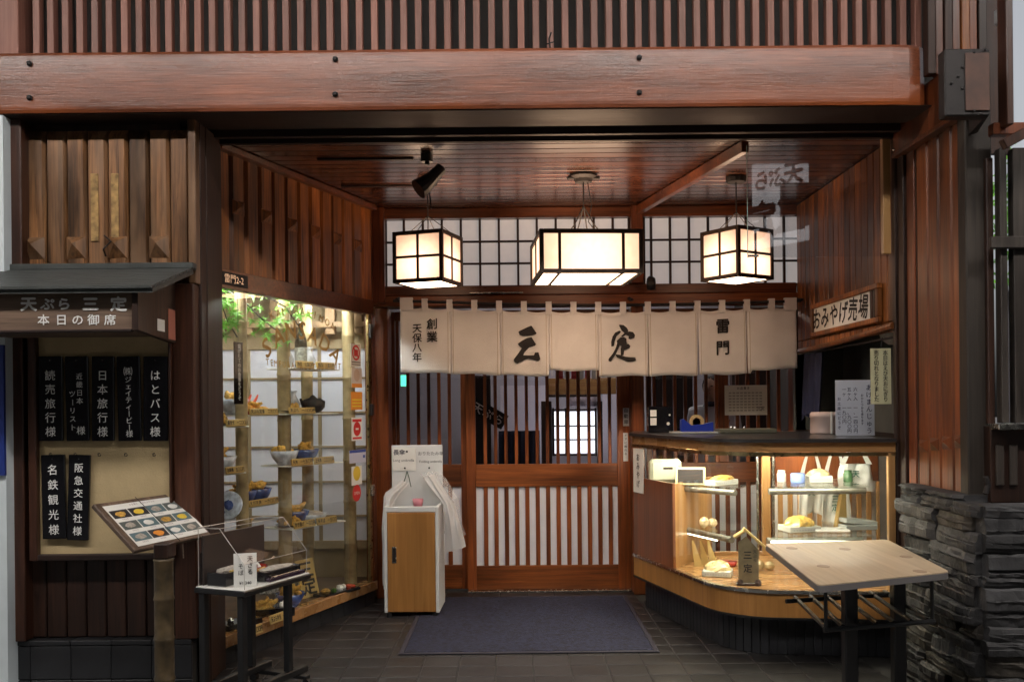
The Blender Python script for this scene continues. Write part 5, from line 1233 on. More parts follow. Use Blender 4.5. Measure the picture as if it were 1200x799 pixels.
# lamps in the counter
t = thing('counter_lamp', 'strip lamp under the top edge of the display counter', 'lamp', (1.6, 5.15, 1.1))
k0 = 2
build(MB().tube([off(k, -.075) + V((0, 0, 1.146)) for k in range(k0, len(PATH) - 1)], .012, 8), 'tube', M_tubew, t)
t = thing('counter_lamp', 'second strip lamp at the back of the display counter, behind the shelves', 'lamp', (1.6, 6.27, 1.1))  # unseen tube added to brighten the back of the case
build(MB().tube([(1.1, 6.285, 1.12), (1.98, 6.285, 1.12)], .010, 8), 'tube', M_tubew, t)
build(MB().box(1.05, 2.0, 6.262, 6.272, 1.10, 1.169), 'shade', M_gold, t)
def poly_shelf(pts, z, lab, tube_a, tube_b, glow=False):
    t = thing('glass_shelf', lab, 'shelf', (sum(p[0] for p in pts) / len(pts), sum(p[1] for p in pts) / len(pts), z), group='glass shelves in the display counter')
    build(MB().prism(pts, z, z + .008), 'glass_plate', M_glass, t)
    a, b = V(tube_a), V(tube_b)
    build(MB().tube([a, b], .019, 12), 'steel_rail', M_steel, t)
    if glow:
        o_ = V((0, .0, -.022)); build(MB().tube([a.lerp(b, .08) + o_, a.lerp(b, .75) + o_], .007, 8), 'lamp_strip', M_strip, t)
    return t
a, b = W(756, 569, 6.3), W(862, 577, 5.72); zsh = (a.z + b.z) / 2; a.z = b.z = zsh
s1 = poly_shelf([(a.x, a.y), (b.x, b.y), (1.62, 6.15), (1.0, 6.55)][::1], zsh + .02, 'upper left glass shelf in the counter with a dark framed box', a, b, False)
a2, b2 = W(792, 617, 6.2), W(858, 633, 5.6); zs2 = (a2.z + b2.z) / 2; a2.z = b2.z = zs2
s2 = poly_shelf([(a2.x, a2.y), (b2.x, b2.y), (1.6, 5.95), (1.32, 6.3)], zs2 + .02, 'lower left glass shelf in the counter with a glowing steel rail', a2, b2, True)
ZR1 = PZ(575, 5.35, 965); ZR2 = PZ(630, 5.35, 965)
s3 = poly_shelf([(PX(901, 5.35), 5.35), (PX(1034, 5.35) if PX(1034, 5.35) < 2.03 else 2.03, 5.35), (2.03, 5.85), (PX(901, 5.85), 5.85)], ZR1 + .02, 'upper right glass shelf in the counter behind the table', (PX(900, 5.35), 5.35, ZR1), (2.01, 5.35, ZR1))
s4 = poly_shelf([(PX(901, 5.35), 5.35), (2.06, 5.35), (2.06, 5.95), (PX(901, 5.95), 5.95)], ZR2, 'lower right glass shelf in the counter behind the table', (PX(900, 5.35), 5.40, ZR2 - .02), (2.01, 5.40, ZR2 - .02), False)
t = thing('under_shelf_lamp', 'thin white lamp strip just above the table edge inside the counter', 'lamp', (1.7, 5.2, PZ(635, 5.2, 965)))
build(MB().tube([(PX(902, 5.2), 5.2, PZ(635, 5.2, 902)), (2.0, 5.2, PZ(635, 5.2, 1020))], .008, 8), 'tube', emis('dim_lamp_glow', (1, .95, .8), 3), t)
# goods in the counter
def ray_z(px, py, z): return on_z(px, py, z)
p = on_z(792, 556, zsh + .028) if False else W(790, 556, 6.15); zt_ = zsh + .0285
t = thing('white_packet', 'puffy pale packet standing at the left on the upper shelf', 'packet', (PX(785, 6.2), 6.2, zt_))
build(MB().box(PX(760, 6.25), PX(797, 6.25), 6.2, 6.30, zt_, zt_ + .15, .02), 'bag_body', mat('pale_green_packet', (.60, .62, .48), .4, noise=.1), t)
build(MB().box(PX(775, 6.25), PX(786, 6.25), 6.196, 6.199, zt_ + .085, zt_ + .10), 'print', M_ink, t)
t = thing('framed_black_box', 'small box with a black face and cream rim beside the pale packet', 'box', (PX(808, 5.98), 5.98, zt_))
Mx = T(PX(808, 5.98), 5.98, zt_, R(-14)) @ Matrix.Rotation(R(-14), 4, 'X')
build(MB().box(-.095, .095, 0, .05, 0, .115, .003, M=Mx), 'box', mat('cream_rim', (.52, .46, .26), .5), t); build(MB().box(-.08, .08, -.003, -.0005, .012, .10, M=Mx), 'black_face', M_ink, t)
M_greycard = mat('pale_grey_card', (.50, .51, .46), .6, noise=.08)
def rice_cracker_box(nm, lab, x, y, z, rz, w, d, h, m_top=M_temp):
    t = thing(nm, lab, 'packet', M=T(x, y, z, rz))
    h *= .7; build(MB().box(-w, w, -d, d, 0, h, .004), 'carton', M_greycard, t, local=True); mb = MB(); random.seed(int(abs(x) * 100))
    mb.ball((0, 0, h), min(w, d) * .95, 16, (w / min(w, d), d / min(w, d), .75), jit=.09)
    build(mb, 'wrapped_crackers', m_top, t, local=True, smooth=False)
    mbx = MB()
    for k in range(9): mbx.box(-w * .8 + k * w * .18, -w * .8 + k * w * .18 + w * .10, -d - .0015, -d - .0003, h * .35, h * .55)
    build(mbx, 'print', M_greybox, t, local=True); return t
M_cello = mat('golden_crackers', (.70, .46, .12), .3, noise=.35, nscale=40, coat=.6, bump=.4)
M_cello2 = mat('pale_cookie_wrap', (.72, .58, .30), .25, noise=.3, nscale=40, coat=.7, bump=.4)
rice_cracker_box('cracker_packet', 'long packet of yellow crackers at the right end of the upper left shelf', PX(846, 5.92), 5.95, zt_, R(38), .115, .042, .05, M_cello)
rice_cracker_box('cracker_packet', 'round wrapped packet of crackers on the wooden case floor', PX(839, 5.62), 5.62, .373, R(-18), .085, .075, .05, M_cello2)
rice_cracker_box('cracker_packet', 'yellow cracker box on the lower right shelf, just above the table', PX(934, 5.6), 5.58, ZR2 + .009, R(12), .10, .08, .05, M_cello)
rice_cracker_box('cracker_packet', 'cracker packet with a glowing peak on the upper right shelf', PX(958, 5.6), 5.6, ZR1 + .0285, R(0), .07, .055, .06, M_cello2)
for i, (px, D, z_, lab, cat, col, sh) in enumerate(((850, 5.95, .373, 'flat red tin lying on the case floor behind the round packet', 'tin', (.30, .03, .02), 0), (893, 5.75, .373, 'small kraft bag of crackers standing on the case floor right of the house sign', 'packet', (.45, .33, .16), 1),
        (915, 5.65, ZR1 + .0285, 'tiny white jar at the left end of the upper right shelf', 'jar', (.7, .7, .66), 2), (1010, 5.6, ZR1 + .0285, 'little stack of green tea tins at the right end of the upper right shelf', 'tin', (.06, .14, .06), 2), (829, 5.95, zs2 + .0285, 'pair of small wrapped cakes on the lower left shelf', 'cake', (.62, .50, .30), 1))):
    t = thing({'packet': 'cracker_bag', 'cake': 'wrapped_cakes', 'tin': 'tea_tin', 'jar': 'small_jar'}[cat], lab, cat, M=T(min(PX(px, D), 2.0), D, z_, R(10 * i - 20)))
    m_ = mat('good_print_%s' % cat, col, .35, noise=.3, nscale=30)
    if sh == 0: build(MB().box(-.06, .06, -.04, .04, 0, .03, .008), 'body', m_, t, local=True)
    elif sh == 1: build(MB().ball((-.03, 0, .035), .035, 10, (1, .8, 1), jit=.08).ball((.035, .01, .03), .032, 10, (1, .8, .9), jit=.08), 'body', m_, t, local=True)
    else: build(MB().lathe([(.025, 0), (.027, .005), (.027, .05), (.02, .056), (.022, .058), (.022, .07), (0, .07)], 14), 'body', m_, t, local=True, smooth=True)
t = thing('grey_card_box', 'flat grey gift box leaning on the lower right shelf', 'box', M=T(PX(1002, 5.65), 5.65, ZR2 + .009, R(8)))
build(MB().box(-.10, .10, -.07, .07, 0, .03, .003).box(-.10, .10, -.06, .08, .034, .06, .003, M=Matrix.Rotation(R(6), 4, 'Y')), 'box', M_greybox, t, local=True)
t = thing('folded_packet', 'thin white printed packet between the cracker box and the grey box', 'packet', M=T(PX(972, 5.55), 5.55, ZR2 + .009, R(-5)))
build(MB().box(-.10, .10, -.06, .06, 0, .018, .006), 'packet', M_cardw, t, local=True)
t = thing('blue_tub', 'small blue tub on the upper right shelf', 'tub', M=T(PX(934, 5.55), 5.55, ZR1 + .0285))
build(MB().lathe([(.04, 0), (.042, .01), (.042, .055), (.036, .06), (0, .06)], 18), 'tub_body', mat('pale_blue_tub', (.16, .24, .52), .4), t, local=True, smooth=True)
for i, (px, lab) in enumerate(((1012, 'leftmost kraft paper wedge at the right end of the lower shelf'), (1023, 'middle kraft paper wedge at the right end of the lower shelf'), (1034, 'rightmost kraft paper wedge at the right end of the lower shelf'))):
    x = min(PX(px, 5.7), 2.0); t = thing('kraft_wedge', lab, 'paper stand', M=T(x - .02, 5.7, ZR2 + .009, R(10)), group='kraft paper wedges in the counter')
    build(MB().prism([(-.035, 0), (.035, 0), (.03, .21), (.005, .21)], -.01, .03, M=fr((0, 0, 0), (1, 0, 0), (0, 0, 1))), 'wedge', M_kraft, t, local=True)
for i, (px, lab) in enumerate(((812, 'leftmost pale wooden wedge on the case floor'), (821, 'second pale wooden wedge on the case floor'), (830, 'third pale wooden wedge on the case floor, behind the round packet'))):
    t = thing('wooden_wedge', lab, 'display stand', M=T(PX(px, 5.95), 5.95, .373, R(-20)), group='pale wooden wedges on the case floor')
    build(MB().prism([(0, 0), (.055, 0), (-.005, .16), (-.015, .16)], -.006, .006, M=fr((0, 0, 0), (1, 0, 0), (0, 0, 1))), 'wedge', M_kraft, t, local=True)
# hanging carrier bags
def carrier(lab, pxl, pxr, pyt, pyb, D, seed, kanji):
    t = thing('carrier_bag', lab, 'bag', tuple(W((pxl + pxr) / 2, pyb, D)), group='white carrier bags hanging in the counter')
    random.seed(seed); mb = MB(); nu, nv = 12, 14; ph = random.uniform(0, 6)
    for q in range(nv + 1):
        tt = q / nv
        for k in range(nu + 1):
            s = k / nu; narrow = .10 * (1 - tt) ** 2
            p = W(pxl + (pxr - pxl) * (narrow + s * (1 - 2 * narrow)), pyt + (pyb - pyt) * (.34 + .66 * tt) + 2 * math.sin(s * 7 + ph) * tt, D)
            p.y += .018 * math.sin(s * 12 + ph) + .012 * math.sin(s * 25 + tt * 6); mb.v.append(p)
    for q in range(nv):
        for k in range(nu):
            a0 = q * (nu + 1) + k; mb.f.append((a0, a0 + 1, a0 + nu + 2, a0 + nu + 1))
    o = build(mb, 'bag_body', M_bagw, t, smooth=True); so = o.modifiers.new('solid', 'SOLIDIFY'); so.thickness = .004
    for f_ in (.12, .88):
        c = pxl + (pxr - pxl) * f_; pk = (pxl + pxr) / 2 + (c - (pxl + pxr) / 2) * .45; hw_ = (pxr - pxl) * .08
        mb = MB(); rows = [W(c - hw_, pyt + (pyb - pyt) * .36, D), W(c + hw_, pyt + (pyb - pyt) * .36, D), W(pk + hw_ * .6, pyt, D), W(pk - hw_ * .6, pyt, D)]
        mb.add(rows + [r_ + V((0, .006, 0)) for r_ in rows], [(0, 1, 2, 3), (7, 6, 5, 4), (0, 4, 5, 1), (1, 5, 6, 2), (2, 6, 7, 3), (3, 7, 4, 0)]); build(mb, 'strap', M_bagw, t)
    mb = MB(); c = W((pxl + pxr) / 2, pyt + (pyb - pyt) * .72, D - .035); vline(mb, kanji, fr(c, (1, 0, 0), (0, 0, 1)), 0, .03, .05, .055, .01); build(mb, 'lettering', mat('green_print', (.03, .16, .11), .6) if 'green_print' not in bpy.data.materials else bpy.data.materials['green_print'], t)
M_bagw = mat('white_polythene', (.84, .85, .82), .4, trans=.12)
carrier('left white carrier bag hanging behind the glowing packet', 936, 966, 532, 602, 6.05, 1, '天')
carrier('middle white carrier bag hanging lowest in the counter', 962, 996, 534, 612, 6.0, 2, '三定')
carrier('right white carrier bag with wide straps in the counter', 982, 1024, 527, 574, 5.95, 3, '天')
# vertical bars of the back of the counter, right half
t = thing('counter_back_slats', 'golden upright boards closing the back of the display counter', 'panel', (1.9, 6.40, .4))
for k in range(11):
    px = 910 + k * 11.5; build(MB().box(PX(px, 6.42), PX(px + 5.5, 6.42), 6.40, 6.42, .40, .86, .003), 'slat', M_gold, t)
build(MB().box(1.79, 2.495, 6.43, 6.44, .38, .86), 'white_panel', M_wp, t); build(MB().box(1.79, 2.495, 6.40, 6.44, .862, 1.16, .003), 'upper_board', M_panel, t)
# small house shaped sign
p = on_z(881, 688, .374); t = thing('house_shaped_sign', 'little wooden house shaped sign with two brush characters inside the counter glass', 'sign', M=T(p.x, 5.30, .374, R(-8)))
k_ = 5.3 / F
build(MB().prism([(-.055, .01), (.055, .01), (.055, .20), (-.01, .275), (-.055, .24)], -.01, .01, M=fr((0, 0, 0), (1, 0, 0), (0, 0, 1))), 'tablet', M_aged, t, local=True)
build(MB().box(0, .19, -.03, .03, 0, .014, .002, M=T(-.03, 0, .315) @ Matrix.Rotation(R(42), 4, 'Y')).box(-.075, 0, -.03, .03, 0, .014, .002, M=T(-.012, 0, .305) @ Matrix.Rotation(R(-34), 4, 'Y')), 'roof', M_kraft, t, local=True)
build(MB().ball((-.045, -.005, .015), .02, 8).ball((.05, -.005, .015), .022, 8).box(-.07, .07, -.02, .02, .0, .014, .004), 'foot', M_dark, t, local=True)
mb = MB(); vline(mb, '三定', fr((0, -.0115, 0), (1, 0, 0), (0, 0, 1)), -.005, .17, .05, .075, .03); vline(mb, '天ぷら', fr((0, -.0115, 0), (1, 0, 0), (0, 0, 1)), .035, .19, .022, .024, .01); build(mb, 'lettering', M_ink, t, local=True)
# price slip on the glass, far left
t = thing('paper_slip', 'narrow white paper slip with brush writing on the left end of the counter glass', 'paper notice', tuple(W(756, 585, 6.3)))
q0 = off(1, .003); dd = (PATH[1] - PATH[0]).normalized()
Msl = Matrix.Translation(V((PATH[0].lerp(PATH[1], .35).x, PATH[0].lerp(PATH[1], .35).y, 0)) + NRM[0] * .004) @ fr((0, 0, 0), dd, (0, 0, 1))
if Msl.col[2].xyz.dot(NRM[0]) < 0: pass
build(MB().box(-.06, .12, .80, 1.10, -.001, .0005, M=Msl), 'paper', M_cardw, t)
mb = MB(); vline(mb, 'おみやげ', Msl @ Matrix.Translation((0, 0, .002)), .03, 1.04, .055, .06, .01); build(mb, 'lettering', M_ink, t)
# ---- on the counter top
ZC = 1.204
def onc(px, py): return on_z(px, py, ZC)
t = thing('tape_dispenser', 'blue tape dispenser with a tan roll on the counter top', 'tape dispenser', M=T(PX(816, 6.2), 6.2, ZC, R(0)))
build(MB().prism([(-.105, 0), (.105, 0), (.105, .075), (.04, .06), (-.04, .055), (-.09, .095), (-.105, .09)], -.03, .03, M=fr((0, 0, 0), (1, 0, 0), (0, 0, 1))), 'body', M_bluep, t, local=True)
build(MB().lathe([(.028, -.012), (.048, -.012), (.048, .012), (.028, .012), (.028, -.012)], 22, M=Matrix.Translation((0, 0, .075)) @ Matrix.Rotation(R(90), 4, 'X')), 'tape_roll', M_tape, t, local=True)
build(MB().box(-.17, .19, -.07, .08, -.0005, .012, .003), 'base_tray', M_greybox, t, local=True)
t = thing('coin_tray', 'long greyish green shallow tray on the counter below the notice', 'tray', M=T(PX(872, 6.15), 6.15, ZC))
build(MB().box(-.175, .19, -.08, .08, 0, .03, .004), 'tray_body', mat('olive_tray', (.10, .10, .07), .5), t, local=True); build(MB().ball((-.09, -.02, .035), .014, 8).ball((-.065, -.01, .035), .012, 8).ball((.0, .0, .035), .01, 8), 'coins', M_chrome, t, local=True)
t = thing('menu_book_stand', 'dark box with small bright glints standing left of the tape dispenser', 'box', M=T(PX(776, 6.5), 6.5, ZC))
build(MB().box(-.10, .065, -.03, .05, 0, .18, .004), 'box', M_lacq, t, local=True)
build(MB().box(-.088, -.045, -.033, -.0305, .05, .10).box(-.088, -.045, -.033, -.0305, .11, .155).ball((.035, -.034, .06), .012, 8, (1, .3, 1)).ball((.045, -.034, .12), .007, 8, (1, .3, 1)), 'painted_glint', M_cardw, t, local=True)  # white patches stand in for glints on the dark box
t = thing('printed_notice', 'white printed notice with a table of columns fixed to the lattice screen', 'paper notice', tuple(W(874, 487, 7.0)))
q0, q1 = W(850, 486.5, 7.04), W(899.5, 451, 7.04)
build(MB().box(q0.x, q1.x, 7.055, 7.058, q0.z, q1.z), 'paper', M_cardw, t)
mb = MB(); w_ = q1.x - q0.x
for k in range(9):
    xx = q0.x + .03 + k * (w_ - .06) / 9
    for r_ in range(7): mb.box(xx, xx + .020, 7.053, 7.0545, q0.z + .03 + r_ * .022, q0.z + .040 + r_ * .022)
build(mb, 'print_columns', mat('faint_print', (.40, .40, .38), .8), t)
mb = MB(); hline(mb, 'お品書き', fr(((q0.x + q1.x) / 2, 7.053, 0), (1, 0, 0), (0, 0, 1)), -.02, q1.z - .022, .022, .025, .01); hline(mb, '三定', fr(((q0.x + q1.x) / 2, 7.053, 0), (1, 0, 0), (0, 0, 1)), .11, q0.z + .05, .03, .03, .01); build(mb, 'lettering', M_ink, t)
p = on_z(966, 512, ZC + .0); t = thing('round_box', 'pinkish round lidded box on the counter beside the price card', 'box', M=T(PX(966, 5.9), 5.9, ZC))
build(MB().lathe([(.085, 0), (.088, .01), (.086, .10), (.09, .102), (.088, .125), (.08, .135), (0, .137)], 26), 'box_body', M_pinkbox, t, local=True, smooth=True)
build(MB().box(.008, .02, -.0915, -.080, .0, .138, .002), 'white_band', M_cardw, t, local=True)
yc = 5.5; q0, q1 = W(979.5, 511.5, yc), W(1024.5, 445, yc)
t = thing('price_card', 'white handwritten price card standing on the counter top', 'price card', (q0.x, yc, ZC))
build(MB().box(q0.x, q1.x, yc, yc + .004, ZC, q1.z, .001), 'card', mat('bluish_white_card', (.62, .65, .74), .7), t)
mb = MB(); Mp = fr((0, yc - .0015, 0), (1, 0, 0), (0, 0, 1)); w_ = q1.x - q0.x; X_ = lambda f_: q0.x + w_ * f_
vline(mb, 'あげまんじゅう', Mp, X_(.86), q1.z - .045, .038, .042, .008); vline(mb, 'おひとつから承ります', Mp, X_(.68), q1.z - .09, .017, .0185, .002)
vline(mb, '六ヶ入 一、一四〇円', Mp, X_(.51), q1.z - .055, .026, .027, .004); vline(mb, '五ヶ入 一、九〇〇円', Mp, X_(.35), q1.z - .055, .026, .027, .004)
vline(mb, '一ヶ  一九〇円', Mp, X_(.22), q1.z - .055, .026, .027, .004); vline(mb, 'お土産にどうぞ', Mp, X_(.09), q1.z - .11, .022, .028, .003)
build(mb, 'handwriting', mat('blue_black_ink', (.035, .04, .10), .7), t)
yc = 5.18; q0, q1 = W(1020.5, 473.5, yc), W(1044, 408, yc)
t = thing('sold_out_notice', 'pale yellow strip of handwriting hanging at the right end of the counter', 'paper notice', (q0.x, yc, q0.z))
build(MB().box(q0.x, q1.x, yc, yc + .002, q0.z, q1.z), 'paper', M_cardy, t)
mb = MB(); Mp = fr((0, yc - .0015, 0), (1, 0, 0), (0, 0, 1)); w_ = q1.x - q0.x
vline(mb, '本日はえび天おにぎり', Mp, q0.x + w_ * .72, q1.z - .025, .030, .0285, .008); vline(mb, '売り切れとなりました', Mp, q0.x + w_ * .28, q1.z - .025, .030, .0285, .008); build(mb, 'handwriting', M_ink, t)
build(MB().tube([V(((q0.x + q1.x) / 2, yc, q1.z)), V(((q0.x + q1.x) / 2 + .01, yc, q1.z + .06))], .002, 5), 'string', M_iron, t)

# ============================================================ RIGHT WALL
XW = 2.08
rw = thing('right_recess_wall', 'orange brown boards on the right side of the recess, above the souvenir counter', 'wall', (XW, 5.9, 1.75))
bd = mesh_of(MB().box(0, .02, -.0455, .0455, 0, .99, .006), 'board', M_bright)
for k in range(18): inst(bd, 'board', rw, T(XW, 5.13 + k * .0965, 1.84, R(random.uniform(-3, 3))))
build(MB().box(XW + .0205, XW + .06, 5.06, 6.86, 1.84, 2.835), 'backing_panel', M_dark, rw)
bd2 = mesh_of(MB().box(0, .02, -.0455, .0455, 0, .055, .004), 'short_board', M_bright)
for k in range(18): inst(bd2, 'short_board', rw, T(XW, 5.13 + k * .0965, 1.782))
pts = [V((XW - .02, 5.06 + 1.8 * t_, 1.765 - .0 + .045 * (1 - t_) ** 2)) for t_ in [k / 10 for k in range(11)]]
build(MB().tube(pts, .018, 8), 'arched_rail', M_bright, rw)
build(MB().box(XW, XW + .5, 5.06, 6.86, 2.836, 2.86), 'top_plate', M_dark, rw)
kr = thing('souvenir_alcove', 'dim grey alcove behind the opening above the counter on the right', 'alcove', (2.3, 6, 1.2))
build(MB().box(2.44, 2.49, 5.105, 6.95, 1.15, 2.2), 'alcove_wall', mat('grey_green_wall', (.12, .13, .12), .7, noise=.25, nscale=5), kr)
build(MB().box(2.08, 2.435, 6.90, 6.95, 1.15, 2.2), 'alcove_end', mat('grey_green_wall2', (.10, .11, .10), .7), kr)
build(MB().box(2.075, 2.435, 5.105, 6.9, 1.17, 1.20), 'alcove_shelf', M_dark, kr)
build(MB().box(2.101, 2.49, 5.08, 5.10, 0, 2.83), 'alcove_front', M_dark, kr)
build(MB().lathe([(.02, -.03), (.06, .0), (.075, .04), (.0, .04)], 14, M=T(2.33, 5.75, 1.78)), 'lamp_shade', M_cardw, kr)
nc = thing('navy_cloth', 'navy blue cloth hanging in the opening above the counter', 'cloth', (2.05, 6.5, 1.25))
mb = MB(); n = 28
for k in range(n + 1):
    t_ = k / n; y = 6.72 - .40 * t_; x = XW + .012 + .022 * math.sin(t_ * 22)
    mb.v += [V((x, y, 1.74)), V((x - .02 - .012 * math.sin(t_ * 15), y + .0, 1.27 + .05 * abs(math.sin(t_ * 9))))]
for k in range(n): mb.f.append((2 * k, 2 * k + 1, 2 * k + 3, 2 * k + 2))
build(mb, 'cloth', M_navy, nc, smooth=True)
build(MB().tube([(XW + .01, 5.1, 1.752), (XW + .01, 6.86, 1.745)], .007, 6), 'rod', M_iron, nc)
sg = thing('souvenir_sign', 'long wooden framed white sign with black brush kana on the right wall', 'sign', (XW - .02, 5.85, 1.84))
ya, yb, za, zb_ = 5.25, 6.42, 1.845, 2.065
build(MB().box(XW - .018, XW - .002, ya + .03, yb - .03, za + .03, zb_ - .03), 'sign_face', M_cardw, sg)
for a in ((ya, yb, zb_ - .03, zb_), (ya, yb, za, za + .03)): build(MB().box(XW - .034, XW - .001, *a, .004), 'frame', M_bright, sg)
for a in ((ya, ya + .03, za + .031, zb_ - .031), (yb - .03, yb, za + .031, zb_ - .031)): build(MB().box(XW - .034, XW - .001, *a, .004), 'frame', M_bright, sg)
for k in range(2): build(MB().box(XW - .030, XW - .019, ya + .045 + k * .045, ya + .07 + k * .045, za + .031, zb_ - .031, .002), 'end_slat', M_dark, sg)
Mr = fr((XW - .0195, 0, 0), (0, -1, 0), (0, 0, 1)); mb = MB()
for i, ch in enumerate('おみやげ売場'): put(mb, ch, Mr, -(6.33 - i * .168), (za + zb_) / 2, .150, R(-6), .025, 1.05, .1)
build(mb, 'brush_lettering', M_ink, sg)
# dark jamb posts in front of the right wall
jp = thing('right_corner_post', 'pair of dark and reddish upright posts at the right edge of the recess', 'post', (2.1, 5.0, 0))
build(MB().box(2.062, 2.1, 5.035, 5.075, 0, 2.83, .003), 'inner_strip', M_dark, jp)
build(MB().box(2.075, 2.12, 4.955, 5.03, 0, 2.83, .003), 'dark_strip', M_dark, jp)
build(MB().box(2.09, 2.15, 4.86, 4.95, .9, 2.83, .004), 'red_post', M_red, jp)
# hanging glass screen
gsn = thing('hanging_glass_screen', 'large clear glass sheet hanging under the soffit at the upper right', 'glass screen', (1.67, 5.10, 2.19))
xg0 = PX(878.5, 5.10)
build(MB().box(xg0, 2.06, 5.098, 5.106, 2.19, 2.80), 'glass_sheet', M_glass2, gsn)
build(MB().box(xg0 - .003, xg0 - .0005, 5.098, 5.106, 2.19, 2.80), 'glass_edge', mat('glass_edge_green', (.30, .42, .38), .2), gsn)
build(MB().box(xg0 - .005, xg0 + .055, 5.09, 5.097, 2.192, 2.204, .001), 'clip', M_chrome, gsn)
build(MB().box(2.02, 2.0615, 5.08, 5.12, 2.20, 2.83, .003), 'side_channel', M_gold, gsn)
# ---- outer right wall running towards the viewer
ow = thing('outer_board_wall', 'brown boards with small diamond studs to the right of the recess, above the stones', 'wall', (2.1, 4.6, .95))
b3 = mesh_of(MB().box(0, .03, -.061, .061, .955, 2.72, .008), 'board', M_door)
st3 = mesh_of(stud_mb(.05, .035, .025), 'stud', M_red)
for k in range(4):
    y = 4.79 - k * .128; b = inst(b3, 'board', ow, T(2.10, y, 0, R(random.uniform(-3, 3))))
    if k % 1 == 0: inst(st3, 'stud', b, Matrix.Translation((2.0995, y, PZ(522 - k * 1.5, y, 1100))) @ fr((0, 0, 0), (0, -1, 0), (1, 0, 0), (0, 0, 1)))
build(MB().box(2.135, 2.22, 4.37, 5.03, 0, 2.83), 'backing_panel', M_dark, ow)
build(MB().box(2.098, 2.1345, 4.845, 4.86, .955, 2.72), 'joint_strip', M_dark, ow)
# header plate running from the beam end (brace board)
br = thing('brace_board', 'reddish brown header board running forward from the right end of the big beam', 'beam', (2.08, 4.5, 2.7))
build(MB().box(2.055, 2.098, 4.2, 5.03, 2.722, 2.965, .004), 'board', M_red, br); build(MB().box(2.045, 2.099, 4.2, 5.03, 2.70, 2.7215, .003), 'lower_moulding', M_red, br)
build(MB().ball((2.04, 4.98, 2.735), .008, 8), 'screw', M_chrome, br)
# boards above, right of the lattice
ub = thing('upper_right_boards', 'lit vertical boards above the steel bracket at the top right', 'wall', (2.1, 4.5, 2.95))
for k in range(7):
    px = 1092 + k * 10; build(MB().box(PX(px, 4.5), PX(px + 9.0, 4.5), 4.50 + .012 * (k % 2), 4.56, 2.97, 4.2, .003), 'board', (M_dark, M_red, M_dark, M_red, M_bright, M_red, M_dark)[k], ub)
t = thing('steel_bracket', 'dark riveted steel box bracket at the top right', 'bracket', (1.95, 3.95, 2.6))
x0, x1, z0, z1 = PX(1111, 3.9), PX(1164, 3.9), PZ(136, 3.9, 1137), PZ(57, 3.9, 1137)
build(MB().box(x0, x1, 3.90, 3.965, z0, z1, .006), 'box_plate', M_iron, t)
build(MB().box(x1 - .105, x1 - .004, 3.893, 3.8985, z0 + .02, z1 - .02, .002), 'rust_plate', M_rust, t)
build(MB().add([(x1 + .002, 3.91, z0 + .01), (x1 + .12, 4.25, z0 + .03), (x1 + .12, 4.25, z1 + .02), (x1 + .002, 3.91, z1), (x1 + .002, 3.95, z0 + .01), (x1 + .10, 4.30, z0 + .03), (x1 + .10, 4.30, z1 + .02), (x1 + .002, 3.95, z1)], [(0, 1, 2, 3), (7, 6, 5, 4), (0, 4, 5, 1), (3, 2, 6, 7), (1, 5, 6, 2)]), 'side_plate', M_iron, t)
rv = mesh_of(MB().ball((0, 0, 0), .0065, 8, (1, .6, 1)), 'rivet', M_iron, True)
for (px, py) in ((1142, 61), (1137, 66), (1129, 78), (1124, 89), (1129, 103), (1134, 114), (1142, 130), (1149, 133), (1116, 97), (1155, 58)):
    p = W(px, py, 3.89); inst(rv, 'rivet', t, T(p.x, 3.897 if px < 1139 else 3.892, p.z))
t = thing('grey_column', 'dark grey brown weathered column right of the boards', 'column', (2.2, 4.3, 0))
build(MB().box(PX(1134, 4.28), PX(1165, 4.28), 4.28, 4.36, .95, 2.88, .006), 'column_body', wood('grey_brown_wood', (.016, .012, .009), (.040, .031, .024), 'Z', .6, coat=.0), t)
build(MB().box(PX(1160, 4.24), PX(1168, 4.24), 4.25, 4.279, .96, 2.5, .004), 'side_strip', M_dark, t)
# right window grille
rg = thing('right_grille_window', 'dark window with thick upright bars and a bright gap at the far right', 'window', (2.4, 4.3, 1.3))
M_gb = wood('grille_wood', (.022, .018, .015), (.060, .048, .040), 'Z', .45, coat=.1)
for (a, b, y0, y1) in ((1174.5, 1182.5, 0, 1), (1190, 1212, 0, 1)):
    build(MB().box(PX(a, 4.2), PX(b, 4.2), 4.2, 4.25, 1.30, 2.53, .003), 'upright_bar', M_gb, rg)
bxz(1166, 1230, 144, 158, 4.15, 4.14, 4.19, 'top_rail', M_red, rg); bxz(1163, 1230, 277, 291, 4.18, 4.17, 4.199, 'cross_rail', M_gb, rg)
bxz(1166, 1230, 496, 503, 4.18, 4.15, 4.27, 'sill', M_chrome, rg)
build(MB().box(PX(1168, 4.28), 3.4, 4.275, 4.281, 1.30, 2.53), 'glass_pane', M_glassd, rg)
build(MB().box(PX(1172.5, 4.25), PX(1176, 4.25), 4.251, 4.27, 1.3, 2.53), 'blind_strip', M_dark, rg)
build(MB().box(PX(1192, 4.3), PX(1199, 4.3), 4.30, 4.33, 1.3, 2.08), 'curtain_edge', M_dark, rg)
build(MB().box(PX(1163, 4.2), 3.4, 4.22, 4.34, .94, 1.285, .003), 'lower_panel', M_dark, rg)
mb = MB()
for k in range(2): mb.box(PX(1168 + k * 16, 4.2), PX(1177 + k * 16, 4.2), 4.205, 4.2195, 1.02, 1.2, .003)
build(mb, 'panel_block', M_gb, rg)
build(MB().tube([W(1155, 558, 4.1), W(1158, 568, 4.1), W(1155, 578, 4.1)], .012, 8), 'pipe', M_iron, rg)
t = thing('gap_post', 'reddish frame post beside the bright gap at the top right corner', 'post', (2.45, 4.2, 2.5))
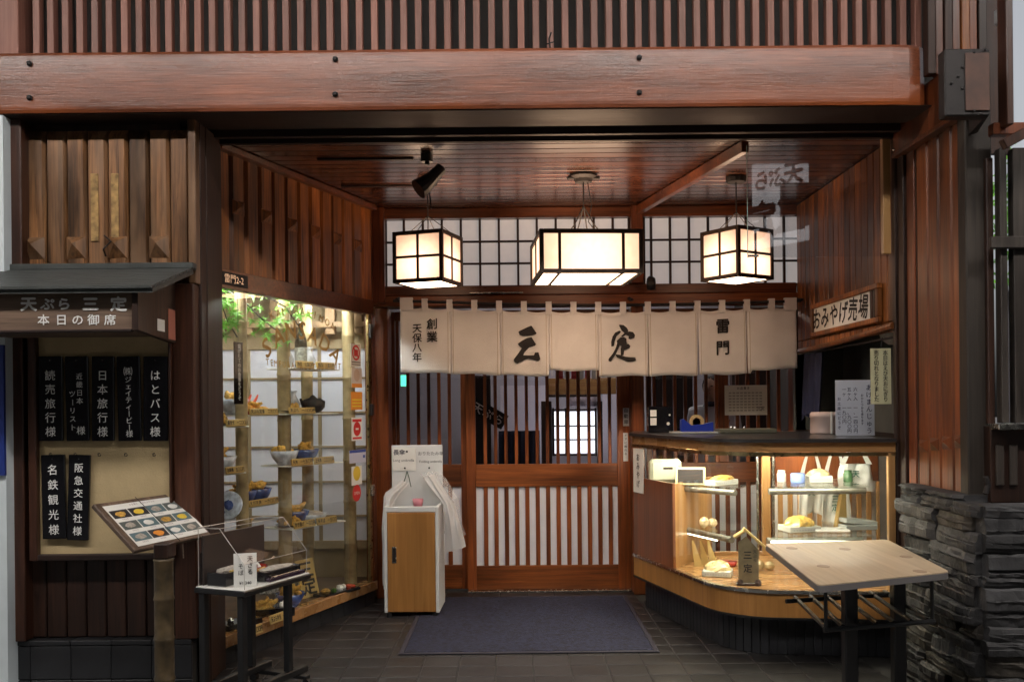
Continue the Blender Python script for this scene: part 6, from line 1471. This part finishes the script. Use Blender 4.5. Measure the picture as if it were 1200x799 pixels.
build(MB().box(PX(1181, 4.1), PX(1189, 4.1), 4.08, 4.16, 2.60, 4.2, .004), 'post_body', M_brown, t)
build(MB().box(0, .3, -.02, .02, -.022, .022, .004, M=T(PX(1178, 4.05), 4.05, PZ(170, 4.05, 1176)) @ Matrix.Rotation(R(-28), 4, 'Y')), 'slanting_arm', M_brown, t)
t = thing('conduit_box', 'pale conduit box fixed above the steel bracket', 'box', tuple(W(1172, 30, 4.3)))
build(MB().box(-.02, .02, -.02, .02, -.035, .035, .005, M=T(*W(1172, 20, 4.3))).tube([W(1172, 26, 4.3), W(1178, 38, 4.35), W(1172, 52, 4.4)], .008, 8), 'box_body', M_greybox, t)
build(MB().box(PX(1160, 4.57), PX(1187, 4.57), 4.57, 4.6, 2.6, 4.2), 'dark_panel', M_dark, ub)
# stone wall
sw_ = thing('stone_wall', 'rough stacked grey slate wall at the lower right corner', 'stone wall', (2.1, 4.4, 0))
XS = 2.03
build(MB().box(XS + .045, 2.32, 4.13, 4.90, 0, .93), 'wall_core', M_blk, sw_); build(MB().box(2.1, 3.2, 4.13, 4.3, 0, .93), 'wall_core', M_blk, sw_)
random.seed(11)
def stone(L_, h_, d_, seed):
    """a split slate slab: broken front edge in ledges, uneven top line"""
    random.seed(seed); nu = 9; mb = MB(); e1, e2 = random.uniform(.55, .9), random.uniform(.55, .9)
    led = sorted(random.uniform(-.3, .35) for _ in range(2)); out = [random.uniform(.34, .50) for _ in range(3)]; tilt = random.uniform(-.06, .06)
    for k in range(nu + 1):
        t = k / nu; x = -L_ / 2 + L_ * t; e = e1 if k == 0 else e2 if k == nu else 1; w_ = random.uniform(-.035, .035)
        sec = [(.5, -.5), (-out[0] + .06, -.52), (-out[0], -.42), (-out[0] - .02, led[0] - .03), (-out[1], led[0] + .03), (-out[1] - .01, led[1] - .03), (-out[2], led[1] + .03), (-out[2] + .03, .40), (-out[2] + .10, .5), (.5, .5)]
        for (y, z) in sec:
            f_ = y < .4
            mb.v.append(V((x + random.uniform(-.004, .004), (y + (w_ + random.uniform(-.03, .03)) * f_) * d_ * (e if f_ else 1), (z * (.86 + .14 * e if f_ else 1) + tilt * (t - .5) * 2) * h_ + random.uniform(-.002, .002))))
    m = len(sec)
    for k in range(nu):
        for s_ in range(m): mb.f.append((k * m + s_, k * m + (s_ + 1) % m, (k + 1) * m + (s_ + 1) % m, (k + 1) * m + s_))
    mb.f += [tuple(range(m))[::-1], tuple(nu * m + s_ for s_ in range(m))]
    mb.f = [f_[::-1] for f_ in mb.f]
    return mb
z = .0; row = 0
while z < .93:
    h_ = random.choice((.045, .06, .07, .085, .10)); h_ = min(h_, .955 - z) if .955 - z > .035 else .035
    if z + h_ > .93: h_ = .05
    # face turned to the left (x = XS), running in y
    y = 4.90 - random.uniform(0, .06)
    while y > 4.12:
        L_ = min(random.uniform(.2, .48), y - 4.07); rnd = random.randrange(10 ** 6)
        if L_ < .06: break
        M_ = Matrix.Translation((XS + .04 - random.uniform(0, .045), y - L_ / 2, z + h_ / 2)) @ fr((0, 0, 0), (0, -1, 0), (1, 0, 0), (0, 0, 1)) @ Matrix.Rotation(R(random.uniform(-1.2, 1.2)), 4, 'Y')
        mb = stone(L_ - .002, h_ + .002, .13, rnd); mb.v = [M_ @ p for p in mb.v]; build(mb, 'stone', M_slate if rnd % 3 else M_slate2, sw_, smooth=False); y -= L_; random.seed(rnd + 5)
    # face turned to the viewer
    x = XS - .01 + random.uniform(0, .02)
    while x < 2.75:
        L_ = random.uniform(.18, .46); rnd = random.randrange(10 ** 6)
        M_ = Matrix.Translation((x + L_ / 2, 4.09 - random.uniform(0, .025), z + h_ / 2)) @ Matrix.Rotation(R(random.uniform(-1.2, 1.2)), 4, 'Y')
        mb = stone(L_ - .002, h_ + .002, .14, rnd); mb.v = [M_ @ p for p in mb.v]; build(mb, 'stone', M_slate if rnd % 3 else M_slate2, sw_); x += L_; random.seed(rnd + 7)
    z += h_; row += 1
for (yy, L_) in ((4.75, .32), (4.42, .34)):
    M_ = Matrix.Translation((XS + .08, yy, z + .012)) @ fr((0, 0, 0), (0, -1, 0), (1, 0, 0), (0, 0, 1)); mb = stone(L_, .035, .22, int(yy * 100)); mb.v = [M_ @ p for p in mb.v]; build(mb, 'stone', M_slate, sw_)

# ============================================================ TABLE (right foreground)
FL, FR, BR, BL = V((1.165, 3.59, 0)), V((1.79, 3.85, 0)), V((1.90, 4.77, 0)), V((1.25, 4.67, 0))
def rounded(P, r=.04, n=5):
    out = []
    for i, p in enumerate(P):
        a = (P[i - 1] - p).normalized(); b = (P[(i + 1) % len(P)] - p).normalized()
        p0, p1 = p + a * r, p + b * r
        for k in range(n + 1):
            t_ = k / n; out.append(((1 - t_) ** 2 * p0 + 2 * t_ * (1 - t_) * p + t_ ** 2 * p1))
    return out
tb = thing('standing_table', 'pale wood topped table with rounded corners and black legs at the lower right', 'table', (1.53, 4.2, 0))
rp = [(p.x, p.y) for p in rounded([FL, FR, BR, BL])]
build(MB().prism(rp, .697, .701), 'table_top', M_table, tb); build(MB().prism([(1.53 + (x - 1.53) * 1.004, 4.2 + (y - 4.2) * 1.004) for x, y in rp], .672, .6965), 'edge_band', mat('grey_edge_band', (.16, .15, .15), .45), tb)
for (px, py) in ((928, 642), (990, 643), (965, 663), (1062, 652), (1078, 669)):
    p = on_z(px, py, .7012); build(MB().lathe([(.022, 0), (.022, .0008)], 16, M=T(p.x, p.y, .7011) @ Matrix.Diagonal((1.2, 1.6, 1, 1))), 'knot', mat('knot_stain%d' % px if False else 'knot_stain', (.30, .21, .14), .5) if 'knot_stain' not in bpy.data.materials else bpy.data.materials['knot_stain'], tb)
for (px, D) in ((993, 4.05), (1050, 4.35)):
    x = PX(px, D)
    build(MB().box(x - .028, x + .028, D - .028, D + .028, .0, .671, .005), 'leg', M_blk, tb); build(MB().box(x - .03, x + .03, D - .25, D + .25, 0, .03, .005), 'foot', M_blk, tb)
for k in range(7):
    a = V((1.30 + k * .08, 3.92 + k * .02, .46)); build(MB().tube([a, a + V((.06, .62, 0))], .010, 8), 'rack_bar', M_blk, tb)
build(MB().tube([(1.28, 3.88, .46), (1.80, 4.02, .46)], .011, 8), 'rack_rail', M_blk, tb); build(MB().tube([(1.29, 4.45, .46), (1.84, 4.58, .46)], .011, 8), 'rack_rail', M_blk, tb)
build(MB().tube([(1.29, 3.885, .46), (1.29, 3.885, .671)], .008, 8), 'rack_bracket', M_blk, tb); build(MB().tube([(1.79, 4.02, .46), (1.79, 4.02, .671)], .008, 8), 'rack_bracket', M_blk, tb)

# ============================================================ MENU STAND (left foreground)
h_ = .85
TL, TR, BR_, BL_ = [None] * 4
BLp = on_z(159, 645, .78); BRp = on_z(248, 626, .78)
Wv = (BRp - BLp); Wn = Wv.normalized(); back = V((-Wn.y, Wn.x, 0)); 
TLp = BLp + back * .23 + V((0, 0, .20))
Mm = fr(BLp, Wn, (TLp - BLp).normalized()); Lw = Wv.length; Lh = (TLp - BLp).length
ms = thing('menu_stand', 'bamboo post stand with a tilted wooden board holding a photo menu', 'menu stand', M=T(*((BLp + BRp) / 2 + back * .12).xy, 0))
bd_ = build(MB().box(0, Lw, 0, Lh, -.022, 0, .004, M=Mm), 'board', M_grey_wood, ms)
print('menu', BLp, BRp, Lw, Lh)
mg = .028; build(MB().box(mg * 1.2, Lw - .012, mg * .7, Lh - mg * .9, .0005, .002, M=Mm), 'menu_sheet', M_cardw, bd_)
cols, rows_ = 4, 3; gw = (Lw - mg * 2.2) / cols; gh = (Lh - mg * 3.0) / rows_
mps = [mat('photo_dark', (.03, .03, .035), .3), mat('photo_teal', (.10, .17, .19), .3), mat('photo_grey', (.10, .12, .11), .3)]
for r_ in range(rows_):
    for c_ in range(cols):
        x = mg * 1.35 + c_ * gw; y = mg * .9 + (rows_ - 1 - r_) * gh + .022
        ph_ = build(MB().box(x + .003, x + gw - .004, y, y + gh * .68, .0022, .0028, M=Mm), 'menu_photo', mps[0] if r_ == 0 and c_ < 2 or (r_ == 2 and c_ == 1) else mps[1 + (r_ + c_) % 2], bd_)
        fo = MB().ball((x + gw * .48, y + gh * .32, .003), gw * .26, 10, (1.1, .55, .12), M=Mm, jit=.18)
        build(fo, 'food_picture', (M_temp, M_yel, M_noodle, M_cardw)[(r_ * 2 + c_) % 4] if r_ < 2 else (M_noodle, M_org, M_cardw, M_noodle)[c_], bd_)
mb = MB(); hline(mb, 'お品書き 本日のおすすめ', Mm @ Matrix.Translation((0, 0, .0026)), Lw * .52, Lh - mg * 1.35, .013, .0145, .0)
for r_ in range(rows_):
    for c_ in range(cols): hline(mb, '天丼定食', Mm @ Matrix.Translation((0, 0, .0026)), mg * 1.35 + (c_ + .5) * gw, mg * .9 + (rows_ - 1 - r_) * gh + .013, .009, .010)
build(mb, 'print', mat('menu_print', (.25, .2, .22), .7), bd_)
build(MB().tube([Mm @ V((Lw * .55, -.002, .004)), Mm @ V((Lw * .50, Lh + .002, .004))], .0016, 6), 'string', M_iron, bd_)
pb = on_z(193, 799, .03); ctr = W(192, 690, 3.78)
pz = .80
build(bamboo(ctr.x, ctr.y, .0, .80, .040, nodes=5), 'bamboo_post', M_bamboo2, ms, smooth=True)
build(MB().lathe([(.17, 0), (.17, .025), (.05, .05)], 20, M=T(ctr.x, ctr.y, 0)), 'foot', M_blk, ms)
build(MB().box(ctr.x - .03, ctr.x + .03, ctr.y - .03, ctr.y + .06, .801, .86, .004), 'neck_block', M_dark, ms)
build(MB().tube([Mm @ V((Lw * .62, 0, -.02)), Mm @ V((Lw * .62, 0, -.02)) + V((.003, 0, -.07))], .004, 6), 'dangling_cord', M_grey_wood, ms)

# ============================================================ SOBA TABLE WITH ACRYLIC COVER
TA = V((-1.235, 4.30, 0)); ud = V((.40, .917, 0)).normalized(); wd = V((-ud.y, ud.x, 0)); LU, LW = .50, .285
ZT = .565
Mt = fr(TA, ud, wd, (0, 0, 1))
ft = thing('sample_table', 'small black legged table carrying the soba sample in front of the shop window', 'table', M=Mt)
build(MB().box(0, LU, 0, LW, ZT - .006, ZT, .002), 'table_top', M_cardw, ft, local=True)
build(MB().box(-.006, LU + .006, -.006, LW + .006, ZT - .03, ZT - .0065, .003), 'top_frame', M_blk, ft, local=True)
for x in (.02, LU - .14):
    for y in (.03, LW - .03): build(MB().box(x - .017, x + .017, y - .017, y + .017, .10, ZT - .031, .003), 'leg', M_blk, ft, local=True)
for y in (.03, LW - .03): build(MB().box(-.03, LU + .0, y - .018, y + .018, .065, .098, .003), 'base_bar', M_blk, ft, local=True)
for x in (.0, LU - .06): build(MB().box(x - .02, x + .02, -.03, LW + .03, .045, .064, .003), 'foot_bar', M_blk, ft, local=True)
for x in (.0, LU - .06):
    for y in (-.02, LW + .02): build(MB().tube([(x - .012, y, .024), (x + .012, y, .024)], .022, 12), 'caster', M_blk, ft, local=True)
ac = thing('acrylic_cover', 'clear acrylic case with a sloping front over the soba sample', 'display case', M=Mt @ Matrix.Translation((0, 0, ZT + .0005)))
Hb, Hf, yk = .275, .115, .15                     # back height, front height, where the slope starts
e_ = .008
P_ = [(e_, 0), (e_, Hf), (yk, Hb), (LW - e_, Hb), (LW - e_, 0)]
def panel(q): return MB().add(q, [(0, 1, 2, 3)])
X0, X1 = .012, LU - .012
for nm, q in (('front_pane', [(X0, e_, 0), (X1, e_, 0), (X1, e_, Hf), (X0, e_, Hf)]), ('sloping_pane', [(X0, e_, Hf), (X1, e_, Hf), (X1, yk, Hb), (X0, yk, Hb)]), ('top_pane', [(X0, yk, Hb), (X1, yk, Hb), (X1, LW - e_, Hb), (X0, LW - e_, Hb)])):
    build(panel(q), nm, M_acryl, ac, local=True)
for x in (X0, X1): build(MB().add([(x, a, b) for a, b in P_], [(0, 1, 2, 3, 4)]), 'side_pane', M_acryl, ac, local=True)
mb = MB(); edge = [(x, a, b) for x in (X0, X1) for a, b in P_]
for x in (X0, X1):
    for k in range(4): mb.tube([(x, *P_[k]), (x, *P_[k + 1])], .0016, 5)
for k in (1, 2, 3): mb.tube([(X0, *P_[k]), (X1, *P_[k])], .0016, 5)
build(mb, 'bright_edges', M_acedge, ac, local=True)
build(MB().box(.03, LU - .02, LW - .022, LW - .012, 0, .235, .002), 'dark_back_card', mat('dark_back_card', (.045, .030, .024), .35, noise=.2), ac, local=True)
def tpt(x, y, z=0): return Mt @ Matrix.Translation((x, y, ZT + .001 + z))
bx = thing('soba_box', 'square black lacquer box of grey soba noodles on the left of the sample table', 'food box', M=tpt(.12, .19))
build(MB().box(-.09, .09, -.055, .055, 0, .062, .004), 'box', M_lacq, bx, local=True); build(MB().ball((0, 0, .055), .05, 12, (1.6, .95, .5), jit=.16), 'noodles', M_noodle, bx, local=True)
build(MB().tube([(-.05, -.05, .068), (.08, -.052, .062)], .005, 6), 'yellow_strip', M_yel, bx, local=True)
bx = thing('noodle_tray', 'long black lacquer tray of flat noodles at the front of the sample table', 'food box', M=tpt(.335, .085))
build(MB().box(-.14, .14, -.05, .05, 0, .045, .004), 'tray', M_lacq, bx, local=True); build(MB().ball((0, 0, .044), .04, 14, (3.1, 1.05, .32), jit=.12), 'noodles', M_noodle, bx, local=True)
bx = thing('chopstick_rest', 'flat purple black chopstick tray beside the noodle tray', 'tray', M=tpt(.34, .022)); build(MB().box(-.14, .14, -.012, .012, 0, .018, .003), 'tray', mat('purple_lacquer', (.03, .012, .035), .2, coat=.5), bx, local=True); build(MB().tube([(-.12, -.004, .021), (.1, -.004, .021)], .003, 6), 'chopstick', M_chrome, bx, local=True)
bx = thing('red_soup_bowl', 'red lacquer bowl with rice on the right of the sample', 'bowl', M=tpt(.33, .20)); bowl(bx, .06, .05, M_lacr); build(MB().ball((-.01, 0, .045), .03, 8, (1.1, 1, .8), jit=.15), 'rice', M_cardw, bx, local=True)
bx = thing('red_sauce_cup', 'red cup with white topping behind the paper price sign', 'cup', M=tpt(.20, .14)); build(MB().lathe([(.03, 0), (.042, .02), (.044, .075), (.04, .075), (.036, .02), (0, .02)], 16), 'cup', M_lacr, bx, local=True, smooth=True); build(MB().ball((0, 0, .072), .03, 8, (1, 1, .45), jit=.1), 'topping', M_cardw, bx, local=True)
bx = thing('tempura_piece', 'small heap of yellow tempura between the cup and the bowl', 'food', M=tpt(.26, .13)); tempura(bx, 0, 0, .01, 8, .03, 0, 31); 
bx = thing('price_sign', 'cream paper price sign leaning against the soba sample', 'price card', M=tpt(.075, .055) @ Matrix.Rotation(R(-50), 4, 'Z') @ Matrix.Rotation(R(-6), 4, 'X'))
k_ = .052
build(MB().box(-k_, k_, -.002, .002, 0, .155, .0008), 'card', M_cardw, bx, local=True); mb = MB(); Mp = fr((0, -.0035, 0), (1, 0, 0), (0, 0, 1))
vline(mb, '天ざる', Mp, .022, .128, .028, .030, .006); vline(mb, 'そば', Mp, -.020, .095, .026, .030, .006); hline(mb, '¥1,340', Mp, .0, .018, .020, None, .01); build(mb, 'lettering', M_ink, bx, local=True)

# ============================================================ BEYOND: far right gap and behind the viewer
random.seed(5)
tr = thing('street_tree', 'leafy tree glimpsed through the bright gap at the far right', 'tree', (11.6, 22, 0))
build(MB().tube([(11.6, 22, 0), (11.7, 22, 2.5), (11.5, 22.1, 5)], [.18, .14, .08], 8), 'trunk', M_iron, tr)
mb = MB()
for k in range(700):
    a, b_, r_ = random.uniform(0, 6.28), random.uniform(-1, 1), 1.7 * random.random() ** .4; c = V((11.6 + r_ * math.cos(a) * math.sqrt(1 - b_ * b_), 22 + r_ * math.sin(a) * math.sqrt(1 - b_ * b_), 5.6 + r_ * b_ * 1.1))
    u_ = V((random.uniform(-1, 1), random.uniform(-1, 1), random.uniform(-1, 1))).normalized() * .12; v_ = u_.orthogonal().normalized() * .08; mb.quad(c - u_, c + v_, c + u_, c - v_)
build(mb, 'crown', M_leaf, tr, kind='stuff')
# the hanging signboard across the lane, whose reflection shows in the glass screen
sgn = thing('hanging_signboard', 'backlit white signboard with large black characters, mirrored in the hanging glass screen', 'sign', M=T(3.22, -1.0, 3.80, R(180 + 56)))
build(MB().box(-.40, .40, -.04, .04, -.52, .52, .01), 'lit_face', M_signlit, sgn, local=True)
mb = MB(); Mp = fr((0, -.045, 0), (1, 0, 0), (0, 0, 1)); put(mb, '天', Mp, -.24, .28, .3, 0, .05); put(mb, 'ぷ', Mp, .0, .28, .26, 0, .05); put(mb, 'ら', Mp, .24, .28, .26, 0, .05); put(mb, '三', Mp, -.2, -.2, .46, 0, .07); put(mb, '定', Mp, .24, -.2, .46, 0, .07)
build(mb, 'lettering', M_ink, sgn, local=True)
# covered arcade in front of the shop: roof, unseen lamps added to light the facade (a spot in the glass screen hints at one) and the row of shops opposite
ob = thing('opposite_building', kind='structure')
build(MB().box(-14, 14, -9.0, -8.0, 0, 7.5), 'facade', M_conc, ob)
ng = thing('neighbour_facade', kind='structure')
build(MB().box(3.42, 9.5, 4.6, 4.9, 0, 4.7), 'wall_panel', M_conc, ng)
for k in range(9): build(MB().box(3.5 + k * .65, 3.56 + k * .65, 4.57, 4.599, .1, 4.6), 'batten', M_dark, ng)
ar = thing('arcade_roof', kind='structure')
build(MB().box(-14, 14, -5.6, 4.42, 4.75, 4.9), 'roof_panel', M_conc, ar)
for k in range(14): build(MB().box(-13.9 + k * 2, -13.8 + k * 2, -5.55, 4.4, 4.62, 4.749), 'roof_rib', M_iron, ar)
M_arc = emis('arcade_lamp_glow', (1.0, .93, .87), 25)
for i, x in enumerate((-4.05, -1.35, 1.35, 4.05)):
    t = thing('arcade_lamp', ('arcade lamp farthest left over the pavement', 'arcade lamp left of the entrance over the pavement', 'arcade lamp right of the entrance over the pavement', 'arcade lamp farthest right over the pavement')[i], 'lamp', (x, 1.9, 4.5), group='arcade ceiling lamps')
    build(MB().box(x - 1.24, x + 1.24, 1.72, 2.08, 4.54, 4.61, .01), 'housing', M_white, t); build(MB().box(x - 1.22, x + 1.22, 1.75, 2.05, 4.50, 4.538, .01), 'diffuser', M_arc, t)
